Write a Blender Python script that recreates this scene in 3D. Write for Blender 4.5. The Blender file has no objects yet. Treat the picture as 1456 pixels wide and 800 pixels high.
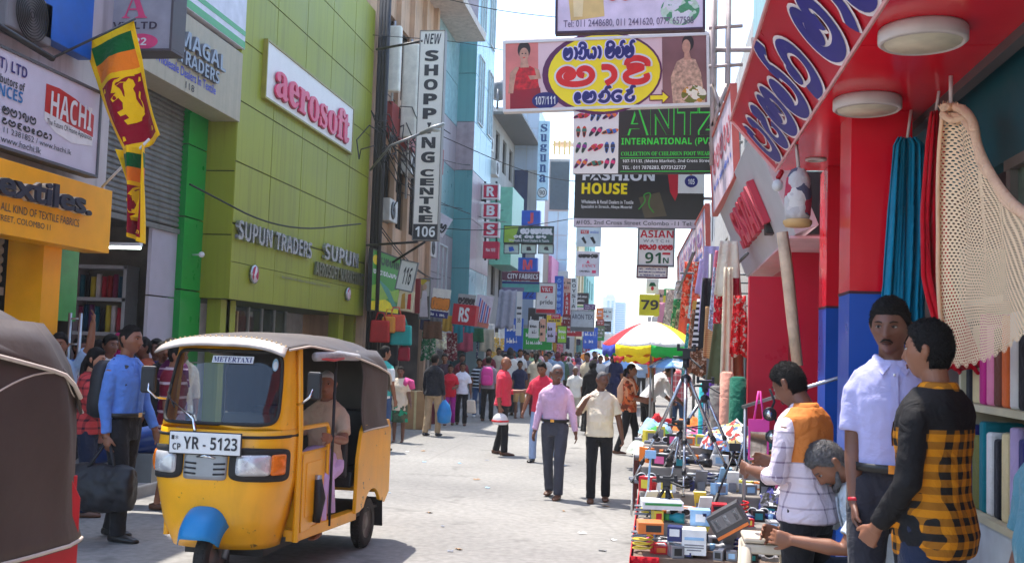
import bpy, bmesh, math, random
import numpy as np
from mathutils import Vector, Matrix, Euler, noise as mnoise
R = math.radians
rnd = random.Random(7)
scene = bpy.context.scene
COL = scene.collection

# ------------------------------------------------------------------ camera
PW, PH, FPX, CAMH = 1456, 800, 1480.0, 1.75
yc = Vector(((935-728)/FPX, -(503-400)/FPX, -1)).normalized()
_a = .033
zc = Vector((_a, 1, -(_a*yc.x+yc.y)/yc.z)).normalized()
xc = yc.cross(zc)
cam_d = bpy.data.cameras.new('camera'); cam = bpy.data.objects.new('camera', cam_d); COL.objects.link(cam)
cam_d.sensor_width = 36; cam_d.lens = 36*FPX/PW; cam_d.clip_end = 5000; cam_d.clip_start = .05
cam.matrix_world = Matrix(((xc.x, xc.y, xc.z, 0), (yc.x, yc.y, yc.z, 0), (zc.x, zc.y, zc.z, 0), (0, 0, 0, 1))).transposed().inverted_safe()
_rot = Matrix(((xc.x, xc.y, xc.z), (yc.x, yc.y, yc.z), (zc.x, zc.y, zc.z)))
cam.matrix_world = Matrix.Translation((0, 0, CAMH)) @ _rot.to_4x4()
scene.camera = cam
cam_d.dof.use_dof = True; cam_d.dof.focus_distance = 8.5; cam_d.dof.aperture_fstop = 9.0

def ray(x, y):
    d = Vector(((x-728)/FPX, (400-y)/FPX, -1))
    return Vector((d.dot(xc), d.dot(yc), d.dot(zc)))
def PY(x, y, Y):
    r = ray(x, y); k = Y/r.y; return Vector((r.x*k, Y, CAMH+r.z*k))
def PX(x, y, X):
    r = ray(x, y); k = X/r.x; return Vector((X, r.y*k, CAMH+r.z*k))
def PZ(x, y, z=0.0):
    r = ray(x, y); k = (z-CAMH)/r.z; return Vector((r.x*k, r.y*k, z))

# ------------------------------------------------------------------ light
SUN_EL, SUN_AZ = R(69), R(-43)
w = bpy.data.worlds.new('World'); scene.world = w; w.use_nodes = True
nt = w.node_tree; bg = nt.nodes['Background']
sky = nt.nodes.new('ShaderNodeTexSky'); sky.sky_type = 'NISHITA'; sky.sun_disc = False
sky.sun_elevation = SUN_EL; sky.sun_rotation = SUN_AZ; sky.air_density = 1.0; sky.dust_density = 1.0; sky.ozone_density = 1.0
nt.links.new(sky.outputs[0], bg.inputs[0]); bg.inputs[1].default_value = .15
sd = bpy.data.lights.new('sun', 'SUN'); so = bpy.data.objects.new('sun', sd); COL.objects.link(so)
sd.energy = 2.35; sd.angle = R(.53); sd.color = (1, .95, .87)
_d = Vector((math.sin(SUN_AZ)*math.cos(SUN_EL), math.cos(SUN_AZ)*math.cos(SUN_EL), math.sin(SUN_EL)))
so.rotation_euler = _d.to_track_quat('Z', 'Y').to_euler(); so.location = (-20, 20, 40)
scene.view_settings.view_transform = 'Standard'; scene.view_settings.look = 'None'
scene.view_settings.exposure = 1.82; scene.view_settings.gamma = 1; scene.view_settings.use_curve_mapping = False
try:
    scene.cycles.max_bounces = 8; scene.cycles.diffuse_bounces = 4; scene.cycles.transparent_max_bounces = 12
except Exception: pass

# ------------------------------------------------------------------ materials
def S(r, g, b):
    f = lambda v: (v/255/12.92 if v/255 <= .04045 else ((v/255+.055)/1.055)**2.4)
    return (f(r), f(g), f(b))
MATS = {}
def M(key, col=(.5, .5, .5), rough=.6, metal=0.0, var=.16, scale=5.0, bump=0.0, bscale=40.0, spec=.4, emit=None, alpha=None, streak=0.0, chips=None):
    if key in MATS: return MATS[key]
    m = bpy.data.materials.new(key); m.use_nodes = True; n = m.node_tree.nodes; l = m.node_tree.links
    b = n['Principled BSDF']; b.inputs['Roughness'].default_value = rough; b.inputs['Metallic'].default_value = metal
    b.inputs['Specular IOR Level'].default_value = spec
    col = tuple(col[:3]); b.inputs['Base Color'].default_value = col+(1,)
    tc = n.new('ShaderNodeTexCoord')
    if var:
        no = n.new('ShaderNodeTexNoise'); no.inputs['Scale'].default_value = scale; no.inputs['Detail'].default_value = 5
        l.new(tc.outputs['Object'], no.inputs['Vector'])
        mr = n.new('ShaderNodeMapRange'); mr.inputs[1].default_value = .3; mr.inputs[2].default_value = .7
        mr.inputs[3].default_value = 1-var; mr.inputs[4].default_value = 1+var*.6
        l.new(no.outputs['Fac'], mr.inputs[0])
        mx = n.new('ShaderNodeVectorMath'); mx.operation = 'SCALE'; mx.inputs[0].default_value = col
        l.new(mr.outputs[0], mx.inputs['Scale']); last = mx.outputs[0]
        if streak:
            mp = n.new('ShaderNodeMapping'); mp.inputs['Scale'].default_value = (9, 9, .35)
            l.new(tc.outputs['Object'], mp.inputs[0])
            n2 = n.new('ShaderNodeTexNoise'); n2.inputs['Scale'].default_value = 1.0; n2.inputs['Detail'].default_value = 6
            l.new(mp.outputs[0], n2.inputs['Vector'])
            r2 = n.new('ShaderNodeMapRange'); r2.inputs[1].default_value = .5; r2.inputs[2].default_value = .75; r2.inputs[3].default_value = 1; r2.inputs[4].default_value = 1-streak
            l.new(n2.outputs['Fac'], r2.inputs[0])
            m2 = n.new('ShaderNodeVectorMath'); m2.operation = 'SCALE'; l.new(last, m2.inputs[0]); l.new(r2.outputs[0], m2.inputs['Scale']); last = m2.outputs[0]
        if chips:
            n5 = n.new('ShaderNodeTexNoise'); n5.inputs['Scale'].default_value = 9; n5.inputs['Detail'].default_value = 9; n5.inputs['Roughness'].default_value = .7; l.new(tc.outputs['Object'], n5.inputs[0])
            r5 = n.new('ShaderNodeMapRange'); r5.inputs[1].default_value = .635; r5.inputs[2].default_value = .66; l.new(n5.outputs['Fac'], r5.inputs[0])
            m5 = n.new('ShaderNodeMix'); m5.data_type = 'RGBA'; l.new(r5.outputs[0], m5.inputs[0]); l.new(last, m5.inputs[6]); m5.inputs[7].default_value = tuple(chips)+(1,); last = m5.outputs[2]
        l.new(last, b.inputs['Base Color'])
        rr = n.new('ShaderNodeMapRange'); rr.inputs[3].default_value = max(.03, rough-.1); rr.inputs[4].default_value = min(1, rough+.12)
        l.new(no.outputs['Fac'], rr.inputs[0]); l.new(rr.outputs[0], b.inputs['Roughness'])
    if bump:
        n3 = n.new('ShaderNodeTexNoise'); n3.inputs['Scale'].default_value = bscale; n3.inputs['Detail'].default_value = 4
        l.new(tc.outputs['Object'], n3.inputs['Vector'])
        bu = n.new('ShaderNodeBump'); bu.inputs['Strength'].default_value = bump; bu.inputs['Distance'].default_value = .02
        l.new(n3.outputs['Fac'], bu.inputs['Height']); l.new(bu.outputs[0], b.inputs['Normal'])
    if emit:
        b.inputs['Emission Color'].default_value = col+(1,); b.inputs['Emission Strength'].default_value = emit
    if alpha is not None: b.inputs['Alpha'].default_value = alpha
    MATS[key] = m; return m
def glass(key, tint=(.05, .07, .08), mixv=.5, rough=.03):
    if key in MATS: return MATS[key]
    m = bpy.data.materials.new(key); m.use_nodes = True; n = m.node_tree.nodes; l = m.node_tree.links
    b = n['Principled BSDF']; b.inputs['Base Color'].default_value = tint+(1,); b.inputs['Roughness'].default_value = rough
    b.inputs['Specular IOR Level'].default_value = .7; b.inputs['Coat Weight'].default_value = 1 if 'wind' in key else .3; b.inputs['Coat IOR'].default_value = 2.1 if 'wind' in key else 1.5; b.inputs['Coat Roughness'].default_value = .02
    t = n.new('ShaderNodeBsdfTransparent'); t.inputs[0].default_value = (.8, .86, .85, 1)
    mx = n.new('ShaderNodeMixShader'); mx.inputs[0].default_value = mixv
    l.new(t.outputs[0], mx.inputs[1]); l.new(b.outputs[0], mx.inputs[2]); l.new(mx.outputs[0], n['Material Output'].inputs[0])
    MATS[key] = m; return m
def node_mat(key, rough=.8):
    m = bpy.data.materials.new(key); m.use_nodes = True; MATS[key] = m
    n = m.node_tree.nodes; b = n['Principled BSDF']; b.inputs['Roughness'].default_value = rough; b.inputs['Specular IOR Level'].default_value = .2
    tc = n.new('ShaderNodeTexCoord'); return m, n, m.node_tree.links, b, tc
def stripes(n, l, sock, freq, thr, off=0.0):
    a = n.new('ShaderNodeMath'); a.operation = 'MULTIPLY_ADD'; a.inputs[1].default_value = freq; a.inputs[2].default_value = off+50; l.new(sock, a.inputs[0])
    f = n.new('ShaderNodeMath'); f.operation = 'FRACT'; l.new(a.outputs[0], f.inputs[0])
    g = n.new('ShaderNodeMath'); g.operation = 'LESS_THAN'; g.inputs[1].default_value = thr; l.new(f.outputs[0], g.inputs[0]); return g.outputs[0]
def cloth_bump(n, l, tc, b, scale=11, st=.6):
    no = n.new('ShaderNodeTexNoise'); no.inputs['Scale'].default_value = scale; no.inputs['Detail'].default_value = 4; no.inputs['Distortion'].default_value = .6
    l.new(tc.outputs['Object'], no.inputs[0])
    bu = n.new('ShaderNodeBump'); bu.inputs['Strength'].default_value = st; bu.inputs['Distance'].default_value = .04
    l.new(no.outputs[0], bu.inputs['Height']); l.new(bu.outputs[0], b.inputs['Normal'])
def plaid(key, base, lines, fx=16, fz=16, tx=.35, tz=.35, mode='mix', base2=None):
    """woven check: vertical and horizontal bands in object space"""
    if key in MATS: return MATS[key]
    m, n, l, b, tc = node_mat(key); sx = n.new('ShaderNodeSeparateXYZ'); l.new(tc.outputs['Object'], sx.inputs[0])
    ad = n.new('ShaderNodeMath'); ad.operation = 'ADD'; l.new(sx.outputs[0], ad.inputs[0])
    mu = n.new('ShaderNodeMath'); mu.operation = 'MULTIPLY'; mu.inputs[1].default_value = .6; l.new(sx.outputs[1], mu.inputs[0]); l.new(mu.outputs[0], ad.inputs[1])
    a = stripes(n, l, ad.outputs[0], fx, tx); c = stripes(n, l, sx.outputs[2], fz, tz)
    sm = n.new('ShaderNodeMath'); sm.operation = 'ADD' if mode == 'mix' else 'MAXIMUM'; l.new(a, sm.inputs[0]); l.new(c, sm.inputs[1])
    hf = n.new('ShaderNodeMath'); hf.operation = 'MULTIPLY'; hf.inputs[1].default_value = .5 if mode == 'mix' else 1; l.new(sm.outputs[0], hf.inputs[0])
    mx = n.new('ShaderNodeMix'); mx.data_type = 'RGBA'; l.new(hf.outputs[0], mx.inputs[0])
    mx.inputs[6].default_value = tuple(base)+(1,); mx.inputs[7].default_value = tuple(lines)+(1,)
    out = mx.outputs[2]
    if base2:   # a plain yoke above the chest
        def cmp(op, sock, th, ab=False):
            if ab: q_ = n.new('ShaderNodeMath'); q_.operation = 'ABSOLUTE'; l.new(sock, q_.inputs[0]); sock = q_.outputs[0]
            g_ = n.new('ShaderNodeMath'); g_.operation = op; g_.inputs[1].default_value = th; l.new(sock, g_.inputs[0]); return g_
        g = cmp('GREATER_THAN', sx.outputs[2], base2[1]); yk = base2[2] == 'yoke'
        for c_ in ((cmp('GREATER_THAN', sx.outputs[0], .178, True), cmp('GREATER_THAN', sx.outputs[1], .165)) if yk else (cmp('LESS_THAN', sx.outputs[0], .178, True), cmp('LESS_THAN', sx.outputs[1], .05))):
            k_ = n.new('ShaderNodeMath'); k_.operation = 'MAXIMUM' if yk else 'MINIMUM'; l.new(g.outputs[0], k_.inputs[0]); l.new(c_.outputs[0], k_.inputs[1]); g = k_
        m3 = n.new('ShaderNodeMix'); m3.data_type = 'RGBA'; l.new(g.outputs[0], m3.inputs[0]); l.new(out, m3.inputs[6]); m3.inputs[7].default_value = tuple(base2[0])+(1,); out = m3.outputs[2]
    l.new(out, b.inputs['Base Color']); cloth_bump(n, l, tc, b); return m
def bands(key, c1, c2, fz=10, t=.5, axis=2):
    if key in MATS: return MATS[key]
    m, n, l, b, tc = node_mat(key); sx = n.new('ShaderNodeSeparateXYZ'); l.new(tc.outputs['Object'], sx.inputs[0])
    c = stripes(n, l, sx.outputs[axis], fz, t); mx = n.new('ShaderNodeMix'); mx.data_type = 'RGBA'; l.new(c, mx.inputs[0])
    mx.inputs[6].default_value = tuple(c1)+(1,); mx.inputs[7].default_value = tuple(c2)+(1,); l.new(mx.outputs[2], b.inputs['Base Color']); cloth_bump(n, l, tc, b); return m
def blotch(key, cols, scale=9, rough=.8):
    """printed cloth or picture: patches of several colours"""
    if key in MATS: return MATS[key]
    m, n, l, b, tc = node_mat(key, rough); v = n.new('ShaderNodeTexVoronoi'); v.inputs['Scale'].default_value = scale
    no = n.new('ShaderNodeTexNoise'); no.inputs['Scale'].default_value = scale*.7; l.new(tc.outputs['Object'], no.inputs[0])
    mxv = n.new('ShaderNodeMix'); mxv.data_type = 'RGBA'; mxv.inputs[0].default_value = .12; l.new(tc.outputs['Object'], mxv.inputs[6]); l.new(no.outputs['Color'], mxv.inputs[7])
    l.new(mxv.outputs[2], v.inputs['Vector']); sc = n.new('ShaderNodeSeparateColor'); l.new(v.outputs['Color'], sc.inputs[0])
    cr = n.new('ShaderNodeValToRGB'); cr.color_ramp.interpolation = 'CONSTANT'; e = cr.color_ramp.elements
    e[0].color = tuple(cols[0])+(1,); e[1].position = 1/len(cols); e[1].color = tuple(cols[1])+(1,)
    for i, cc in enumerate(cols[2:]): q = e.new((i+2)/len(cols)); q.color = tuple(cc)+(1,)
    l.new(sc.outputs[0], cr.inputs[0]); l.new(cr.outputs[0], b.inputs['Base Color']); cloth_bump(n, l, tc, b); return m
def cloth(key, col, var=.1, rough=.85, st=.6):
    if key in MATS: return MATS[key]
    m, n, l, b, tc = node_mat(key, rough)
    no = n.new('ShaderNodeTexNoise'); no.inputs['Scale'].default_value = 6; no.inputs['Detail'].default_value = 5; l.new(tc.outputs['Object'], no.inputs[0])
    mr = n.new('ShaderNodeMapRange'); mr.inputs[1].default_value = .3; mr.inputs[2].default_value = .7; mr.inputs[3].default_value = 1-var; mr.inputs[4].default_value = 1+var; l.new(no.outputs[0], mr.inputs[0])
    mx = n.new('ShaderNodeVectorMath'); mx.operation = 'SCALE'; mx.inputs[0].default_value = tuple(col); l.new(mr.outputs[0], mx.inputs['Scale']); l.new(mx.outputs[0], b.inputs['Base Color'])
    b.inputs['Sheen Weight'].default_value = .1
    cloth_bump(n, l, tc, b, 12, st); return m

# ------------------------------------------------------------------ mesh builder
def wmat(o):
    m = o.matrix_basis.copy()
    while o.parent: o = o.parent; m = o.matrix_basis @ m
    return m
class MB:
    def __init__(s): s.v = []; s.f = []; s.mi = []; s.mats = []; s.cur = 0; s.sm = []
    def mat(s, m):
        if m not in s.mats: s.mats.append(m)
        s.cur = s.mats.index(m); return s
    def add(s, vs, fs, smooth=False):
        o = len(s.v); s.v.extend([tuple(p) for p in vs])
        for f in fs: s.f.append(tuple(i+o for i in f)); s.mi.append(s.cur); s.sm.append(smooth)
        return s
    def quad(s, a, b, c, d): return s.add([a, b, c, d], [(0, 1, 2, 3)])
    def box(s, c, d, rot=None, taper=1.0):
        hx, hy, hz = d[0]/2, d[1]/2, d[2]/2; vs = []
        for z, t in ((-hz, 1), (hz, taper)):
            for x, y in ((-hx, -hy), (hx, -hy), (hx, hy), (-hx, hy)): vs.append(Vector((x*t, y*t, z)))
        if rot is not None:
            e = rot if isinstance(rot, Matrix) else Euler(rot).to_matrix(); vs = [e @ q for q in vs]
        c = Vector(c); vs = [q+c for q in vs]
        return s.add(vs, [(3, 2, 1, 0), (4, 5, 6, 7), (0, 1, 5, 4), (1, 2, 6, 5), (2, 3, 7, 6), (3, 0, 4, 7)])
    def bx(s, x0, x1, y0, y1, z0, z1): return s.box(((x0+x1)/2, (y0+y1)/2, (z0+z1)/2), (abs(x1-x0), abs(y1-y0), abs(z1-z0)))
    def obox(s, c, u, v, n, du, dv, dn):
        c = Vector(c); vs = []
        for k in (-.5, .5):
            for i, j in ((-.5, -.5), (.5, -.5), (.5, .5), (-.5, .5)): vs.append(c+u*i*du+v*j*dv+n*k*dn)
        return s.add(vs, [(3, 2, 1, 0), (4, 5, 6, 7), (0, 1, 5, 4), (1, 2, 6, 5), (2, 3, 7, 6), (3, 0, 4, 7)])
    def rings(s, rings, closed=True, cap=True, smooth=True):
        n = len(rings[0]); vs = [p for r in rings for p in r]; fs = []
        for i in range(len(rings)-1):
            for j in range(n if closed else n-1):
                k = (j+1) % n; fs.append((i*n+j, i*n+k, (i+1)*n+k, (i+1)*n+j))
        if cap and closed: fs.append(tuple(range(n-1, -1, -1))); fs.append(tuple((len(rings)-1)*n+j for j in range(n)))
        return s.add(vs, fs, smooth)
    def tube(s, pts, r, n=8, ry=None, up=None, cap=True, smooth=True):
        pts = [Vector(p) for p in pts]; N = len(pts); rs = r if isinstance(r, (list, tuple)) else [r]*N
        rys = ry if isinstance(ry, (list, tuple)) else ([ry]*N if ry else rs)
        out = []; prev = None
        for i in range(N):
            t = (pts[min(i+1, N-1)]-pts[max(i-1, 0)])
            t = t.normalized() if t.length > 1e-9 else Vector((0, 0, 1))
            if up is not None: a = Vector(up)-t*t.dot(Vector(up))
            elif prev is None: q = Vector((1, 0, 0)) if abs(t.x) < .8 else Vector((0, 1, 0)); a = q-t*t.dot(q)
            else: a = prev-t*t.dot(prev)
            if a.length < 1e-6: a = t.orthogonal()
            a.normalize(); b = t.cross(a); prev = a
            out.append([pts[i]+a*(rs[i]*math.cos(2*math.pi*k/n))+b*(rys[i]*math.sin(2*math.pi*k/n)) for k in range(n)])
        return s.rings(out, True, cap, smooth)
    def lathe(s, c, prof, n=20, axis='z', cap=True, smooth=True):
        c = Vector(c); out = []
        for r, h in prof:
            ring = []
            for k in range(n):
                a = 2*math.pi*k/n; x, y = r*math.cos(a), r*math.sin(a)
                ring.append(c+(Vector((x, y, h)) if axis == 'z' else Vector((h, x, y)) if axis == 'x' else Vector((y, h, x))))
            out.append(ring)
        return s.rings(out, True, cap, smooth)
    def grid(s, fn, nu, nv, smooth=True, skip=None, matf=None):
        vs = [fn(i/nu, j/nv) for j in range(nv+1) for i in range(nu+1)]; o = len(s.v); s.v.extend([tuple(p) for p in vs])
        for j in range(nv):
            for i in range(nu):
                if skip and skip((i+.5)/nu, (j+.5)/nv): continue
                if matf: s.mat(matf((i+.5)/nu, (j+.5)/nv))
                a = o+j*(nu+1)+i; s.f.append((a, a+1, a+nu+2, a+nu+1)); s.mi.append(s.cur); s.sm.append(smooth)
        return s
    def ball(s, c, r, n=10, m=7):
        c = Vector(c); r = Vector(r) if not isinstance(r, (int, float)) else Vector((r, r, r)); rg = []
        for j in range(m+1):
            t = math.pi*(j+.02 if j == 0 else j-.02 if j == m else j)/m
            rg.append([c+Vector((r.x*math.sin(t)*math.cos(2*math.pi*k/n), r.y*math.sin(t)*math.sin(2*math.pi*k/n), -r.z*math.cos(t))) for k in range(n)])
        return s.rings(rg)
    def prism(s, pts, off):
        n = len(pts); off = Vector(off); a = [Vector(p) for p in pts]; b = [p+off for p in a]
        return s.add(a+b, [tuple(range(n-1, -1, -1)), tuple(range(n, 2*n))]+[(i, (i+1) % n, (i+1) % n+n, i+n) for i in range(n)])
    def build(s, name, parent=None, local=False, bevel=0.0, mods=None, origin=None, thick=0.0):
        me = bpy.data.meshes.new(name); vs = s.v
        o = bpy.data.objects.new(name, me); COL.objects.link(o)
        if parent:
            o.parent = parent
            if not local:
                im = wmat(parent).inverted(); vs = [tuple(im @ Vector(p)) for p in vs]
        elif not local and vs:
            a = np.array(vs); org = Vector(origin) if origin else Vector(((a[:, 0].min()+a[:, 0].max())/2, (a[:, 1].min()+a[:, 1].max())/2, a[:, 2].min()))
            o.location = org; vs = [(p[0]-org.x, p[1]-org.y, p[2]-org.z) for p in vs]
        me.from_pydata(vs, [], s.f)
        for m in s.mats: me.materials.append(m)
        if s.f:
            me.polygons.foreach_set('material_index', s.mi); me.polygons.foreach_set('use_smooth', s.sm)
        me.update()
        if thick:
            md = o.modifiers.new('solid', 'SOLIDIFY'); md.thickness = thick; md.offset = 0
        if bevel:
            md = o.modifiers.new('bevel', 'BEVEL'); md.width = bevel; md.segments = 2; md.limit_method = 'ANGLE'; md.angle_limit = R(40)
        return o
def empty(name, loc, rz=0.0):
    o = bpy.data.objects.new(name, None); COL.objects.link(o); o.location = loc; o.rotation_euler = (0, 0, rz); o.empty_display_size = .1; return o
def tag(o, label, cat, group=None):
    o['label'] = label; o['category'] = cat
    if group: o['group'] = group
    return o
def thing(name, label, cat, loc, rz=0.0, group=None): return tag(empty(name, loc, rz), label, cat, group)
def struct(o): o['kind'] = 'structure'; return o

# ------------------------------------------------------------------ lettering
def _map(s, A, a, d):
    o = ''
    for c in s:
        if 'A' <= c <= 'Z': o += chr(A+ord(c)-65)
        elif 'a' <= c <= 'z': o += chr(a+ord(c)-97)
        elif '0' <= c <= '9': o += chr(d+ord(c)-48)
        else: o += c
    return o
TCACHE = {}
def text_geo(s, style='b', depth=0.0, shear=0.0, off=0.0):
    k = (s, style, depth, shear, off)
    if k in TCACHE: return TCACHE[k]
    body = _map(s, 0x1D5D4, 0x1D5EE, 0x1D7EC) if style == 'b' else _map(s, 0x1D400, 0x1D41A, 0x1D7CE) if style == 's' else s
    c = bpy.data.curves.new('t', 'FONT'); c.body = body; c.offset = off; c.extrude = depth; c.shear = shear; c.resolution_u = 3
    c.align_x = 'CENTER'; c.space_line = .85
    o = bpy.data.objects.new('t', c); me = bpy.data.meshes.new_from_object(o)
    v = np.array([q.co[:] for q in me.vertices]) if len(me.vertices) else np.zeros((1, 3)); f = [tuple(p.vertices) for p in me.polygons]
    bpy.data.objects.remove(o); bpy.data.curves.remove(c); bpy.data.meshes.remove(me)
    x0, y0 = v[:, 0].min(), v[:, 1].min(); wd, ht = max(1e-6, v[:, 0].max()-x0), max(1e-6, v[:, 1].max()-y0)
    v[:, 0] = (v[:, 0]-x0)/wd; v[:, 1] = (v[:, 1]-y0)/ht
    TCACHE[k] = (v, f); return v, f
# simplified Sinhala letters as pen strokes (x to the right, y up, one unit high)
SINH = {
 'sa': [[(.42, .5), (.3, .62), (.2, .5), (.3, .38), (.45, .5), (.42, .8), (.25, .95), (.08, .8), (.0, .5), (.1, .15), (.45, .0), (.85, .1), (1, .45), (.93, .82), (.75, .95), (.6, .8), (.62, .55), (.75, .5)]],
 'na': [[(.3, .55), (.2, .68), (.1, .55), (.2, .42), (.35, .55), (.3, .85), (.6, 1), (.9, .8), (.9, .3), (.6, .0), (.25, .05), (.05, .25)]],
 'ya': [[(.05, .85), (.0, .4), (.25, .0), (.5, .2), (.5, .55), (.5, .2), (.75, 0), (1, .3), (1, .75), (.8, .95), (.65, .75)]],
 'la': [[(.45, .5), (.3, .6), (.2, .45), (.35, .35), (.5, .5), (.4, .85), (.15, .85), (.0, .45), (.2, .05), (.6, .0), (.95, .3), (.95, .75), (.75, .95)]],
 'ka': [[(.35, .5), (.2, .6), (.1, .45), (.25, .35), (.42, .5), (.35, .9), (.1, .9), (-.05, .5), (.15, .05), (.55, .0), (.9, .2), (1, .6), (.85, .95), (.65, .8), (.68, .5), (.85, .42)]],
 'ra': [[(.1, .85), (.35, 1), (.6, .85), (.35, .7), (.05, .5), (.1, .1), (.45, .0), (.7, .2), (.65, .5)]],
 'tta': [[(.85, .85), (.5, 1), (.1, .8), (.0, .4), (.25, .02), (.6, .05), (.75, .35), (.5, .5), (.4, .3)]],
 'pa': [[(.05, .95), (.0, .45), (.2, .02), (.75, .02), (1, .45), (.92, .9), (.75, .95), (.7, .8)], [(.05, .95), (.22, .9), (.2, .75)]],
 'ga': [[(.15, .5), (.3, .6), (.25, .4), (.1, .45), (.05, .8), (.35, 1), (.6, .85), (.55, .0)], [(.55, .05), (.85, .0), (1, .4), (.9, .9)]],
 'ma': [[(.3, .95), (.08, .85), (.0, .4), (.3, .0), (.8, .05), (1, .45), (.9, .85), (.65, .9), (.6, .6), (.35, .55), (.3, .95)]],
 'da': [[(.7, .95), (.25, .95), (.05, .65), (.35, .5), (.6, .6), (.35, .5), (.05, .3), (.25, .02), (.6, .02), (.6, -.3)]],
 'va': [[(.3, .5), (.15, .6), (.08, .45), (.25, .4), (.3, .8), (.6, 1), (.95, .75), (.95, .3), (.65, .0), (.2, .05)]],
 'ta': [[(.4, .45), (.25, .55), (.2, .35), (.42, .4), (.35, .8), (.05, .75), (.0, .3), (.35, .0), (.8, .05), (1, .45), (.8, .95), (.6, .85)]],
 'aa': [[(.0, .95), (.25, .95), (.38, .65), (.36, .25), (.12, .0)]],
 'e': [[(.45, .5), (.3, .62), (.2, .5), (.3, .38), (.45, .5), (.4, .85), (.15, .85), (.05, .4), (.25, .0), (.5, .1)]],
}
def sinh_strokes(word):
    """word: list of letters; a trailing i adds the loop above, a trailing x the flag above"""
    out = []; x = 0
    for g in word:
        if g == ' ': x += .5; continue
        mod = ''
        if g[-1] in 'ix' and g[:-1] in SINH: mod = g[-1]; g = g[:-1]
        st = SINH[g]; wd = max(p[0] for s_ in st for p in s_)
        for s_ in st: out.append([(p[0]+x, p[1]) for p in s_])
        if mod == 'i': out.append([(x+.15*wd, .98), (x+.2*wd, 1.32), (x+.6*wd, 1.42), (x+wd, 1.2), (x+wd*.98, .9)])
        if mod == 'x': out.append([(x+wd*.7, .95), (x+wd*.75, 1.3), (x+wd*1.05, 1.42), (x+wd*1.1, 1.2)])
        x += wd+.24
    return out, x-.24
def smooth_line(pts, k=2):
    for _ in range(k):
        q = [pts[0]]
        for a, b in zip(pts, pts[1:]): q += [(a[0]*.75+b[0]*.25, a[1]*.75+b[1]*.25), (a[0]*.25+b[0]*.75, a[1]*.25+b[1]*.75)]
        pts = q+[pts[-1]]
    return pts
class Board:
    """a sign panel: TL corner, u to the right, v downwards, n towards the reader"""
    def __init__(s, name, label, cat, O, u, v, W, H, mat, th=.06, group=None, frame=None, fw=.03, back=None):
        s.O = Vector(O); s.u = Vector(u).normalized(); s.v = Vector(v).normalized(); s.n = s.v.cross(s.u).normalized(); s.W = W; s.H = H; s.th = th
        mb = MB().mat(mat); mb.obox(s.O+s.u*W/2+s.v*H/2-s.n*th/2, s.u, s.v, s.n, W, H, th)
        s.o = mb.build(name, bevel=min(.006, th*.2)); tag(s.o, label, cat, group)
        s.let = MB(); s.art = MB(); s.has = set()
        if frame:
            f = MB().mat(frame)
            for a, b, c, d in ((.5, 0, W+fw, fw), (.5, 1, W+fw, fw), (0, .5, fw, H-fw), (1, .5, fw, H-fw)):
                f.obox(s.O+s.u*W*a+s.v*H*b+s.n*(.004-th/2), s.u, s.v, s.n, c, d, th+.03)
            f.build('frame', s.o, bevel=.004)
    def p(s, x, y, lift=1): return s.O+s.u*(x*s.W)+s.v*(y*s.H)+s.n*(.0035*lift)
    def rect(s, x0, y0, x1, y1, mat, lift=1):
        s.art.mat(mat).quad(s.p(x0, y0, lift), s.p(x0, y1, lift), s.p(x1, y1, lift), s.p(x1, y0, lift)); return s
    def poly(s, pts, mat, lift=1):
        s.art.mat(mat).add([s.p(a, b, lift) for a, b in pts], [tuple(range(len(pts)))]); return s
    def ell(s, cx, cy, rx, ry, mat, lift=1, n=36):
        return s.poly([(cx+rx*math.cos(-2*math.pi*i/n), cy+ry*math.sin(-2*math.pi*i/n)) for i in range(n)], mat, lift)
    def text(s, t, x0, y0, x1, y1, mat, style='b', lift=2, depth=0.0, shear=0.0, off=0.0):
        v, f = text_geo(t, style, depth, shear, off); s.let.mat(mat)
        s.let.add([s.p(x0+(x1-x0)*q[0], y1+(y0-y1)*q[1], lift)+s.n*(q[2]+depth) for q in v], f); return s
    def line(s, pts, wid, mat, lift=2, k=2):
        """pen stroke in board fractions, wid in metres, drawn as a flat ribbon with round ends"""
        P = [(a*s.W, b*s.H) for a, b in smooth_line(pts, k)]; s.let.mat(mat); vs = []; N = len(P)
        for i in range(N):
            a = P[max(0, i-1)]; b = P[min(N-1, i+1)]; d = math.hypot(b[0]-a[0], b[1]-a[1]) or 1; nx, ny = -(b[1]-a[1])/d, (b[0]-a[0])/d
            h = wid/2*(.55 if i in (0, N-1) else 1)
            for sg in (1, -1): vs.append(s.p((P[i][0]+nx*h*sg)/s.W, (P[i][1]+ny*h*sg)/s.H, lift+i*.01))
        s.let.add(vs, [(2*i, 2*i+1, 2*i+3, 2*i+2) for i in range(N-1)]); return s
    def sinh(s, word, x0, y0, x1, y1, mat, wid, lift=2, outline=None, ow=1.6, top=1.42):
        st, tw = sinh_strokes(word)
        for m_, w_, lf in ([(outline, wid*ow, lift-.8)] if outline else [])+[(mat, wid, lift)]:
            for q in st: s.line([(x0+(x1-x0)*a/tw, y1-(y1-y0)*b/top) for a, b in q], w_, m_, lf)
        return s
    def fake(s, x0, y0, x1, y1, mat, lift=2, seed=1, style='r'):
        """a line of small print too fine to read in the photograph, as short strokes"""
        q = random.Random(seed); x = x0; h = y1-y0
        while x < x1-.01:
            wd = h*s.H/s.W*q.uniform(.35, .7); a = x; b = min(x1, x+wd); kind = q.random()
            if kind > .15:
                s.rect(a, y0+h*q.choice((0, .25, .3)), a+(b-a)*.3, y1, mat, lift); s.rect(a+(b-a)*.3, y0+h*q.uniform(.3, .8), b-(b-a)*.12, y0+h*q.uniform(.85, 1), mat, lift)
            x += wd*1.08
        return s
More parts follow.
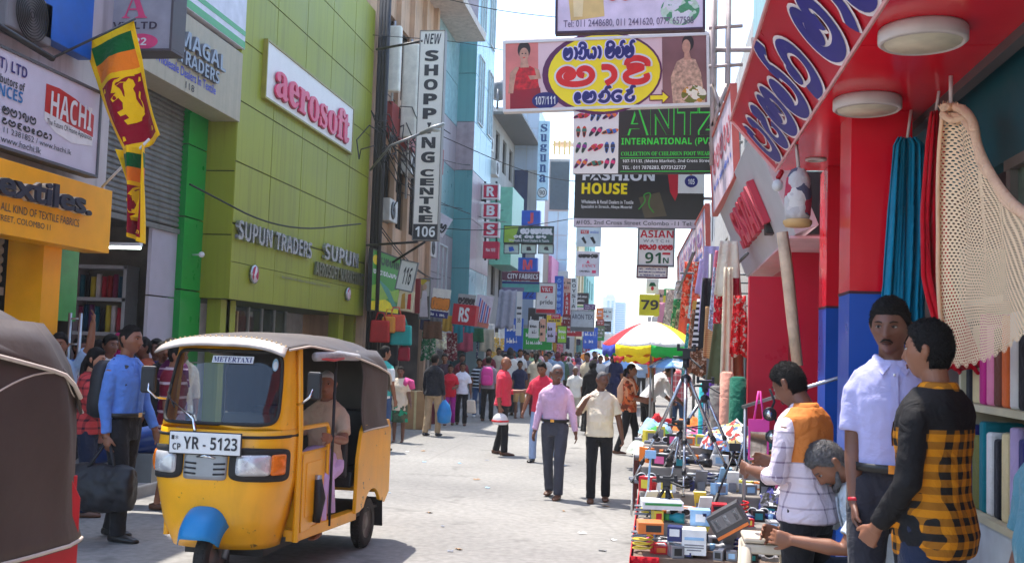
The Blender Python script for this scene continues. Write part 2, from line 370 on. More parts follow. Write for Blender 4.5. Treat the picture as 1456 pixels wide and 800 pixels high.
    def done(s, art='artwork'):
        if s.art.f: s.art.build(art, s.o)
        if s.let.f: s.let.build('lettering', s.o)
        return s.o
    def bracket(s, mat, pts_list, r=.015):
        b = MB().mat(mat)
        for pts in pts_list: b.tube(pts, r, 6)
        b.build('bracket', s.o); return s
def board_x(name, label, cat, X, tl, tr, bl, br, mat, side=-1, th=.08, group=None, frame=None, fw=.03):
    """panel lying along the street on the plane X; side -1: west row (reads near to far)"""
    a, b, c, d = (PX(q[0], q[1], X) for q in (tl, tr, bl, br))
    Y0, Y1 = (a.y+c.y)/2, (b.y+d.y)/2; z1, z0 = (a.z+b.z)/2, (c.z+d.z)/2
    return Board(name, label, cat, (X, Y0, z1), (0, 1 if Y1 > Y0 else -1, 0), (0, 0, -1), abs(Y1-Y0), z1-z0, mat, th, group, frame, fw)
def board_y(name, label, cat, Y, x0, y0, x1, y1, mat, roll=0.0, th=.06, group=None, frame=None, fw=.03):
    """panel across the street at distance Y, facing the camera"""
    a = PY(x0, y0, Y); b = PY(x1, y0, Y); c = PY(x0, y1, Y); W = (b-a).length; H = abs(a.z-c.z)
    u = Vector((math.cos(roll), 0, math.sin(roll))); v = Vector((math.sin(roll), 0, -math.cos(roll)))
    return Board(name, label, cat, a, u, v, W, H, mat, th, group, frame, fw)

# common paints
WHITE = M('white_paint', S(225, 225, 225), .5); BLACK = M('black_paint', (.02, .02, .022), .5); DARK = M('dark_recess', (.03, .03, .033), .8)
NAVY = M('navy_ink', S(34, 34, 110), .5); RED = M('red_paint', S(205, 26, 40), .45); YEL = M('yellow_ink', S(250, 225, 10), .5)
GREYM = M('grey_metal', S(120, 122, 125), .45, .5); STEEL = M('steel', S(170, 172, 175), .3, .8); RUBBER = M('black_rubber', (.025, .024, .023), .75, bump=.2)
CABLE = M('black_cable', (.02, .02, .02), .7); CHROME = M('chrome', (.7, .7, .7), .15, 1, var=0)

# ------------------------------------------------------------------ ground
def street_material():
    m, n, l, b, tc = node_mat('concrete_street', .85)
    a = n.new('ShaderNodeTexNoise'); a.inputs['Scale'].default_value = .35; a.inputs['Detail'].default_value = 8; l.new(tc.outputs['Object'], a.inputs[0])
    c = n.new('ShaderNodeTexNoise'); c.inputs['Scale'].default_value = 14; c.inputs['Detail'].default_value = 6; l.new(tc.outputs['Object'], c.inputs[0])
    r1 = n.new('ShaderNodeValToRGB'); r1.color_ramp.elements[0].position = .35; r1.color_ramp.elements[1].position = .68
    r1.color_ramp.elements[0].color = (.205, .197, .187, 1); r1.color_ramp.elements[1].color = (.30, .288, .268, 1); l.new(a.outputs[0], r1.inputs[0])
    r2 = n.new('ShaderNodeMapRange'); r2.inputs[1].default_value = .3; r2.inputs[2].default_value = .7; r2.inputs[3].default_value = .82; r2.inputs[4].default_value = 1.12; l.new(c.outputs[0], r2.inputs[0])
    mx = n.new('ShaderNodeVectorMath'); mx.operation = 'SCALE'; l.new(r1.outputs[0], mx.inputs[0]); l.new(r2.outputs[0], mx.inputs['Scale'])
    # oil spots and cracks
    s = n.new('ShaderNodeTexNoise'); s.inputs['Scale'].default_value = 1.6; s.inputs['Detail'].default_value = 3; l.new(tc.outputs['Object'], s.inputs[0])
    r3 = n.new('ShaderNodeMapRange'); r3.inputs[1].default_value = .62; r3.inputs[2].default_value = .74; r3.inputs[3].default_value = 1; r3.inputs[4].default_value = .6; l.new(s.outputs[0], r3.inputs[0])
    m2 = n.new('ShaderNodeVectorMath'); m2.operation = 'SCALE'; l.new(mx.outputs[0], m2.inputs[0]); l.new(r3.outputs[0], m2.inputs['Scale'])
    v = n.new('ShaderNodeTexVoronoi'); v.feature = 'DISTANCE_TO_EDGE'; v.inputs['Scale'].default_value = .3; l.new(tc.outputs['Object'], v.inputs[0])
    r4 = n.new('ShaderNodeMapRange'); r4.inputs[1].default_value = 0; r4.inputs[2].default_value = .006; r4.inputs[3].default_value = .86; r4.inputs[4].default_value = 1; l.new(v.outputs[0], r4.inputs[0])
    m3 = n.new('ShaderNodeVectorMath'); m3.operation = 'SCALE'; l.new(m2.outputs[0], m3.inputs[0]); l.new(r4.outputs[0], m3.inputs['Scale'])
    l.new(m3.outputs[0], b.inputs['Base Color'])
    bu = n.new('ShaderNodeBump'); bu.inputs['Strength'].default_value = .25; bu.inputs['Distance'].default_value = .01; l.new(c.outputs[0], bu.inputs['Height']); l.new(bu.outputs[0], b.inputs['Normal'])
    return m
g = MB().mat(street_material()); g.grid(lambda u, v: Vector((-300+600*u, -60+1400*v, 0)), 6, 14, False)
struct(g.build('street', local=True))
PAVE = M('pavement_concrete', (.27, .26, .25), .85, var=.25, scale=1.5, bump=.2)
struct(MB().mat(PAVE).bx(-12, -5.55, 3, 120, -.05, .13).build('pavement_west', bevel=.02))
struct(MB().mat(PAVE).bx(.72, 6, -1, 110, -.05, .16).build('pavement_east', bevel=.02))
# ================================================================== WEST ROW
def yw(x, X, y=485): return PX(x, y, X).y
def ghost(parent, X, tl, tr, bl, br):
    """lettering area on a wall lying along the street"""
    a, b, c, d = (PX(q[0], q[1], X) for q in (tl, tr, bl, br)); s = Board.__new__(Board)
    Y0, Y1 = (a.y+c.y)/2, (b.y+d.y)/2; z1, z0 = (a.z+b.z)/2, (c.z+d.z)/2
    s.O = Vector((X, Y0, z1)); s.u = Vector((0, 1 if Y1 > Y0 else -1, 0)); s.v = Vector((0, 0, -1)); s.n = s.v.cross(s.u); s.W = abs(Y1-Y0); s.H = z1-z0
    s.o = parent; s.let = MB(); s.art = MB(); return s
def panels_x(mb, X, Y0, Y1, z0, z1, ny, nz, gap=.012, out=.02, sg=1):
    dy, dz = (Y1-Y0)/ny, (z1-z0)/nz
    for i in range(ny):
        for j in range(nz): mb.bx(X, X+out*sg, Y0+i*dy+gap, Y0+(i+1)*dy-gap, z0+j*dz+gap, z0+(j+1)*dz-gap)
def panels_y(mb, Y, X0, X1, z0, z1, nx, nz, gap=.012, out=.02):
    dx, dz = (X1-X0)/nx, (z1-z0)/nz
    for i in range(nx):
        for j in range(nz): mb.bx(X0+i*dx+gap, X0+(i+1)*dx-gap, Y-out, Y, z0+j*dz+gap, z0+(j+1)*dz-gap)
def wall_holes(mb, X, Y0, Y1, z0, z1, wins, rev=.18, sg=1):
    """wall skin on the plane X with openings and reveals"""
    ys = sorted({Y0, Y1, *[q for w_ in wins for q in w_[:2]]}); zs = sorted({z0, z1, *[q for w_ in wins for q in w_[2:4]]})
    for i in range(len(ys)-1):
        for j in range(len(zs)-1):
            cy, cz = (ys[i]+ys[i+1])/2, (zs[j]+zs[j+1])/2
            if any(w_[0] < cy < w_[1] and w_[2] < cz < w_[3] for w_ in wins): continue
            mb.quad((X, ys[i], zs[j]), (X, ys[i+1], zs[j]), (X, ys[i+1], zs[j+1]), (X, ys[i], zs[j+1]))
    for a, b, c, d in [w_[:4] for w_ in wins]:
        q = X-rev*sg
        mb.quad((X, a, c), (X, b, c), (q, b, c), (q, a, c)); mb.quad((X, a, d), (X, b, d), (q, b, d), (q, a, d))
        mb.quad((X, a, c), (X, a, d), (q, a, d), (q, a, c)); mb.quad((X, b, c), (X, b, d), (q, b, d), (q, b, c))
def window(parent, X, w_, frame, pane, sg=1, mull=1, rev=.12):
    a, b, c, d = w_; f = MB().mat(frame); x = X-rev*sg; t = .05
    f.bx(x-.03, x+.03, a, b, c, c+t); f.bx(x-.03, x+.03, a, b, d-t, d); f.bx(x-.03, x+.03, a, a+t, c+t, d-t); f.bx(x-.03, x+.03, b-t, b, c+t, d-t)
    for k in range(mull):
        y = a+(b-a)*(k+1)/(mull+1); f.bx(x-.025, x+.025, y-.02, y+.02, c+t, d-t)
    o = f.build('window', parent); MB().mat(pane).bx(x-.06, x-.045, a, b, c, d).build('pane', o); return o
PANE = M('window_pane_dark', (.035, .045, .05), .08, var=.3, spec=.8); PANEB = M('window_pane_blue', S(120, 165, 190), .08, var=.3, spec=.8)
WFR = M('window_frame_dark', (.05, .05, .05), .5); WFL = M('window_frame_pale', S(190, 195, 195), .5)
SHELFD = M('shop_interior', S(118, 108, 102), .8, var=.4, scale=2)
def body(name, label, X, Y0, Y1, H, mat, wins=(), shop=True, depth=8, sg=1, zshop=2.75, roofm=None, frame=WFR, pane=PANE, mull=1, cat='building'):
    r_ = thing(name, label, cat, (X-depth*sg/2, (Y0+Y1)/2, 0)); b = MB().mat(mat); Xb = X-depth*sg
    op = [(Y0+.25, Y1-.25, .13, zshop)] if shop else []
    wall_holes(b, X, Y0, Y1, 0, H, list(wins)+op, .2, sg)
    b.quad((Xb, Y0, 0), (X, Y0, 0), (X, Y0, H), (Xb, Y0, H)); b.quad((Xb, Y1, 0), (X, Y1, 0), (X, Y1, H), (Xb, Y1, H))
    b.quad((Xb, Y0, H), (X, Y0, H), (X, Y1, H), (Xb, Y1, H)); b.quad((Xb, Y0, 0), (Xb, Y1, 0), (Xb, Y1, H), (Xb, Y0, H))
    b.bx(min(X, X-.25*sg), max(X, X-.25*sg), Y0+.001, Y1-.001, H, H+.5)
    b.build('wall', r_)
    for w_ in wins: window(r_, X, w_, frame, pane, sg, mull)
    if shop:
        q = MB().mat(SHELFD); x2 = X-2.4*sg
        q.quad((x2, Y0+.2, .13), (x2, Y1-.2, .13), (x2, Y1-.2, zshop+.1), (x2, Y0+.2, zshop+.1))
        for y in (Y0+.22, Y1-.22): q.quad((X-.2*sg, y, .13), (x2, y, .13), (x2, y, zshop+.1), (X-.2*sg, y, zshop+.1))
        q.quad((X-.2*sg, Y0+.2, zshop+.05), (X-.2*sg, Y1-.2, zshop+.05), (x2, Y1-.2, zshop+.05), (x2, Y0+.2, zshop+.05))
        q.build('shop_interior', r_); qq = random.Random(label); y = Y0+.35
        while y < Y1-.9:
            wd = qq.uniform(.5, 1.0); dm = M('shop_panel_%d' % qq.randrange(6), (S(190, 178, 155), S(205, 205, 205), S(150, 150, 152), S(120, 95, 70), S(90, 120, 130), S(160, 60, 60))[qq.randrange(6)], .5, var=.2)
            if qq.random() < .62: d_ = MB().mat(dm).bx(X-.75*sg, X-.70*sg, y, y+wd, .13, qq.uniform(1.9, 2.6)).mat(WFR).bx(X-.7*sg, X-.66*sg, y-.03, y+.03, .13, zshop).build('door', r_)
            y += wd+qq.uniform(.05, .6)
    return r_
# ---- near textile shop
CREAMW = M('stained_white_wall', S(196, 194, 198), .7, var=.2, scale=1.3, streak=.35)
ORANGE = M('orange_acp', S(250, 172, 10), .35, var=.08); 
X0 = -6.3
tb = thing('textile_shop', 'white walled textile shop with orange pillar behind the hanging flag', 'building', (-9, 8, 0))
b = MB().mat(CREAMW); b.bx(-11, X0, 5.2, 11.05, 3.0, 9.5); b.mat(ORANGE); y0, y1 = yw(48, X0), yw(74, X0); b.bx(X0-.35, X0+.05, y0, y1, 0, 3.0)
b.build('wall', tb)
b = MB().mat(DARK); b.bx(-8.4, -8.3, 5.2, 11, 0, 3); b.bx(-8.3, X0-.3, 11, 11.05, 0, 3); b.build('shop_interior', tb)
SHUT = M('shutter_metal', S(150, 146, 138), .5, .3, var=.2, streak=.3)
def shutter(parent, X, Y0, Y1, z0, z1, mat, pitch=.095, name='roller_shutter', sg=1):
    s_ = MB().mat(mat); n = int((z1-z0)/pitch)
    for i in range(n):
        z = z1-i*pitch
        s_.add([(X, Y0, z), (X, Y1, z), (X+.025*sg, Y1, z-pitch*.35), (X+.025*sg, Y0, z-pitch*.35), (X+.025*sg, Y1, z-pitch*.75), (X+.025*sg, Y0, z-pitch*.75), (X, Y1, z-pitch), (X, Y0, z-pitch)],
               [(0, 1, 2, 3), (3, 2, 4, 5), (5, 4, 6, 7)])
    s_.bx(X-.02, X+.05, Y0, Y1, z0-.03, z0+.05)
    return s_.build(name, parent)
shutter(tb, X0-.25, 6.0, y0-.25, 2.15, 3.0, SHUT)
MB().mat(M('beige_door_panel', S(150, 140, 135), .6)).bx(X0-.8, X0-.75, 6.0, y0-.5, 0, 2.2).build('door', tb)
MB().mat(M('green_tinted_glass', S(70, 160, 90), .15, spec=.7)).bx(X0-.32, X0-.28, yw(77, X0-.3), yw(103, X0-.3), 1.9, 3.0).build('glass_panel', tb)
# orange fascia sign
B = board_x('fascia_sign', 'orange fascia sign with big dark letters reading extiles', 'sign', -6.0, (-60, 205), (159, 272), (-60, 318), (156, 363), ORANGE, th=.3)
DKL = M('dark_blue_letter', S(38, 42, 60), .4); LTE = M('letter_edge_pale', S(225, 215, 190), .5)
B.text('textiles.', .10, .16, .80, .50, LTE, 'r', 1, .02, off=.045); B.text('textiles.', .10, .16, .80, .50, DKL, 'r', 3, .03, off=.025)
B.text('DEALERS OF ALL KIND OF TEXTILE FABRICS', .02, .58, .75, .69, DKL, 'r'); B.text('STREET, COLOMBO 11', .2, .745, .55, .84, DKL, 'r'); B.done()
# hachi sign
LILAC = M('lilac_white_acp', S(205, 200, 215), .45, var=.08)
B = board_x('shop_sign', 'white board with red and white HACHI emblem above the orange fascia', 'sign', -6.05, (-60, 38), (143, 132), (-60, 190), (137, 251), LILAC, th=.12, frame=M('sign_edge_grey', S(90, 90, 95), .5), fw=.03)
BLUE = M('blue_ink', S(30, 110, 170), .5); BLKI = M('black_ink', (.03, .03, .035), .5); PURI = M('purple_ink', S(50, 30, 110), .5)
B.text('HANA (PVT) LTD', -.06, .10, .42, .25, PURI, 'b'); B.text('Sole Distributors of', .06, .27, .41, .36, BLKI, 'b'); B.text('APPLIANCES', .0, .37, .40, .49, BLUE, 'b')
q = [(.56, .17), (.66, .16), (.79, .20), (.95, .30), (.95, .555), (.56, .475)]; B.poly(q, M('hachi_red', S(190, 40, 45), .45), 1)
B.poly([(.56, .475), (.95, .555), (.95, .66), (.78, .71), (.65, .66), (.56, .56)], WHITE, 1)
B.text('HACHI', .60, .22, .93, .50, WHITE, 'b', 2); B.text('The Future Of Home Appliances', .58, .535, .94, .62, BLKI, 'r', 2)
for (a, c, e, d, wd) in ((.0, .55, .5, .66, ['pa', 'da', 'ga', 'lai', 'ka', ' ', 'sa', 'ma', 'aa', 'ga', 'ma']), (.0, .68, .62, .76, ['va', 'na', 'ta', 'e', 'na', ' ', 'ra', 'ma', 'da', 'ta', 'e', 'na', 'ra', 'aa'])):
    B.sinh(wd, a, c, e, d, BLKI, .017)
B.text('011 2381851 - 11 2381852 / www.hachi.lk', .0, .79, .78, .85, BLKI, 'r'); B.text('sales.kundhan.lk - www.hachi.lk', -.1, .88, .55, .95, BLKI, 'r'); B.done()
MB().mat(BLACK).tube([PX(-30, 20, -6.0), PX(75, 84, -6.0)], .03, 6).build('wall_rail', tb)
B = board_x('blank_sign', 'plain blue board high on the white wall above the HACHI sign', 'sign', -6.1, (66, -70), (137, -40), (66, 62), (130, 78), M('royal_blue_acp', S(20, 95, 190), .4), th=.15); B.done()
# air conditioner
ac = thing('air_conditioner', 'grey outdoor air conditioner unit on the wall over the HACHI sign', 'air conditioner', PX(25, 45, -6.1))
y0, y1 = yw(-20, -6.1), yw(47, -6.1); zt = PX(20, -25, -6.1).z; zb = PX(20, 42, -6.1).z
MB().mat(M('ac_grey', S(120, 118, 120), .5)).bx(-6.45, -6.1, y0, y1, zb, zt).build('casing', ac, bevel=.02)
gmb = MB().mat(BLACK)
for k in range(9): gmb.lathe((-6.09, (y0+y1)/2, (zb+zt)/2), [(.03+.028*k, 0), (.035+.028*k, 0), (.035+.028*k, .012), (.03+.028*k, .012)], 24, 'x', False)
gmb.build('fan_grille', ac)
# flags
FY, FG, FO, FM = (cloth('flag_'+n_, c_, .05) for n_, c_ in (('yellow', S(250, 200, 20)), ('green', S(0, 100, 45)), ('orange', S(245, 130, 30)), ('maroon', S(150, 12, 40))))
LIONPTS = [(.33, .44), (.39, .38), (.43, .33), (.47, .37), (.52, .33), (.6, .34), (.66, .30), (.72, .33), (.73, .4), (.67, .44), (.68, .5), (.66, .58), (.69, .66), (.74, .72), (.74, .8), (.64, .82), (.6, .86), (.5, .87), (.36, .88), (.34, .82), (.44, .8), (.42, .75), (.32, .76), (.3, .7), (.42, .68), (.46, .6), (.43, .53), (.3, .56), (.28, .51), (.37, .48), (.42, .46)]
def flag(label, pole_pts, pole_mat, F, size=(14, 26)):
    f = thing('national_flag', label, 'flag', pole_pts[0]); MB().mat(pole_mat).tube(pole_pts, .014, 8).build('pole', f)
    def mt(s_, t):
        if s_ < .09 or s_ > .91 or t < .07 or t > .955 or .385 < t < .42: return FY
        if t < .225: return FG
        if t <= .385: return FO
        return FM
    c = MB(); c.grid(F, 34, 66, True, None, mt); o = c.build('cloth', f, thick=.004)
    l = MB().mat(FY); 
    for sg in (1, -1):
        def PF(s_, t):
            e = .01; p = F(s_, t); n = (F(s_+e, t)-F(s_-e, t)).cross(F(s_, t+e)-F(s_, t-e)).normalized(); return p+n*.009*sg
        def mp(q): return (q[0], .42+(q[1]-.26)*.78*.8)
        l.add([PF(*mp(q)) for q in LIONPTS], [tuple(range(len(LIONPTS)))])
        tail = [(.66, .8), (.76, .74), (.76, .62), (.72, .58), (.78, .5)]; tl = smooth_line(tail, 2)
        sw = [(.44, .34), (.52, .29), (.64, .26), (.76, .27)]
        for ln in (tl, smooth_line(sw, 2)):
            v_ = []
            for i, q in enumerate(ln): v_ += [PF(*mp((q[0]-.012, q[1]-.012))), PF(*mp((q[0]+.014, q[1]+.014)))]
            l.add(v_, [(2*i, 2*i+1, 2*i+3, 2*i+2) for i in range(len(ln)-1)])
        for (cx, cy) in ((.16, .47), (.84, .47), (.16, .9), (.84, .9)):
            l.add([PF(cx-.04, cy+.02), PF(cx+.03, cy+.022), PF(cx+.04, cy-.01), PF(cx, cy-.016)], [(0, 1, 2, 3)])
    l.build('lion_emblem', o)
    return f
YF = 10.3; fa, fb = PY(121, 60, YF), PY(190, 28, YF); fc, fd = PY(182, 220, YF), PY(232, 194, YF)
def F1(s_, t):
    a = fa.lerp(fb, s_); c = fc.lerp(fd, s_); p = a.lerp(c, t)
    bow = math.sin(math.pi*t)*.03; p = p+Vector((-.05*math.sin(t*math.pi)*(1 if s_ < .5 else .4)-bow, .07*math.sin(s_*7+t*4)*min(1, t*3), 0)); return p
flag('national flag hanging fully open from a dark pole beside the HACHI sign', [PX(72, 84, -6.05), PY(192, 27, YF)], BLACK, F1)
YF2 = 10.2; ga, gb_ = PY(168, 212, YF2), PY(208, 205, YF2); gc, gd = PY(181, 335, YF2), PY(204, 346, YF2)
def F2(s_, t):
    a = ga.lerp(gb_, s_); c = gc.lerp(gd, s_); p = a.lerp(c, t); k = 1-abs(2*t-.9)*.3
    p = p+Vector((.1*(1-t)*t, .10*math.sin(s_*11+t*2), .0)); p.x += .10*max(0, .35-t)*(-1 if s_ < .3 else .3); return p
flag('national flag drooping in folds on a white pole under the open flag', [PX(145, 266, -6.05), PY(212, 198, YF2)], WHITE, F2)
# ---- recessed shop with the big shutter
Xs = -7.95
sb = thing('shutter_shop', 'recessed textile shop with grey roller shutter and bright green pillar', 'building', (-10, 14, 0))
yA, yB = 11.1, yw(262, Xs); GRN = M('bright_green_acp', S(10, 150, 60), .3, var=.06)
b = MB().mat(CREAMW); b.bx(-12, Xs-.05, yA, 16.6, 5.6, 9.5); b.mat(M('lilac_tile_panel', S(176, 168, 182), .35, var=.06))
ya, yb2 = yw(211, Xs+.05), yw(249, Xs+.05); panels_x(b, Xs-.05, ya, yb2, .13, 3.55, 1, 3, out=.06)
b.mat(GRN); panels_x(b, Xs-.1, yw(251, Xs+.1), yw(281, Xs+.1), .13, 6.2, 1, 5, out=.22); b.build('wall', sb)
shutter(sb, Xs, yA, yw(260, Xs), 3.5, 5.7, M('shutter_grey', S(128, 126, 124), .5, .35, var=.2, streak=.25), .085)
b = MB().mat(SHELFD); b.bx(-12, -11.9, yA, 16.6, 0, 5.5); b.bx(-12, Xs-.3, 16.5, 16.6, 0, 5.5); b.bx(-12, Xs, yA, 16.5, 3.6, 3.7); b.build('shop_interior', sb)
sh = thing('fabric_shelf', 'pale shelf of bright fabric rolls inside the shutter shop', 'shelf', (-9.3, 16, 0))
Ysh = 15.9; p0, p1 = PY(103, 380, Ysh), PY(176, 474, Ysh); WD = M('grey_shelf', S(165, 160, 165), .5)
b = MB().mat(WD)
for xx in (103, 176): q = PY(xx, 420, Ysh).x; b.bx(q-.03, q+.03, Ysh, Ysh+.4, .1, p0.z+.05)
for yy in (379, 425, 474): z = PY(140, yy, Ysh).z; b.bx(p0.x, p1.x, Ysh, Ysh+.4, z-.03, z+.03)
b.mat(SHELFD).bx(p0.x, p1.x, Ysh+.4, Ysh+.42, .1, p0.z); b.build('frame', sh)
rc = [S(20, 90, 110), S(150, 20, 30), S(30, 30, 40), S(120, 30, 70), S(190, 170, 60), S(20, 60, 90), S(200, 190, 190), S(90, 40, 90), S(170, 40, 60)]
nm = ['teal', 'red', 'charcoal', 'plum', 'mustard', 'navy', 'white', 'purple', 'rose']
for row, (yb_, yt) in enumerate(((423, 388), (472, 432))):
    zb, zt = PY(140, yb_, Ysh).z, PY(140, yt, Ysh).z
    for k in range(9):
        ci = (k*2+row*3) % 9; x = p0.x+.09+(p1.x-p0.x-.18)*k/8
        rm = MB().mat(cloth('roll_'+nm[ci], rc[ci])); hh = zt-zb-rnd.uniform(0, .08); rm.lathe((x, Ysh+.18, zb), [(.02, 0), (.042, 0), (.045, hh*.5), (.042, hh), (.015, hh)], 10)
        tag(rm.build('fabric_roll'), f'{nm[ci]} fabric roll standing on the {"upper" if row == 0 else "lower"} board of the pale shop shelf', 'fabric roll', 'fabric rolls in the shutter shop')
tl = thing('tube_light', 'lit fluorescent tube under the grey roller shutter', 'lamp', PY(170, 352, 14.5)); c = PY(173, 352, 14.5)
MB().mat(WHITE).box(c+Vector((0, 0, .05)), (.62, .08, .05)).build('housing', tl); MB().mat(M('tube_glow', (.85, 1, .95), .5, var=0, emit=2.2)).tube([c+Vector((-.3, 0, 0)), c+Vector((.3, 0, 0))], .02, 8).build('tube', tl)
# beige fascia and box sign
XG = -7.3
BEIGE = M('beige_acp', S(176, 164, 140), .5, var=.1, streak=.15)
B = board_x('fascia_sign', 'beige fascia with grey raised letters and a blue wholesale line', 'sign', XG+.02, (195, -22), (349, 72), (190, 92), (338, 171), BEIGE, th=.5)
B.text('MAGAL', .33, .24, .78, .46, M('letter_silver', S(130, 135, 145), .35, .5), 'b', 1, .03); B.text('TRADERS', .33, .50, .72, .68, M('letter_silver', (.3, .3, .3)), 'b', 1, .03)
B.text('Wholesale Dealers In Textile', .16, .70, .72, .82, M('cobalt_ink', S(60, 70, 190), .5), 'r', off=.012); B.text('118', .43, .86, .51, .95, BLKI, 'r'); B.done()
B = board_x('fascia_band', 'white fascia band with two green stripes above the beige fascia', 'sign', XG+.04, (240, -110), (352, -30), (240, -8), (349, 72), M('white_acp', S(215, 212, 222), .45), th=.3)
B.rect(0, .72, 1, .80, GRN); B.rect(0, .88, 1, .99, GRN); B.done()
B = board_y('box_sign', 'grey box sign ending in (PVT)LTD with pink oval 22', 'sign', 11.0, 146, -60, 250, 72, M('box_sign_grey', S(150, 150, 160), .45), th=.3, frame=M('dark_trim', S(80, 75, 80), .5), fw=.03)
B.text('A', .32, .36, .66, .66, M('pink_ink', S(215, 70, 120), .5), 's'); B.text('(PVT)LTD', .04, .70, .80, .80, M('dark_violet', S(60, 50, 70), .5), 'b')
B.ell(.58, .91, .24, .085, M('pink_ink', (.5, .1, .2))); B.text('22', .50, .87, .67, .95, WHITE, 'b', 3); B.done()
# ---- green aerosoft building
yG0, yG1 = yw(338, XG, 170), yw(516, XG, 449); zF = PX(420, 437, XG).z
gb = thing('green_building', 'tall olive green panel clad building with the aerosoft sign', 'building', (-11, (yG0+yG1)/2, 0))
OLIVE = M('olive_acp', S(152, 156, 44), .5, var=.14, scale=.6, streak=.26); OLD = M('olive_joint', S(70, 74, 22), .6)
b = MB().mat(OLD); b.bx(-15, XG-.02, yG0+.02, yG1, zF, 10.2); b.mat(OLIVE)
panels_x(b, XG-.02, yG0, yG1, zF+1.32, 10.2, 5, 6); panels_x(b, XG-.02, yG0, yG1, zF, zF+1.3, 4, 2, out=.022, gap=.006); panels_y(b, yG0+.02, -7.9, XG, zF, 10.2, 1, 7); b.build('wall', gb)
b = MB().mat(M('pale_shop_wall', S(222, 220, 222), .5)); b.bx(-8.95, -8.85, yG0, yG1, 0, zF); b.bx(-9.5, -7.9, yG0, yG0+.1, 0, zF); b.mat(OLIVE)
for k in (0, .03, .82, .97): y = yG0+(yG1-yG0)*k; b.bx(-7.75, -7.5, y+.15, y+.55, 0, zF)
b.build('shopfront_wall', gb)
b = MB().mat(WFL)
for k in range(6): y = yG0+(yG1-yG0)*(.30+.09*k); b.bx(-8.6, -8.52, y-.03, y+.03, 0, zF)
b.build('door_frame', gb); MB().mat(glass('shop_glass', (.1, .14, .14), .55)).bx(-8.57, -8.55, yG0+(yG1-yG0)*.3, yG0+(yG1-yG0)*.75, .1, zF).build('glass_door', gb)
g_ = ghost(gb, XG+.02, (334, 314), (439, 343), (334, 340), (439, 368)); SIL = M('letter_chrome', S(175, 178, 185), .25, .8); g_.text('SUPUN TRADERS', 0, 0, 1, 1, SIL, 'b', 1, .035); g_.done()
g_ = ghost(gb, XG+.02, (458, 345), (506, 360), (458, 368), (506, 382)); g_.text('SUPUN', 0, 0, 1, 1, SIL, 'b', 1, .035); g_.done()
g_ = ghost(gb, XG+.02, (446, 372), (514, 388), (446, 390), (514, 407)); g_.text('AEROSOFT MARKETING', 0, 0, 1, 1, M('letter_dull', S(130, 130, 110), .3, .7), 'b', 1, .025); g_.done()
g_ = ghost(gb, XG+.02, (400, 392), (470, 404), (400, 396), (470, 408)); g_.fake(0, 0, 1, 1, M('letter_dull', (.3, .3, .3)), 1, 4); g_.done()
for cx, cy, rr in ((361, 390, 13), (494.5, 418, 9)):
    c = PX(cx, cy, XG+.04); rad = rr*c.y/FPX*1.02; e = MB().mat(M('letter_chrome', (.5, .5, .5))); e.lathe(c, [(rad, -.03), (rad*1.06, 0), (rad*1.06, .03), (rad*.92, .035)], 32, 'x')
    e.mat(blotch('emblem_print', [S(215, 190, 200), S(180, 60, 90), S(225, 215, 215)], 9)).lathe(c, [(rad*.92, .03), (rad*.9, .036), (.001, .036)], 32, 'x')
    e.build('emblem', gb)
B = board_x('brand_sign', 'white board with pink serif aerosoft lettering on the green cladding', 'sign', XG+.07, (381.4, 56.6), (503, 156), (376, 137), (499.6, 219), M('cream_lightbox', S(235, 228, 225), .4, var=.04), th=.1, frame=M('olive_trim', S(150, 140, 60), .4), fw=.04)
B.text('aerosoft', .075, .22, .93, .90, M('rose_shadow', S(150, 40, 70), .5), 's', 1, .01, off=.02); B.text('aerosoft', .07, .2, .925, .88, M('rose_letter', S(222, 70, 110), .4), 's', 6, .02, off=.012); B.done()
B = board_y('notice_board', 'tan wholesale and retail notice under the green building', 'sign', yG0+1.2, 300, 441, 338, 474, M('tan_board', S(150, 128, 90), .6))
B.text('Wholesale\n&\nRetail', .08, .08, .95, .95, BLKI, 'b'); B.done()
cv = thing('security_camera', 'small white security camera on the bright green pillar', 'camera', PX(285, 360, -7.75)); c = PX(287, 361, -7.6)
MB().mat(WHITE).tube([c+Vector((-.05, .1, 0)), c+Vector((.05, -.12, -.02))], .05, 12).build('housing', cv); MB().mat(WHITE).tube([c+Vector((-.05, .1, 0)), c+Vector((-.22, .12, -.01))], .015).build('arm', cv)
# ---- old peach building with antenna panels
X3 = -7.3; y0, y1 = yG1+.1, yw(606, X3); PEACH = M('peach_plaster', S(196, 160, 130), .75, var=.2, scale=1.2, streak=.35)
def wpx(X, x0_, y0_, x1_, y1_):
    a, b_ = PX(x0_, y0_, X), PX(x1_, y1_, X); return (a.y, b_.y, min(a.z, b_.z), max(a.z, b_.z))
wz = [(5.0, 6.9), (8.6, 10.6)]; wins = []
for z0, z1 in wz:
    for k in range(4): a = y0+.9+(y1-y0-1.2)*k/4; wins.append((a, a+(y1-y0)*.17, z0, z1))
ob = body('peach_building', 'old peach plaster building with dark windows and red balcony band', X3, y0, y1, 13.2, PEACH, wins, mull=1)
b = MB().mat(M('red_band', S(150, 50, 50), .6, streak=.2)); b.bx(X3, X3+.35, y0+.6, y1, 7.25, 8.05); b.build('balcony_band', ob)
b = MB().mat(PEACH)
for k in range(5): a = y0+.5+(y1-y0-1.0)*k/4; b.bx(X3, X3+.14, a-.12, a+.12, 3.9, 12.6)
b.build('pilasters', ob)
b = MB().mat(M('stained_slab', S(200, 190, 180), .8, streak=.3)); b.bx(X3-.3, X3+1.05, y0+3, y1+3, 12.5, 12.75); b.build('roof_overhang', ob)
b = MB().mat(BLACK)
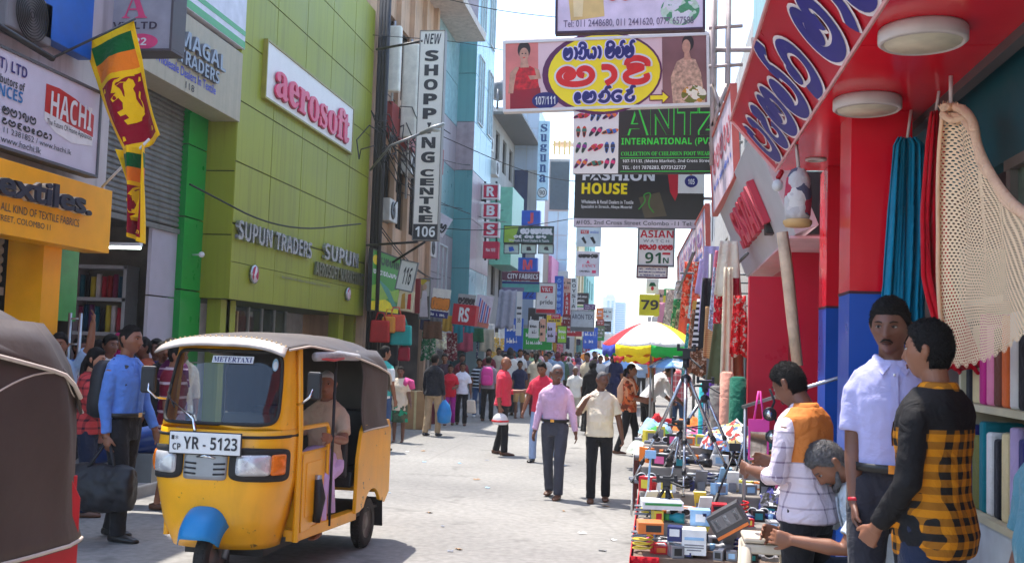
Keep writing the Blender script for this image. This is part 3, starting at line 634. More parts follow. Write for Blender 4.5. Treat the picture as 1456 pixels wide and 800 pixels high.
for k in range(3): b.tube([(X3+.12+.1*k, y0+.05-.05*k, 0), (X3+.12+.1*k, y0+.05-.05*k, 14)], .07, 8)
b.build('drainpipes', ob)
for (xa, ya_, xb, yb_, lb) in ((548, 36, 568, 130, 'upper white antenna panel on a pole before the peach building'), (573, 62, 592, 195, 'lower white antenna panel on a pole before the peach building')):
    Ya = yw(560, -6.6)+ (0 if xa < 560 else 1.0); a = PY(xa, ya_, Ya); c = PY(xb, yb_, Ya); an = thing('antenna_panel', lb, 'antenna', (a.x, Ya, c.z), group='antenna panels')
    MB().mat(M('antenna_white', S(226, 220, 205), .5)).bx(a.x, c.x-.02, Ya, Ya+.2, c.z, a.z).build('radome', an, bevel=.05)
    MB().mat(STEEL).tube([(a.x+.17, Ya+.3, c.z-1.6), (a.x+.17, Ya+.3, a.z+.2)], .035).build('pole', an); MB().mat(GREYM).tube([(a.x+.17, Ya+.3, c.z+.4), (X3, Ya+.3, c.z+.4)], .03).build('bracket', an)
q = random.Random(3); cb = MB().mat(CABLE)
for k in range(26):
    s_ = PX(q.uniform(535, 590), q.uniform(150, 215), -6.9); p = [s_]
    for i in range(6): s_ = s_+Vector((q.uniform(-.15, .25), q.uniform(-.7, .9), q.uniform(-.55, .25))); p.append(s_)
    p = [Vector(v_) for v_ in p]; cb.tube(p, .016, 5)
tag(cb.build('cable_tangle'), 'tangle of black cables below the white antenna panels', 'cables')
B = board_y('vertical_sign', 'tall white vertical sign reading NEW SHOPPING CENTRE 106', 'sign', 23.6, 598, 44, 633, 341, M('ivory_lightbox', S(225, 216, 205), .4, var=.05), th=.22, roll=0, frame=M('grey_trim', S(120, 115, 110), .5), fw=.02)
B.text('NEW', .16, .015, .86, .065, BLKI, 'b', shear=.2)
for i, ch in enumerate('SHOPPING'): B.text(ch, .22 if ch != 'I' else .42, .095+i*.0695, .78 if ch != 'I' else .58, .148+i*.0695, BLKI, 'b', off=.03)
for i, ch in enumerate('CENTRE'): B.text(ch, .22, .665+i*.0435, .78, .70+i*.0435, BLKI, 'b', off=.03)
B.rect(.02, .925, .98, .998, BLKI, 1); B.text('106', .10, .936, .9, .985, WHITE, 'b', 3)
B.bracket(BLACK, [[B.p(.2, 1.01), B.p(.2, 1.01)+Vector((-1.5, 1, 0))], [B.p(.5, 1.01), B.p(.5, 1.01)+Vector((-1.0, 1, -.4))], [B.p(.1, .05), B.p(.1, .05)+Vector((-1.4, 1, .1))]], .03); B.done()
lp = thing('street_lamp', 'grey street lamp head on a long arm before the SHOPPING CENTRE sign', 'lamp', PY(560, 250, 22.5)); a = PY(556, 207, 22.5); c = PY(632, 176, 22.5)
MB().mat(GREYM).tube([a+Vector((-.8, 1.2, -.35)), a, c+(a-c)*.4], .028).build('arm', lp)
MB().mat(M('lamp_grey', S(150, 152, 152), .4, .3)).tube([c+(a-c)*.45, c+(a-c)*.2, c], [.05, .1, .06], 12, [.04, .06, .03]).build('head', lp); MB().mat(glass('lamp_lens', (.6, .6, .55), .7)).ball(c+(a-c)*.16+Vector((0, 0, -.06)), (.12, .08, .05)).build('lens', lp)
# ---- grey teal panelled infill building
yi0, yi1 = yw(606, X3)+.05, yw(640, X3)+.0; gi = thing('panelled_building', 'grey and teal panelled building between the peach and the teal ones', 'building', (-11, (yi0+yi1)/2, 0)); PGR = M('pinkish_grey_panel', S(150, 140, 144), .4, var=.1, streak=.25); TGR = M('greyish_teal_panel', S(100, 145, 146), .3, var=.1, streak=.2)
b = MB().mat(M('grey_joint', S(80, 84, 86), .6)); b.bx(-14, X3-.02, yi0, yi1, 2.7, 14); b.mat(PGR); panels_x(b, X3-.02, yi0, yi1, 2.75, 5.6, 3, 2); b.mat(TGR); panels_x(b, X3-.02, yi0, yi1, 5.6, 8.0, 3, 1); b.mat(PGR); panels_x(b, X3-.02, yi0, yi1, 8, 9.6, 3, 1); b.mat(LGT := M('light_teal_panel', S(140, 175, 180), .2, var=.15)); panels_x(b, X3-.02, yi0, yi1, 9.6, 14, 3, 3); b.build('wall', gi)
b = MB().mat(SHELFD); b.bx(-9.6, -9.5, yi0, yi1, .13, 2.7); b.build('shop_interior', gi); b = MB().mat(M('shutter_metal', (.3, .3, .3)))
for k in range(4): y = yi0+(yi1-yi0)*k/3.3; b.bx(X3-.2, X3+.05, y, y+.3, .13, 2.72)
b.build('piers', gi); window(gi, X3+.14, (yi0+1.2, yi0+2.6, 3.1, 5.2), WFL, PANEB, mull=1)
# air conditioners and pipes on the upper walls
for i, (x, y, X, lb) in enumerate(((617, 352, -7.15, 'air conditioner under the curved white sign'), (560, 300, -7.1, 'air conditioner between the peach building windows'), (708, 240, -6.5, 'air conditioner on the sea foam bay of the grey building'), (733, 330, -7.3, 'air conditioner below the navy glass'), (590, 235, -6.9, 'air conditioner behind the lower antenna panel'), (700, 205, -7.4, 'upper air conditioner on the grey building'))):
    c = PX(x, y, X); ac = thing('air_conditioner', 'pale '+lb, 'air conditioner', c); MB().mat(M('ac_pale', S(200, 198, 192), .5, var=.2)).bx(X-.3, X, c.y-.42, c.y+.42, c.z-.3, c.z+.3).build('casing', ac, bevel=.015); MB().mat(BLACK).lathe((X+.005, c.y-.08, c.z), [(.24, -.004), (.24, .006), (.03, .006), (.03, -.004)], 20, 'x').build('fan_grille', ac)
# ---- teal clad building
X4 = -6.65; y0, y1 = yw(664, X4), yw(690, X4); TEAL = M('teal_cladding', S(96, 158, 160), .3, var=.12, scale=.5, streak=.15); LTEAL = M('pale_teal_cladding', S(140, 185, 195), .25, var=.12, scale=.5); PINKG = M('pinkish_cladding', S(165, 150, 155), .4, streak=.15)
ttb = thing('teal_building', 'tall building clad in teal panels beyond the SHOPPING CENTRE sign', 'building', (-10, (y0+y1)/2, 0)); b = MB().mat(M('teal_joint', S(60, 95, 100), .6)); b.bx(-14, X4-.03, y0+.03, y1, 0, 24)
nz = 12
for k in range(nz):
    b.mat(PINKG if k in (3, 6) else TEAL); panels_y(b, y0+.03, -7.35, X4, 2.8+k*1.75, 2.8+(k+1)*1.75, 1, 1)
    b.mat(PINKG if k in (1, 2) else LTEAL); panels_x(b, X4-.03, y0, y1, 2.8+k*1.75, 2.8+(k+1)*1.75, 3, 1)
b.build('wall', ttb)
for k in range(4, 12, 2): 
    for j in (0, 1): a = y0+.6+j*2.1; window(ttb, X4+.13, (a, a+1.0, 2.8+k*1.75+.1, 2.8+k*1.75+2.6), WFL, PANEB)
B = board_y('curved_sign', 'white curved script sign under the teal building', 'sign', 31, 616, 296, 648, 326, M('white_acp', (.5, .5, .5)), roll=-.5); B.sinh(['ta', 'ra', 'ma', 'e', 'na'], .08, .2, .92, .8, BLKI, .05); B.done()
# ---- pale grey building, blue panel building, glass building and the far row
X5 = -7.6; y0, y1 = yw(690, X5), yw(723, X5); GREYB = M('grey_plaster', S(168, 165, 160), .7, streak=.3, var=.15, scale=1)
wins = [(y0+1+k*2.2, y0+2.2+k*2.2, z, z+1.6) for k in range(4) for z in (4.2, 7.6, 10.2)]
o5 = body('grey_building', 'grey plaster building behind the red RBS sign', X5, y0, y1, 12.2, GREYB, wins); b = MB().mat(M('seafoam_panel', S(110, 175, 150), .4, streak=.2)); b.bx(X5+.02, X5+1.0, y0+.1, y0+4, 5.5, 9.0); b.build('bay_box', o5)
b = MB().mat(M('roof_tin', S(110, 112, 112), .6)); b.box((X5+.5, (y0+y1)/2, 12.35), (1.6, y1-y0, .12)); b.build('roof', o5)
wt = thing('satellite_dish', 'grey satellite dish on the roof of the grey building', 'satellite dish', PY(708, 130, 46)); c = PY(708, 127, 46); MB().mat(GREYM).lathe(c, [(.02, 0), (.3, .05), (.5, .16), (.5, .19), (.3, .09), (.02, .04)], 20, 'y').build('dish', wt); MB().mat(GREYM).tube([c, c-Vector((0, 0, .9))], .05).build('pole', wt)
X6 = -6.35; y0, y1 = yw(757, X6), yw(769, X6); PB = M('pale_blue_cladding', S(168, 182, 198), .3, var=.1, scale=.4, streak=.12); NV = M('navy_glass', S(40, 55, 90), .15, spec=.7)
o6 = thing('blue_panel_building', 'pale blue panelled building with navy glass behind the Suguna sign', 'building', (-9, (y0+y1)/2, 0)); b = MB().mat(GREYB); b.bx(-13, X6-.03, y0+.03, y1, 0, 14.3); b.mat(PB)
panels_y(b, y0+.03, -7.6, X6, 11, 14.3, 2, 3); panels_y(b, y0+.03, -7.6, X6, 3, 6.4, 2, 2); panels_x(b, X6-.03, y0, y1, 3, 14.3, 3, 8); b.build('wall', o6)
MB().mat(NV).bx(-7.55, -6.85, y0-.02, y0+.02, 6.4, 11).build('glass_panel', o6)
X7 = -6.6; y0, y1 = yw(803, X7), yw(818, X7); LB = M('pale_glass_wall', S(165, 195, 205), .12, var=.2, scale=.5, spec=.7)
o7 = thing('glass_building', 'pale glass fronted building beyond the blue panelled one', 'building', (-9, (y0+y1)/2, 0)); b = MB().mat(GREYB); b.bx(-13, X7-.03, y0+.03, y1, 0, 15.6); b.mat(LB); panels_x(b, X7-.03, y0, y1, 3, 15.6, 4, 7, .03); panels_y(b, y0+.03, -8.1, X7, 3, 11.8, 2, 5, .03); b.build('wall', o7)
MB().mat(M('dark_glass', S(60, 75, 85), .1, spec=.8)).bx(-8.0, X7-.05, y0-.03, y0+.02, 11.9, 15.4).build('glass_panel', o7)
far = [('pink_building', 'bright pink low building before the glass building', -7.2, yw(781, -7.2), yw(800, -7.2), 7.6, S(225, 130, 170)), ('cream_building', 'cream building past the glass fronted building', -6.5, yw(819, -6.5), yw(830, -6.5), 11.5, S(214, 190, 140)),
       ('seafoam_building', 'sea green building at the distant end of the row', -6.3, yw(831, -6.3), yw(843, -6.3), 13.6, S(125, 190, 180))]
for nm_, lb, X, a, c, h, colr in far:
    wl = []
    for z in np.arange(3.6, h-2, 3.0):
        for k in range(max(2, int((c-a)/3.5))): yy = a+.8+k*3.4; wl.append((yy, yy+1.5, float(z), float(z)+1.6))
    body(nm_, lb, X, a, c, h, M('paint_'+nm_, colr, .6, streak=.2), [w_ for w_ in wl if w_[1] < c-.3])
# filler shops between the named ones at street level
for nm_, lb, X, a, c, h, colr in (('low_shop', 'low grey shop between the grey and the pale blue building', -7.7, yw(700, -7.7)+8, yw(757, -6.35), 6.0, S(120, 115, 118)), ('brown_shop', 'brown fronted shop beyond the pale blue building', -7.5, yw(769, -6.35)+.1, yw(781, -7.2), 8.0, S(150, 130, 115))): pass
body('brown_shop', 'brown fronted shop beyond the pale blue building', -7.4, yw(769, -6.35)+.1, yw(781, -7.2)-.1, 8.4, M('brown_plaster', S(150, 128, 112), .7, streak=.3), [])
# roof pavilion far behind and the white tower
pv = thing('roof_pavilion', 'yellow pillared pavilion with a pale tiled roof above the far row', 'building', PY(799, 238, 128)); Yp = 128; c = PY(799, 216, Yp); k = Yp/FPX
b = MB().mat(M('pavilion_yellow', S(220, 180, 90), .6)); b.box(c+Vector((0, 3, -4.5*k*10)), (26*k, 6, 60*k)); 
for dx in (-11, -4, 4, 11): b.box(c+Vector((dx*k, 0, 6*k)), (2.2*k, .5, 20*k))
b.build('wall', pv); MB().mat(M('pavilion_roof', S(230, 205, 180), .6)).lathe(c+Vector((0, 2, 14*k)), [(17*k, 0), (17*k, .2), (9*k, 8*k), (1.5*k, 13*k), (.4*k, 20*k)], 8).build('roof', pv)
tw = thing('office_tower', 'pale blue and white office tower at the far end of the street', 'tower', PY(872, 480, 330)); Yt = 330; k = Yt/FPX; c = PY(872, 500, Yt); TWH = M('tower_white', S(226, 228, 230), .5, var=.05); TBL = M('tower_glass', S(150, 190, 215), .15, var=.1)
b = MB().mat(TWH); b.box(c+Vector((-7*k, 0, 37*k)), (18*k, 6, 80*k)); b.box(c+Vector((8*k, 1, 34*k)), (17*k, 6, 72*k)); b.box(c+Vector((-6*k, 0, 78.5*k)), (11*k, 7, 4*k)); b.build('wall', tw)
b = MB().mat(TBL)
for i in range(22):
    z = i*3.1*k; b.box(c+Vector((8.5*k, -2.1, z+3*k)), (13*k, .3, 1.9*k)); b.box(c+Vector((-8*k, -3.1, z+5*k)), (3*k, .2, 2*k)); b.box(c+Vector((-2*k, -3.1, z+5*k)), (3*k, .2, 2*k))
b.build('window_bands', tw)
# ================================================================== WEST ROW SIGNS (small)
def q4(x0, y0, x1, y1, s0=0.0, s1=0.0): return (x0, y0), (x1, y0+s0), (x0, y1), (x1, y1+s1)
SGN = M('sign_white', S(222, 220, 216), .5, var=.08)
SRED = M('sign_red', S(190, 25, 45), .5); SBLUE = M('sign_blue', S(30, 90, 190), .5); SGRN = M('sign_green', S(20, 150, 60), .5); SDK = M('sign_dark', S(48, 44, 48), .5); SYEL = M('sign_yellow', S(235, 205, 40), .5)
B = board_x('shop_sign', 'green printed landscape sign beside the olive building', 'sign', -7.0, (528, 350), (568, 370), (528, 441), (567, 447), M('leaf_green_print', S(60, 150, 50), .5), frame=BLACK)
B.poly([(0, .6), (.35, .5), (.7, .62), (1, .55), (1, .8), (.6, .75), (.3, .85), (0, .8)], M('pale_green_print', S(150, 190, 60), .5)); B.poly([(0, .85), (.5, .78), (1, .9), (1, 1), (0, 1)], YEL, 1.5); B.poly([(.2, .45), (.6, .58), (.95, .9), (.8, .92), (.5, .68)], M('river_print', S(70, 150, 130), .5), 2)
B.ell(.12, .16, .1, .08, SYEL, 1); B.sinh(['pa', 'sa', 'ta', 'e', 'ka'], .3, .05, .95, .2, M('dark_green_ink', S(10, 70, 30), .5), .07); B.sinh(['ma', 'na', 'va', 'aa', 'ra', 'da', 'ya', 'la', 'ga', 'na'], .05, .29, .95, .38, WHITE, .04); B.done()
B = board_y('number_sign', 'white tilted number board reading 116 over a picture board', 'sign', 25.5, 571, 369, 595, 411, SGN, roll=-.18, frame=GREYM); B.text('116', .28, .2, .78, .8, BLKI, 'b'); B.done()
B = board_y('picture_sign', 'pale tilted board printed with gold and red saris under the 116 board', 'sign', 25.5, 568, 412, 590, 440, M('cream_print', S(220, 205, 170), .5), roll=-.12)
B.poly([(.2, .2), (.4, .1), (.55, .9), (.25, .95)], M('gold_print', S(190, 140, 50), .5)); B.poly([(.6, .15), (.8, .1), (.9, .9), (.65, .9)], SRED); B.done()
B = board_y('strip_sign', 'narrow dark red strip sign beside the 116 board', 'sign', 26.5, 591, 396, 598, 445, M('dark_red', S(130, 30, 40), .5)); B.done()
B = board_y('picture_sign', 'tall board printed with a pale figure past the 116 board', 'sign', 27.5, 597, 396, 612, 453, blotch('photo_print', [S(120, 110, 100), S(190, 180, 175), S(160, 130, 110), S(90, 80, 80), S(200, 170, 60)], 3), frame=GREYM); B.ell(.5, .2, .2, .08, M('skin_print_pale', S(190, 150, 130), .6)); B.poly([(.3, .3), (.7, .3), (.9, .95), (.1, .95)], M('pale_dress_print', S(205, 190, 200), .6)); B.done()
B = board_y('banner', 'white banner with orange brush lettering and navy lower strip', 'banner', 29, 616, 409, 642, 450, M('banner_white', S(228, 220, 210), .6), roll=-.1, th=.02)
B.rect(0, .78, 1, 1, NAVY); B.sinh(['pa', 'ma', 'ka', 'ta', 'sa'], .06, .15, .95, .7, M('orange_ink', S(225, 130, 40), .5), .06, outline=M('brown_ink', S(110, 60, 40), .5)); B.fake(.05, .83, .95, .95, WHITE, 2, 9); B.done()
B = board_y('shop_sign', 'red sign with white RS lettering in the middle of the left row', 'sign', 31, 645, 431, 678, 460, SRED, th=.5, roll=-.08); B.text('RS', .28, .14, .72, .86, WHITE, 'b', off=.02); B.done()
B = board_y('letter_sign', 'grey board of raised letters above the red RS sign', 'sign', 31.2, 652, 417, 677, 432, M('pale_grey_acp', S(160, 160, 158), .5), roll=-.08); B.sinh(['ma', 'va', 'sa', 'ta', 'e'], .05, .1, .95, .9, BLKI, .045); B.done()
B = board_y('banner', 'white banner with pink and blue vertical stripes', 'banner', 33, 679, 418, 703, 463, M('banner_lilac', S(215, 205, 215), .6), roll=-.16, th=.02)
for i in range(6): B.rect(.2+i*.13, .1+.05*i, .27+i*.13, .88, M('sign_rose', S(200, 80, 100), .5) if i % 2 else SBLUE)
B.rect(0, .85, 1, 1, M('salmon', S(220, 130, 110), .5)); B.done()
B = board_y('banner', 'white hanging banner with dark number blocks beside the grey awning cloth', 'banner', 36, 735, 414, 743, 477, SGN, th=.02); B.rect(.1, .35, .9, .4, BLKI); B.rect(.1, .48, .9, .52, BLKI); B.text('35', .2, .6, .8, .7, BLKI); B.done()
dr = MB().mat(cloth('grey_sheet', S(150, 148, 155))); Yd = 37
a, c = PY(710, 412, Yd), PY(733, 468, Yd); dr.grid(lambda u, v: Vector((a.x+(c.x-a.x)*u, Yd-.7*v+.06*math.sin(u*14), a.z+(c.z-a.z)*v+.03*math.sin(u*14))), 24, 12)
tag(dr.build('awning_cloth', thick=.01), 'grey awning cloth hanging low beside the white hanging banner', 'awning')
# RBS stack
rt = PY(684, 370, 38)
for i, (t_, ya, yb) in enumerate((('R', 262, 282), ('B', 289, 309), ('S', 316, 336), ('No.103', 343, 367))):
    B = board_y('letter_box', f'crimson box sign reading {t_} in the vertical RBS stack', 'sign', 38, 687, ya, 709, yb, M('crimson', S(196, 30, 70), .45), th=.35, frame=SGN if i < 3 else None, fw=.05)
    B.text(t_, .24, .14, .76, .86, WHITE, 'b', off=.02) if i < 3 else B.text(t_, .2, .4, .8, .6, WHITE, 'b')
    if i == 0: B.bracket(BLACK, [[PY(690, 258, 38.1), PY(690, 370, 38.1)], [PY(706, 258, 38.1), PY(706, 370, 38.1)], [PY(690, 285, 38.1), PY(690, 285, 38.1)+Vector((-1.5, 0, 0))]], .04)
    B.done()
B = board_y('vertical_sign', 'pale blue vertical sign reading Suguna 90', 'sign', 47, 766, 172, 782, 284, M('pale_blue_box', S(185, 215, 230), .4), th=.3)
for i, ch in enumerate('Suguna'): B.text(ch, .2, .04+i*.128, .8, .04+i*.128+.1, M('steel_blue_ink', S(40, 80, 130), .5), 's', off=.02)
B.ell(.5, .91, .42, .065, SDK); B.ell(.5, .91, .36, .055, SGN, 1.6); B.text('90', .25, .88, .75, .94, BLKI, 'b', 3); B.done()
B = board_y('letter_box', 'blue sign with red letter J above the green shop board', 'sign', 41, 742, 299, 768, 320, SBLUE, th=.4); B.text('J', .35, .15, .65, .9, M('sign_coral', S(220, 80, 90), .5), 'b', off=.03); B.done()
B = board_y('shop_sign', 'dark green glossy board with white Sinhala lettering below the blue J', 'sign', 40.5, 717, 321, 787, 345, M('bottle_green', S(40, 80, 70), .25), th=.2, frame=BLACK)
B.sinh(['ta', 'pa', ' ', 'ma', 'ka', 'aa', 'va', 'sa', 'da'], .35, .06, .97, .42, WHITE, .09); B.sinh(['va', 'da', ' ', 'na', 'ta', ' ', 'ka', 'ga'], .2, .5, .85, .68, WHITE, .05); B.text('Wholesale & Retail Dealers In Textile', .1, .76, .92, .92, WHITE, 'r', off=.01); B.poly([(0, 0), (.3, 0), (.2, 1), (0, 1)], M('pale_green_print', (.3, .5, .1))); B.done()
for i in range(3):
    B = board_y('picture_sign', f'small framed {("shirt", "bird", "sari")[i]} panel in the row under the green Sinhala board', 'sign', 40.6, 717+24.5*i, 347, 738+24.5*i, 360, M('pale_mint', S(200, 220, 205), .5), frame=BLACK)
    B.poly([(.3+.05*i, .3), (.6, .25), (.7, .7), (.35, .8-.1*i)], SDK if i else SBLUE); B.done()
B = board_y('letter_box', 'blue sign with orange letter M under the small framed panels', 'sign', 40.6, 737, 366, 764, 385, SBLUE, th=.4); B.text('M', .25, .15, .75, .9, M('sign_coral', (.6, .1, .1)), 'b', off=.02); B.done()
B = board_y('shop_sign', 'maroon strip sign reading CITY FABRICS', 'sign', 39.8, 714, 386, 767, 398, M('maroon_strip', S(90, 45, 65), .5)); B.text('CITY FABRICS', .15, .2, .97, .8, WHITE, 'b'); B.done()
B = board_y('awning_board', 'sea green and violet striped board under the CITY FABRICS strip', 'sign', 39.8, 714, 399, 767, 414, M('sea_green', S(80, 160, 150), .5)); B.rect(0, .05, 1, .25, NAVY); B.rect(.0, .6, .6, .95, M('violet_grey', S(120, 110, 140), .5)); B.done()
B = board_y('number_sign', 'blue number sign reading 72 with white numerals', 'sign', 42, 743, 411, 762, 425, SBLUE); B.text('72', .2, .15, .85, .85, NAVY, 'b', shear=.2); B.done()
B = board_y('shop_sign', 'white VKC pride sign with red base and red logo block', 'sign', 40, 763, 402, 791, 445, SGN, th=.25, frame=GREYM)
B.rect(.22, .1, .84, .32, SRED); B.text('VKC', .28, .14, .78, .28, WHITE, 's', 3); B.text('pride', .2, .55, .85, .74, BLKI, 'r', off=.015); B.poly([(.45, .5), (.5, .44), (.58, .42), (.52, .5)], SRED); B.rect(0, .86, 1, 1, SRED); B.done()
B = board_y('vertical_sign', 'blue vertical sign of Sinhala letters beyond the VKC pride sign', 'sign', 48, 789, 392, 801, 449, SBLUE, th=.3)
for i, g_ in enumerate(('ra', 'pa', 'sa', 'ka', 'ma', 'ta')): B.sinh([g_], .3, .04+i*.155, .75, .15+i*.155, M('pale_blue_ink', S(120, 170, 230), .5), .04)
B.done()
B = board_y('vertical_sign', 'red vertical sign with white letters beyond the blue vertical one', 'sign', 52, 802, 414, 811, 461, SRED, th=.3)
for i, ch in enumerate('FASHION'): B.text(ch, .3, .03+i*.136, .7, .13+i*.136, WHITE)
B.done()
B = board_y('vertical_sign', 'white vertical sign reading ROYSIA in black', 'sign', 50, 812, 395, 821, 440, SGN, th=.3)
for i, ch in enumerate('ROYSIA'): B.text(ch, .2 if ch != 'I' else .4, .03+i*.16, .8 if ch != 'I' else .6, .14+i*.16, BLKI)
B.done()
B = board_y('shop_sign', 'silver sign reading ARON TEX near the street end', 'sign', 49, 812, 441, 845, 470, M('silver_print', S(175, 182, 188), .4), th=.2, frame=GREYM); B.text('ARON TEX', .04, .18, .96, .42, M('navy_grey', S(50, 55, 80), .5), 'r', off=.012); B.rect(0, .8, 1, 1, M('charcoal_strip', S(90, 95, 98), .5)); B.done()
for i, (xa, ya, xb, yb, Y, cm, lb, cat) in enumerate((
    (784, 446, 797, 453, 47, SRED, 'small red strip sign under the VKC pride sign', 'sign'), (800, 447, 812, 463, 51, M('dark_red', (.2, .02, .02)), 'dark red board beside the ARON TEX sign', 'sign'),
    (793, 463, 806, 487, 46, M('lime_sign', S(150, 200, 60), .5), 'lime green framed sign low on the left row', 'sign'), (830, 432, 847, 440, 55, M('violet_sign', S(110, 70, 120), .5), 'violet strip sign above ARON TEX', 'sign'),
    (848, 438, 858, 453, 70, M('orange_sign', S(235, 120, 40), .5), 'orange sign over the distant end of the street', 'sign'), (849, 453, 859, 462, 72, M('brick_sign', S(170, 70, 60), .5), 'brick red sign under the distant orange one', 'sign'),
    (847, 463, 860, 478, 74, M('moss_sign', S(110, 130, 90), .5), 'moss green sign low at the distant end', 'sign'), (752, 455, 766, 480, 40, SGN, 'white notice hanging past the grey awning cloth', 'banner'), (768, 453, 776, 485, 41, M('peach_print', S(220, 170, 150), .6), 'peach banner hanging below VKC pride', 'banner'), (778, 458, 790, 486, 43, M('lilac_print', S(190, 185, 210), .6), 'lilac banner hanging below VKC pride', 'banner'))):
    B = board_y('small_sign', lb, cat, Y, xa, ya, xb, yb, cm, frame=BLACK if 'framed' in lb else None); B.fake(.12, .2, .9, .42, WHITE if i not in (7, 8, 9) else SDK, 2, i); B.fake(.12, .55, .8, .75, WHITE if i not in (7, 8, 9) else SDK, 2, i+30); B.done()
q = random.Random(31); FSC = [('white', SGN), ('blue', SBLUE), ('red', SRED), ('yellow', SYEL), ('green', SGRN), ('dark', SDK), ('pale lilac', M('banner_lilac', S(215, 205, 215), .6)), ('peach', M('peach_print', S(220, 170, 150), .6))]; FSU = set()
for i in range(34):
    Y = 40+i*1.7; X = q.uniform(-6.3, -4.9) if i % 3 else q.uniform(-.4, .8); x = 935+FPX*X/Y; y = 500-FPX*q.uniform(1.0, 4.2)/Y; w_, h_ = FPX*q.uniform(.5, 1.5)/Y, FPX*q.uniform(.5, 1.6)/Y; n_, m_ = FSC[i % 8]; sh_ = 'tall narrow' if h_ > 1.5*w_ else 'wide' if w_ > 1.5*h_ else 'square'
    lb = f'{sh_} {n_} shop sign in the far {"left" if i % 3 else "right"} row, {("first", "second", "third", "fourth", "fifth")[i//7]} cluster'
    if lb in FSU: continue
    FSU.add(lb); B = board_y('small_sign', lb, 'sign', Y, x, y, x+w_, y+h_, m_, th=.1); B.fake(.12, .2, .9, .4, WHITE if n_ not in ('white', 'yellow', 'pale lilac', 'peach') else SDK, 2, i); B.fake(.12, .55, .7, .75, WHITE if n_ not in ('white', 'yellow', 'pale lilac', 'peach') else SRED, 2, i+90); B.done()
# goods hanging outside the west shops
def hang_cloth(name, label, cat, a, wdt, hgt, mat, face='y', group=None, folds=4, amp=.04, taper=.15, th=.01, seed=0, fringe=None):
    """a hanging piece of cloth: a is its top middle"""
    q = random.Random(seed); ph = q.uniform(0, 6)
    def F(u, v):
        k = 1-taper*(1-v) ; s_ = (u-.5)*wdt*k; wv = amp*(.35+.65*v)*math.sin(u*folds*6.28+ph+.8*math.sin(v*3+ph)); z = a.z-hgt*v*(1+.03*math.sin(u*9+ph))
        return Vector((a.x+s_, a.y+wv, z)) if face == 'y' else Vector((a.x+wv, a.y+s_, z))
    m_ = MB().mat(mat); m_.grid(F, folds*8, 12); o = m_.build(name, thick=th); tag(o, label, cat, group); return o
for i, (x, y, w_, h_, cm, lb) in enumerate(((541, 455, .5, .55, M('bag_red', S(190, 40, 40), .6), 'red shopping bag hanging outside the peach building'), (553, 450, .35, .4, M('bag_orange', S(225, 150, 60), .6), 'orange bag hanging outside the peach building'), (563, 447, .5, .42, M('bag_coral', S(225, 90, 70), .6), 'coral bag hanging outside the peach building'), (571, 462, .55, .5, M('bag_aqua', S(40, 170, 160), .6), 'aqua and white bag hanging outside the peach building'), (575, 493, .3, .35, M('bag_crimson', S(170, 20, 50), .6), 'small crimson bag hanging lowest outside the peach building'), (556, 480, .4, .7, M('bag_black', (.02, .02, .025), .6), 'black backpack hanging outside the peach building'))):
    Y = 25.0+.1*i; c = PY(x, y, Y); t = thing('hanging_bag', lb, 'bag', c, group='bags hung outside the peach building')
    MB().mat(cm).box(c-Vector((0, 0, h_/2)), (w_, .16, h_), taper=.92).build('bag_body', t, bevel=.04); MB().mat(cm).tube([c+Vector((-w_*.25, 0, 0)), c+Vector((-w_*.15, 0, .18)), c+Vector((w_*.15, 0, .18)), c+Vector((w_*.25, 0, 0))], .018, 6).build('strap', t)
gcol = [('navy', S(30, 35, 70)), ('maroon', S(110, 25, 40)), ('cream', S(215, 200, 170)), ('green', S(40, 110, 70)), ('rose', S(200, 90, 110)), ('white', S(215, 212, 210)), ('brown', S(110, 75, 55)), ('turquoise', S(40, 140, 150)), ('mustard', S(190, 150, 50)), ('grey', S(120, 118, 120))]
k = 0
for i in range(46):
    x = 604+i*5.2; X = -7.0+.16*((i*7) % 5); Y = yw(x, X); c = Vector((X, Y, 2.75-.28*((i*5) % 3))); nm_, cc = gcol[(i*3+i//10) % 10]
    hang_cloth('hanging_garment', f'{nm_} garment hung outside the left row shops, {"long" if i % 2 else "short"} piece' + (f' near the {("peach building", "RBS sign", "VKC pride sign", "street end")[min(3, i//12)]}'), 'garment', c, .34+.12*(i % 3), .5+.35*(i % 2), blotch('garmentp_'+nm_, [cc, cc, cc, tuple(min(1, q_*1.6+.05) for q_ in cc), S(200, 190, 180)], 30) if i % 3 == 1 else cloth('garment_'+nm_, cc), 'y', 'garments hung outside the west row', 2, .03, .12, seed=i)
for i, (x, y0_, w_, d_, h_, nm_) in enumerate(((589, 590, .55, .4, .8, 'tall brown carton beside the woman in cream'), (602, 588, .5, .4, .45, 'low maroon carton behind the man in black jacket'))):
    c = PZ(x, 610-i*8, .0); m_ = MB().mat(M('carton_brown', S(170, 130, 90), .8) if i == 0 else M('carton_maroon', S(110, 30, 50), .8)); m_.box(c+Vector((0, .2, h_/2)), (w_, d_, h_)); m_.mat(M('tape', S(200, 180, 130), .4)).box(c+Vector((0, .2, h_/2)), (.06, d_+.004, h_+.004)); tag(m_.build('carton', bevel=.01), nm_, 'carton')

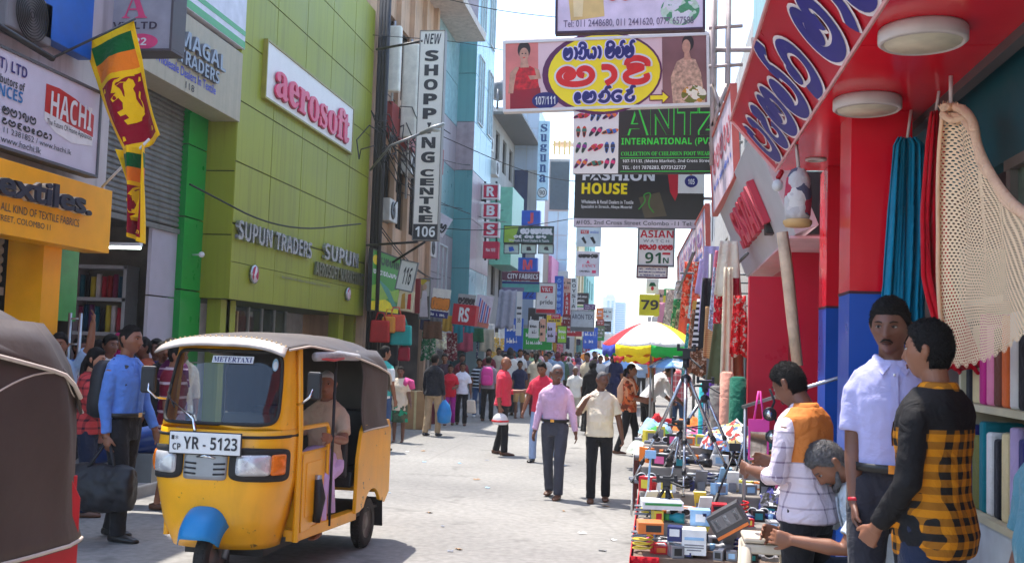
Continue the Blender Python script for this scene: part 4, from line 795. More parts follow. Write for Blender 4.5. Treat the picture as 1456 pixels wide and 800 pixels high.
# ================================================================== OVERHEAD SIGNS
STB = M('rusty_steel', S(172, 160, 157), .6, .2, var=.3)
SKIN_P = M('skin_print', S(200, 150, 125), .6, var=.25, scale=14); HAIRP = M('hair_print', (.03, .02, .02), .6)
PINKP = M('pink_print', S(228, 195, 195), .5, var=.1, scale=1.5)
B = board_y('overhead_sign', 'pink and yellow oval sari sign with two women across the street', 'sign', 14.0, 717, 61, 1006, 158, PINKP, roll=.035, th=.1, frame=SGN, fw=.04)
PUR = M('purple_print', S(95, 30, 80), .5); GOLDY = M('sun_yellow_print', S(250, 225, 20), .45, var=.05)
B.rect(0, 0, .17, 1, M('rose_print', S(224, 130, 120), .55, var=.25, scale=2)); B.rect(.78, .0, 1, 1, M('brown_print', S(140, 95, 95), .55, var=.25, scale=2), .8)
B.ell(.485, .5, .295, .60, PUR, 1); 
B.ell(.495, .5, .275, .56, GOLDY, 1.5)
REDP = M('bright_red_print', S(222, 30, 30), .5); WINEP = M('wine_print', S(150, 20, 40), .5)
# woman in red on the left
B.poly([(.03, 1), (.045, .7), (.06, .5), (.05, .4), (.085, .36), (.13, .36), (.165, .42), (.17, .6), (.185, .8), (.19, 1)], M('red_silk_print', S(205, 30, 40), .5, var=.55, scale=16), 2); B.poly([(.03, .72), (.18, .68), (.19, 1), (.03, 1)], WINEP, 2.4)
B.poly([(.02, .75), (.03, .45), (.06, .36), (.075, .38), (.055, .5), (.045, .75)], SKIN_P, 2.6); B.poly([(.15, .38), (.175, .42), (.185, .55), (.13, .56), (.12, .5), (.16, .5)], SKIN_P, 2.6); B.poly([(.085, .25), (.115, .25), (.125, .38), (.08, .38)], SKIN_P, 2.7)
B.ell(.1, .12, .032, .13, HAIRP, 2.5); B.ell(.1, .19, .023, .1, SKIN_P, 3); B.ell(.092, .175, .004, .01, HAIRP, 3.4); B.ell(.108, .175, .004, .01, HAIRP, 3.4); B.ell(.1, .235, .006, .008, REDP, 3.4)
# woman in lace on the right
LACE = M('lace_print', S(205, 165, 140), .6, var=.6, scale=18)
B.poly([(.83, 1), (.82, .6), (.85, .38), (.89, .32), (.94, .36), (.965, .55), (.985, 1)], LACE, 2); B.ell(.905, .12, .028, .12, HAIRP, 2.4); B.ell(.897, .17, .02, .1, SKIN_P, 3); B.poly([(.888, .24), (.91, .24), (.92, .36), (.885, .36)], SKIN_P, 2.8); B.ell(.93, .86, .06, .13, blotch('bouquet_print', [S(230, 190, 170), S(200, 140, 60), S(120, 120, 60), S(240, 230, 210)], 14), 3)
LBL = M('lilac_edge', S(225, 215, 245), .5)
B.sinh(['sa', 'aa', 'nai', 'ya', 'aa', ' ', 'sai', 'lax', 'kax'], .30, .05, .64, .29, NAVY, .042, 3.5, LBL, 1.7)
B.sinh(['sa', 'aa', 'rai'], .27, .30, .71, .66, REDP, .085, 3.5, SGN, 1.6)
B.sinh(['e', 'sa', 'nax', 'tta', 'rax'], .35, .70, .64, .92, NAVY, .046, 3.5, LBL, 1.7)
B.ell(.205, .87, .066, .12, NAVY, 3); B.text('107/111', .155, .81, .255, .93, WHITE, 'b', 4)
B.poly([(.715, .84), (.775, .84), (.775, .77), (.815, .885), (.775, 1.0), (.775, .93), (.715, .93)], M('arrow_edge', S(120, 40, 70), .5), 3); B.poly([(.72, .855), (.78, .855), (.78, .81), (.808, .885), (.78, .965), (.78, .915), (.72, .915)], GOLDY, 3.4)
B.bracket(STB, [[B.p(1.0, .2)+Vector((0, .1, 0)), B.p(1.0, .2)+Vector((1.6, .1, 0))], [B.p(1.0, .9)+Vector((0, .1, 0)), B.p(1.0, .9)+Vector((1.6, .1, 0))], [B.p(0, -.03)+Vector((0, .08, 0)), B.p(1, -.03)+Vector((0, .08, 0))], [B.p(1.02, -.3)+Vector((0, .1, 0)), B.p(1.02, 1.4)+Vector((0, .1, 0))]], .035); B.done()
B = board_y('overhead_sign', 'lilac sari banner board cut off at the top above the oval sari sign', 'sign', 12.5, 792, -60, 1001, 47, M('lilac_board', S(226, 208, 226), .5), th=.1, roll=.02, frame=M('dark_purple', S(60, 35, 60), .5), fw=.03)
B.poly([(.05, 0), (.3, 0), (.33, .8), (.1, .85)], M('gold_silk_print', S(225, 190, 120), .5), 1); B.poly([(.1, .0), (.2, .0), (.18, .8), (.12, .8)], M('pale_gold_print', S(240, 215, 160), .5), 2); B.sinh(['sa', 'ma', 'ga', 'rai', 'ya', 'aa', 'sa'], .35, .2, .88, .58, M('bright_red_print', (.5, .02, .02)), .06, 3); B.ell(.84, .75, .13, .2, blotch('green_beads', [S(190, 210, 190), S(90, 150, 110), S(220, 215, 220)], 12), 1)
B.text('Tel: 011 2448680, 011 2441620, 0777 657588', .05, .84, .93, .95, M('greyish_ink', S(120, 105, 130), .5), 'r', 3, off=.01)
B.bracket(STB, [[B.p(1, .5), B.p(1, .5)+Vector((1.6, .1, 0))]], .03); B.done()
CHAR = M('charcoal_print', S(46, 44, 42), .45); LIME = M('lime_ink', S(60, 220, 70), .5, emit=None)
B = board_y('overhead_sign', 'black and green footwear sign reading ANTZ INTERNATIONAL', 'sign', 15.6, 816, 153, 1022, 247, CHAR, roll=.012, th=.1, frame=None)
B.rect(0, 0, .315, 1, M('cream_print2', S(236, 232, 228), .5, var=.04), .6)
SHC = [S(220, 60, 120), S(60, 110, 190), S(150, 60, 150), S(200, 70, 50), S(60, 60, 90), S(230, 120, 60), S(70, 130, 110)]
k = 0
for r_, n_ in enumerate((3, 3, 3, 3)):
    for c_ in range(n_):
        cx, cy = .055+.1*c_, .13+.24*r_; m_ = M('shoe_print_%d' % (k % 7), SHC[k % 7], .5); an = .35+.3*((k*3) % 5)
        for dx in (-.021, .021):
            pr_ = lambda ox, oy: (cx+dx+(ox*math.cos(an)-oy*math.sin(an))/B.W, cy-(ox*math.sin(an)+oy*math.cos(an))/B.H)
            B.poly([pr_(.088*math.cos(t_), (.036 if math.cos(t_) > 0 else .028)*math.sin(t_)) for t_ in np.linspace(0, 6.1, 20)], m_, 2); B.poly([pr_(.05, -.03), pr_(.05, .03), pr_(.0, .034), pr_(.0, -.034)], M('shoe_print_%d' % ((k+3) % 7), SHC[(k+3) % 7], .5), 3); B.poly([pr_(-.01, -.018), pr_(-.01, .018), pr_(-.07, .014), pr_(-.07, -.014)], BLKI, 2.5)
        k += 1
B.text('ANTZ', .34, .02, 1.0, .43, LIME, 'b', 1.5, off=.018); B.text('ANTZ', .34, .02, 1.0, .43, CHAR, 'b', 3, off=-.008)
B.text('INTERNATIONAL (PVT)', .335, .47, .98, .60, LIME, 'b'); B.text('COLLECTION OF CHILDREN FOOT WEAR & C', .335, .675, 1.0, .735, LIME, 's'); B.text('107-111/II, (Metro Market), 2nd Cross Street,', .345, .79, .96, .85, WHITE, 'b'); B.text('TEL : 011 7878283, 0773122727', .345, .885, .78, .945, WHITE, 'b'); B.rect(.33, .765, 1, .775, LIME, 2); B.rect(.33, .965, 1, .975, LIME, 2)
B.bracket(STB, [[B.p(.35, -.04), B.p(1.05, -.04)+Vector((.7, .1, 0))], [B.p(1, .9), B.p(1, .9)+Vector((1.0, .1, 0))]], .03); B.done()
B = board_y('overhead_sign', 'dark FASHION HOUSE sign with yellow lettering below the footwear sign', 'sign', 17.2, 818, 238, 1002, 322, CHAR, roll=.0, th=.1)
B.rect(0, .86, 1, 1, M('lilac_grey_strip', S(205, 195, 205), .5)); B.text('FASHION', .06, .04, .62, .22, WHITE, 'b', off=.02); B.text('HOUSE', .055, .26, .41, .45, YEL, 'b', off=.02); B.text('Wholesale & Retail Dealers in Textile', .055, .55, .46, .61, WHITE, 'r', off=.01); B.text('Specialist in Stretch, Abaya Material', .055, .635, .45, .70, WHITE, 'r', off=.01)
B.text('#105, 2nd Cross Street Colombo -11 Tel: 011', .02, .89, 1.0, .97, BLKI, 'r', off=.008)
B.poly([(.72, .1), (.8, .05), (.82, .3), (.78, .55), (.74, .4)], SRED, 1); B.poly([(.5, .5), (.66, .4), (.72, .8), (.55, .84)], M('smoke_print', S(90, 80, 60), .6), 1); B.line([(.5, .7), (.56, .55), (.53, .45), (.6, .4), (.57, .62), (.62, .75)], .02, M('leaf_green_print', (.1, .3, .05)), 2)
B.rect(.80, .05, 1, .42, SGN, 2); B.ell(.9, .22, .05, .1, NAVY, 3); B.text('105', .875, .18, .925, .27, WHITE, 'b', 4); B.poly([(.84, .06), (.92, .05), (.9, .12)], M('orange_ink', (.7, .3, .05)), 3)
B.bracket(STB, [[B.p(1, .5), B.p(1, .5)+Vector((1.0, .1, 0))]], .03); B.done()
B = board_y('overhead_sign', 'white watch shop sign with green number 91', 'sign', 20, 908, 325, 959, 377, SGN, th=.15, frame=GREYM)
B.text('ASIAN', .05, .04, .98, .24, SRED, 'b'); B.text('W A T C H', .14, .29, .86, .37, M('grey_ink', S(120, 120, 125), .5), 'r', off=.01); B.sinh(['e', 'ma', 'ya', 'na', ' ', 'ta', 'ma', 'sa'], .05, .38, .95, .56, SRED, .03); B.text('91', .2, .64, .64, .94, M('deep_green_ink', S(10, 80, 50), .5), 'b'); B.text('N', .7, .78, .86, .93, M('deep_green_ink', (.0, .1, .03)), 'b'); B.rect(.68, .64, .9, .70, SRED); B.done()
B = board_y('overhead_sign', 'small white board of fine print hung under the 91 watch sign', 'sign', 20, 906, 378, 949, 394, SGN, th=.1, frame=M('maroon_strip', (.1, .02, .05)))
for i in range(3): B.fake(.06, .12+.28*i, .94, .3+.28*i, NAVY, 2, 50+i)
B.done()
B = board_y('number_sign', 'yellow square number sign reading 79', 'sign', 24, 909, 418, 938, 448, M('mustard_sign', S(215, 205, 40), .5), th=.15); B.text('79', .1, .26, .95, .72, SDK, 'b', off=.01); B.done()
B = board_y('emblem_sign', 'small white sign with green umbrella emblem above number 79', 'sign', 24.2, 919, 396, 937, 417, SGN); B.poly([(.2, .5), (.35, .25), (.65, .25), (.8, .5)], M('deep_green_ink', (.0, .1, .03))); B.ell(.5, .65, .12, .14, SRED, 2); B.done()
B = board_y('overhead_sign', 'white VKC shoe sign hanging over the street from the left', 'sign', 27, 820, 322, 855, 350, M('pale_print', S(205, 212, 218), .5), th=.1); B.rect(.17, .17, .5, .36, SRED); B.text('VKC', .2, .2, .47, .33, WHITE, 's', 3); B.text('walkie', .55, .18, .9, .34, SBLUE, 'r'); B.poly([(.2, .6), (.3, .5), (.42, .8), (.36, .88)], SDK, 2); B.poly([(.55, .55), (.68, .5), (.8, .8), (.72, .88)], SDK, 2); B.done()
B = board_y('overhead_sign', 'white FANCY sign with pink triangle logo below the shoe sign', 'sign', 27.3, 820, 357, 853, 392, M('pale_lilac_print', S(216, 210, 224), .5), th=.1); B.sinh(['ta', 'ka', 'ma', 'va', 'sa'], .1, .08, .9, .24, SDK, .04); B.poly([(.42, .48), (.5, .34), (.58, .48)], M('rose_letter', (.7, .1, .2))); B.text('FANCY', .25, .52, .85, .64, M('rose_letter', (.7, .1, .2)), 's'); B.fake(.15, .74, .6, .84, SDK, 2, 3); B.rect(.68, .76, .85, .88, M('rose_letter', (.7, .1, .2))); B.done()
# steel frame carrying the overhead signs
fr = MB().mat(STB)
for Y, xs in ((13.2, (1012, 1034)), (15.2, (1015, 1032))):
    for x in xs: a = PY(x, 235, Y); fr.tube([a, PY(x+3, -30, Y)], .03, 6)
for Y, y in ((13.2, 95), (13.2, 40), (15.2, 205), (15.2, 150)): fr.tube([PY(1008, y, Y), PY(1056, y-3, Y)], .025, 6)
fr.tube([PY(1012, 180, 13.2), PY(1034, 120, 13.2)], .03, 6); fr.tube([PY(1034, 180, 13.2), PY(1012, 120, 13.2)], .03, 6)
tag(fr.build('sign_frame'), 'rusty steel frame holding the overhead signs on the right', 'frame')
# overhead cables
q = random.Random(8)
for i in range(9):
    x0, y0 = q.uniform(525, 600), q.uniform(120, 330); a = PY(x0, y0, 24+i*.4); c = PY(x0+q.uniform(60, 170), y0+q.uniform(-10, 110), 32+i*2); m_ = a.lerp(c, .5)-Vector((0, 0, q.uniform(.3, .9))); p = [a.lerp(m_, t).lerp(m_.lerp(c, t), t) for t in np.linspace(0, 1, 12)]
    tag(MB().mat(CABLE).tube(p, .014, 5).build('facade_cable'), 'black cable sagging along the left facades beyond the green building', 'cable', 'cables along the left facades')
for i, (pts, r_) in enumerate((([(270, 262, -7.0, 15), (400, 330, -6.6, 18), (513, 318, -7.0, 23)], .016), ([(640, 0, -5, 26), (720, 18, -3, 26), (850, 30, -1, 26), (1010, -5, 1.5, 24)], .012), ([(620, 190, -6, 30), (760, 252, -3, 30), (860, 262, -1, 30), (1000, 258, 1.4, 28)], .012), ([(600, 322, -6.5, 29), (700, 330, -5, 30), (830, 308, -2, 30), (1000, 280, 1.4, 26)], .012), ([(530, 50, -7, 25), (690, 62, -4, 26), (900, 120, 0, 26)], .01), ([(850, 360, -2, 40), (905, 340, 0, 36), (960, 300, 1.3, 34)], .01))):
    p = [PY(x, y, Y) for x, y, X, Y in pts]; q = [tuple(v_) for v_ in p]
    for _ in range(3): 
        n_ = [q[0]]
        for a, c in zip(q, q[1:]): n_ += [tuple(np.array(a)*.75+np.array(c)*.25), tuple(np.array(a)*.25+np.array(c)*.75)]
        q = n_+[q[-1]]
    o = MB().mat(CABLE).tube(q, r_, 5).build('overhead_cable')
    tag(o, ('black cable drooping across the green building front', 'thin cable crossing the sky above the oval sari sign', 'cable sagging across the street behind the RBS sign', 'cable running from the SHOPPING CENTRE sign across the street', 'thin cable from the peach building over the street', 'thin far cable crossing below the FASHION HOUSE sign')[i], 'cable')
# ================================================================== EAST ROW
GLOSSR = M('glossy_red_acp', S(220, 16, 40), .16, var=.05, spec=.6); DREDW = M('red_wall_panel', S(196, 14, 48), .3, var=.06)
ZS = 3.2
O_ = Vector((.53, 8.2, 3.6)); vdir = Vector((.35, 0, -.4))
SIGNR = M('red_sign_sheet', S(196, 18, 44), .3, var=.08, scale=1.5)
B = Board('awning_sign', 'long red sloping awning sign with navy Sinhala lettering edged in white', 'sign', O_, (0, -1, 0), vdir, 8.2, vdir.length, SIGNR, th=.05, frame=M('pink_edge', S(230, 170, 170), .4), fw=.015)
def frac(Bd, x, y):
    r = ray(x, y); o = Vector((0, 0, CAMH)); t = (Bd.O-o).dot(Bd.n)/r.dot(Bd.n); p = o+r*t-Bd.O; return p.dot(Bd.u)/Bd.W, p.dot(Bd.v)/Bd.H
f0 = frac(B, 1077, 200)[0]; f1 = frac(B, 1200, -70)[0]
INDIGO = M('indigo_letter', S(44, 38, 130), .4)
B.sinh(['pa', 'ra', 'sa', 'tax', 'va', ' ', 'sa', 'aa', 'rai'], f0, .06, f1, .90, INDIGO, .098, 4, M('white_letter_edge', S(240, 225, 225), .4), 1.45, top=1.4)
B.line([(.02, .95), (.06, .8), (.1, .5), (.13, .9)], .012, WHITE, 2); B.line([(.02, .5), (.05, .75), (.09, .3), (.13, .6), (.16, .35)], .012, WHITE, 2); B.done()
rs = thing('red_shop', 'red and blue fronted sari shop with glossy red soffit at the right', 'building', (3, 4, 0))
b = MB().mat(GLOSSR); b.bx(.88, 1.5, .2, 4.9, ZS, ZS+.06); b.bx(.88, 1.5, 4.91, 8.2, ZS, ZS+.06); b.build('soffit', rs)
b = MB().mat(M('grey_channel', S(95, 90, 90), .5)); b.bx(1.5, 1.56, .2, 8.2, ZS-.05, ZS+.06); b.mat(M('teal_lintel', S(10, 85, 95), .5, var=.1)).bx(1.62, 1.7, .2, 8.2, 2.72, ZS+.06); b.build('lintel', rs)
b = MB().mat(SIGNR); b.bx(.6, 4, .2, 8.2, 3.66, 3.9); b.mat(M('red_upper_wall', S(150, 20, 35), .6)).bx(1.7, 5, .2, 8.2, 3.9, 9); b.build('upper_wall', rs)
BLUEC = M('blue_paint', S(18, 78, 170), .3, var=.08)
for nm_, Y, x, wX, wY, yj in (('f', 6.2, 1208, .34, .36, 415), ('b', 8.0, 1175, .3, .36, 436)):
    X = PY(x, 400, Y).x; zj = PY(x, yj, Y).z
    b = MB(); b.mat(GLOSSR).bx(X, X+wX, Y, Y+wY, zj, ZS-.002); b.mat(BLUEC).bx(X, X+wX, Y, Y+wY, .16, zj); b.mat(M('groove', (.06, .01, .02), .6)).bx(X-.004, X+wX, Y-.004, Y+wY, zj-.008, zj+.008); b.build('column', rs)
b = MB().mat(M('grey_post', S(120, 112, 116), .45)); X = PY(1168, 400, 9.4).x; b.bx(X, X+.09, 9.4, 9.5, .16, ZS); b.build('post', rs)
b = MB().mat(M('dim_shop_wall', S(150, 132, 126), .8, var=.3)); b.bx(4.2, 4.3, .2, 8.2, .16, ZS+.4); b.bx(1.7, 4.2, 8.1, 8.2, .16, ZS+.4); b.bx(1.62, 4.2, .1, .2, .16, ZS+.4); b.build('shop_interior', rs)
# glazed upper front with dim pictures
b = MB().mat(M('window_frame_taupe', S(120, 112, 104), .5))
zt = 2.72
for y in (.4, 2.3, 3.3, 4.2, 5.15): b.bx(1.62, 1.67, y-.03, y+.03, 2.05, zt)
for z in (2.05, zt-.05): b.bx(1.615, 1.675, .4, 5.2, z, z+.05)
f_ = b.build('window', rs); MB().mat(blotch('dim_picture', [S(120, 134, 118), S(150, 160, 135), S(130, 115, 116), S(175, 165, 150)], 2, .25)).bx(1.655, 1.66, .4, 5.15, 2.07, zt-.02).build('pane', f_)
# round soffit lamps
for i, (x, y, rr, lb) in enumerate(((1312, 52, 58, 'larger round ceiling lamp on the glossy red soffit'), (1233, 149, 45, 'round ceiling lamp on the red soffit above the columns'))):
    c = PZ(x, y, ZS-.035); c.z = ZS; r_ = rr*(c.y)/FPX*1.02; l = thing('ceiling_lamp', lb, 'lamp', c)
    MB().mat(M('lamp_rim', S(205, 195, 190), .5)).lathe(c, [(r_*.96, 0), (r_, -.01), (r_, -.06), (r_*.92, -.072), (r_*.9, -.06)], 40).build('rim', l)
    MB().mat(M('lamp_diffuser', S(214, 205, 180), .5, var=.2, scale=9)).lathe(c, [(r_*.88, -.055), (r_*.85, -.068), (.01, -.072)], 40).build('diffuser', l)
c = PZ(1160, 226, ZS); dl = MB().mat(M('lamp_rim', (.6, .6, .6))).lathe(c, [(.075, 0), (.075, -.012), (.05, -.014), (.045, -.002)], 24); tag(dl.build('downlight'), 'small recessed downlight in the soffit near the hanging bag', 'lamp')
# neighbouring shop with tilted grey fascia
O2 = Vector((.72, 13.3, 3.6)); v2 = Vector((.36, 0, -.85))
B = Board('fascia_sign', 'tilted grey fascia with tall red raised letters beside the red shop', 'sign', O2, (0, -1, 0), v2, 4.7, v2.length, M('grey_fascia', S(196, 193, 196), .45, var=.06), th=.2)
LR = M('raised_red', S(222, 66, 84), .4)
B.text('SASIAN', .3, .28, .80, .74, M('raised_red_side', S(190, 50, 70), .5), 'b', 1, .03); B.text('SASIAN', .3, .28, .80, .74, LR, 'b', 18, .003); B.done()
ns = thing('red_wall_shop', 'neighbouring shop with deep red end wall and black sign box', 'building', (2, 11, 0))
b = MB().mat(DREDW); Yr = 9.9; x0, x1 = PY(1064, 500, Yr).x, PY(1122, 500, Yr).x; x2 = PY(1168, 500, Yr).x; ztop = PY(1090, 393, Yr).z; zt2 = PY(1140, 343, Yr).z
b.bx(x0, x1-.005, Yr, Yr+.15, .16, ztop); b.bx(x1+.005, x2+.5, Yr-.03, Yr+.12, .16, zt2); b.bx(1.35, 1.5, Yr+.15, 13.3, .16, 2.75); b.build('wall', ns)
b = MB().mat(M('pinkish_soffit', S(225, 190, 195), .5)); b.add([(1.05, 8.7, 2.74), (1.09, 13.2, 2.74), (1.95, 13.2, 2.74), (1.95, 8.7, 2.74)], [(0, 1, 2, 3)]); b.build('soffit', ns, thick=.02)
z3 = PY(1140, 250, Yr).z; MB().mat(BLACK).bx(x1-.25, x2, Yr-.25, Yr-.05, zt2+.04, z3).build('sign_box', ns, bevel=.01)
b = MB().mat(M('upper_grey_wall', S(150, 150, 148), .7, streak=.2)); b.bx(1.95, 8, 8.3, 13.4, 2.75, 9); b.build('upper_wall', ns)
# long row of buildings beyond on the east side
TW = M('teal_white_wall', S(150, 185, 180), .5, var=.15, streak=.25)
for i, (nm_, lb, Y0, Y1, H, m_) in enumerate((('teal_white_building', 'pale teal building behind the sign frame on the right row', 13.6, 24, 13, TW), ('weathered_building', 'weathered pale building above the right side stalls', 24.3, 44, 10, M('weathered_plaster', S(190, 184, 176), .75, var=.2, streak=.35)), ('far_row_building', 'far grey building ending the right row', 44.3, 90, 9, M('far_grey_plaster', S(170, 168, 168), .75, streak=.3)))):
    wl = [(y, y+1.3, z, z+1.5) for y in np.arange(Y0+1, Y1-2, 2.6) for z in (4.3, 7.3)]
    body(nm_, lb, 2.0+.25*i, Y0, Y1, H, m_, [tuple(map(float, w_)) for w_ in wl], True, 7, -1, frame=WFL if i == 0 else WFR)
# sloping fascia boards over the stalls
BAN = blotch('banner_print', [S(225, 205, 215), S(205, 190, 220), S(235, 230, 228), S(215, 150, 160), S(170, 180, 215)], 5, .5)
for i, (A, Bn, dn, H_, m_, lb) in enumerate((((.62, 13.6, 4.5), (.68, 10.6, 4.5), .06, .95, M('peach_lilac_print', S(225, 205, 215), .5, var=.3, scale=4), 'printed fascia board standing over the stalls beside the tilted grey fascia'), ((.42, 23.6, 4.0), (.62, 14.6, 3.85), .04, .9, BAN, 'long white and lilac printed banner over the market stalls'), ((.5, 31, 4.6), (.62, 25, 4.4), .05, 1.4, M('white_faded_print', S(220, 216, 214), .5, var=.2), 'faded white fascia board furthest along the stalls'))):
    A, Bn = Vector(A), Vector(Bn); u_ = (Bn-A).normalized(); v_ = Vector((dn, 0, -1)); v_ = (v_-u_*v_.dot(u_)).normalized(); B = Board('fascia_board', lb, 'sign', A, u_, v_, (Bn-A).length, H_, m_, th=.04, frame=M('faded_red_frame', S(190, 90, 80), .5), fw=.02)
    B.sinh(['ka', 'ma', 'sa', 'ra', 'ta'], .1, .12, .9, .5, M('sign_rose', (.5, .1, .15)) if i != 1 else M('lilac_ink', S(150, 110, 170), .5), .05); B.fake(.1, .6, .9, .72, SBLUE, 2, i+8); B.done()
# hanging cloth on the red shop
TEALC = cloth('teal_chiffon', S(0, 118, 150), .12); REDC = cloth('red_chiffon', S(190, 8, 30), .12)
def gather(name, label, Y, top, pts, mat, amp=.035, n=30, m=24, nf=6, thick=.006, alpha=None):
    """cloth gathered at the top; pts: (y, xleft, xright) pixel rows"""
    rows = [(PY(a, y, Y), PY(c, y, Y)) for y, a, c in pts]
    def F(u, v):
        t = v*(len(rows)-1); i = min(len(rows)-2, int(t)); f = t-i; a = rows[i][0].lerp(rows[i+1][0], f); c = rows[i][1].lerp(rows[i+1][1], f); p = a.lerp(c, u)
        uw = u+.05*math.sin(u*9+v*1.3+nf)+.03*math.sin(u*21+v*2); p.y += amp*math.sin(uw*nf*6.28+v*.7)*(.5+.5*v)+amp*.5*math.sin(uw*nf*2.3*6.28+1+v*2); p.x += .006*math.sin(uw*nf*6.28+1+v*3)*v; p.z += .015*math.sin(u*17)*(v > .9); return p
    b_ = MB().mat(mat); b_.grid(F, nf*10, m); t = thing(name, label, 'cloth', rows[0][0]); b_.build('drape', t, thick=thick)
    MB().mat(M('white_cord', S(215, 200, 195), .7)).tube([rows[0][0].lerp(rows[0][1], .5), rows[0][0].lerp(rows[0][1], .5)+Vector((.02, 0, .16))], .008, 6).build('cord', t); return t
gather('hanging_cloth', 'teal chiffon cloth hanging gathered from the red soffit', 6.1, None, [(196, 1276, 1304), (206, 1270, 1316), (300, 1263, 1320), (400, 1257, 1318), (484, 1251, 1316)], TEALC, .04, nf=5)
gather('hanging_cloth', 'deep red chiffon cloth hanging behind the cream crochet', 5.75, None, [(158, 1324, 1338), (200, 1318, 1342), (300, 1310, 1344), (400, 1312, 1350), (520, 1345, 1400), (528, 1350, 1410)], REDC, .04, nf=3)
def crochet_mat():
    m, n, l, b, tc = node_mat('cream_crochet', .9); b.inputs['Base Color'].default_value = S(238, 205, 166)+(1,)
    uv = n.new('ShaderNodeAttribute'); uv.attribute_name = 'net'; sp = n.new('ShaderNodeSeparateXYZ'); l.new(uv.outputs['Vector'], sp.inputs[0])
    v = n.new('ShaderNodeTexVoronoi'); v.voronoi_dimensions = '2D'; v.inputs['Scale'].default_value = 1; v.inputs['Randomness'].default_value = .0
    # staggered rows of round holes
    ry = n.new('ShaderNodeMath'); ry.operation = 'FLOOR'; l.new(sp.outputs[1], ry.inputs[0]); hf = n.new('ShaderNodeMath'); hf.operation = 'MULTIPLY_ADD'; hf.inputs[1].default_value = .5; l.new(ry.outputs[0], hf.inputs[0]); l.new(sp.outputs[0], hf.inputs[2])
    cb = n.new('ShaderNodeCombineXYZ'); l.new(hf.outputs[0], cb.inputs[0]); l.new(sp.outputs[1], cb.inputs[1]); fr_ = n.new('ShaderNodeVectorMath'); fr_.operation = 'FRACTION'; l.new(cb.outputs[0], fr_.inputs[0])
    su = n.new('ShaderNodeVectorMath'); su.operation = 'DISTANCE'; su.inputs[1].default_value = (.5, .5, 0); l.new(fr_.outputs[0], su.inputs[0])
    lt = n.new('ShaderNodeMath'); lt.operation = 'GREATER_THAN'; lt.inputs[1].default_value = .285; l.new(su.outputs['Value'], lt.inputs[0])
    l.new(lt.outputs[0], b.inputs['Alpha']); return m
CR = crochet_mat()
def crochet():
    Y = 5.25; t = thing('crochet_cloth', 'cream crochet cloth tied at the soffit and swept up to the right', 'cloth', PY(1360, 155, Y))
    L = [(155, 1340), (200, 1338), (260, 1336), (330, 1335), (400, 1334), (470, 1340), (520, 1352)]           # left hem
    T = [(1340, 156), (1362, 154), (1381, 172), (1390, 212), (1408, 252), (1432, 288), (1462, 314), (1510, 336)]                           # upper edge running right
    def cur(P_, t_):
        n_ = len(P_)-1; i = min(n_-1, int(t_*n_)); f = t_*n_-i; g_ = [P_[max(0, min(n_, i+k))] for k in (-1, 0, 1, 2)]
        return tuple(.5*(2*g_[1][k]+(g_[2][k]-g_[0][k])*f+(2*g_[0][k]-5*g_[1][k]+4*g_[2][k]-g_[3][k])*f*f+(3*g_[1][k]-g_[0][k]-3*g_[2][k]+g_[3][k])*f**3) for k in (0, 1))
    Bt = [(1352, 522), (1372, 524), (1396, 516), (1416, 508), (1436, 494), (1462, 474), (1500, 440), (1540, 400)]
    nu, nv = 60, 60; me_v = []; uvs = []
    b_ = MB().mat(CR)
    def F(u, v):
        tx, ty = cur(T, u); bx_, by = cur(Bt, u); ly, lx = cur([(a, c) for a, c in L], v); x = tx*(1-v)+bx_*v; y = ty*(1-v)+by*v
        x = x*(1-max(0, 1-u*6))+lx*max(0, 1-u*6); y = y*(1-max(0, 1-u*6))+ly*max(0, 1-u*6)
        y -= (5 if (u*nu*1.0) % 4 < 2 else 0)*(v > .97)
        p = PY(x, y, min(5.25, 1.5*FPX/(x-935))); fold = (1-v*.75); p.y += .075*math.sin(u*30+v*1.5)*fold*min(1, v*6)+.02*math.sin(v*7+u*5); return p
    b_.grid(F, nu, nv); o = b_.build('net', t)
    at = o.data.attributes.new('net', 'FLOAT_VECTOR', 'POINT'); arr = []
    for j in range(nv+1):
        for i in range(nu+1): arr += [i/nu*78*(.35+.65*(j/nv)), j/nv*84, 0]
    at.data.foreach_set('vector', arr)
    HEM = cloth('cream_hem', S(222, 180, 145))
    h = MB().mat(HEM); h.tube([F(i/40, 0)+Vector((0, -.03, 0)) for i in range(41)], .022, 8); h.tube([F(0, i/30)+Vector((0, -.01, 0)) for i in range(31)], .01, 6); h.tube([F(i/40, .04)+Vector((0, -.03, 0)) for i in range(41)], .018, 8)
    h.tube([F(0, .05)+Vector((-.01, -.04, -.0)), F(.1, .05)+Vector((0, -.06, -.02)), F(.2, .03)+Vector((0, -.05, .0))], .018, 8)
    for i in range(26): a = F(i/25*.2, 0); h.tube([a, a+Vector((rnd.uniform(-.02, .02), rnd.uniform(-.02, .02), rnd.uniform(.015, .04)))], [.01, .002], 5)
    h.build('hem', t); MB().mat(M('white_cord', (.6, .6, .6))).tube([PY(1352, 155, Y), PY(1352, 108, Y)], .01, 6).build('cord', t)
crochet()
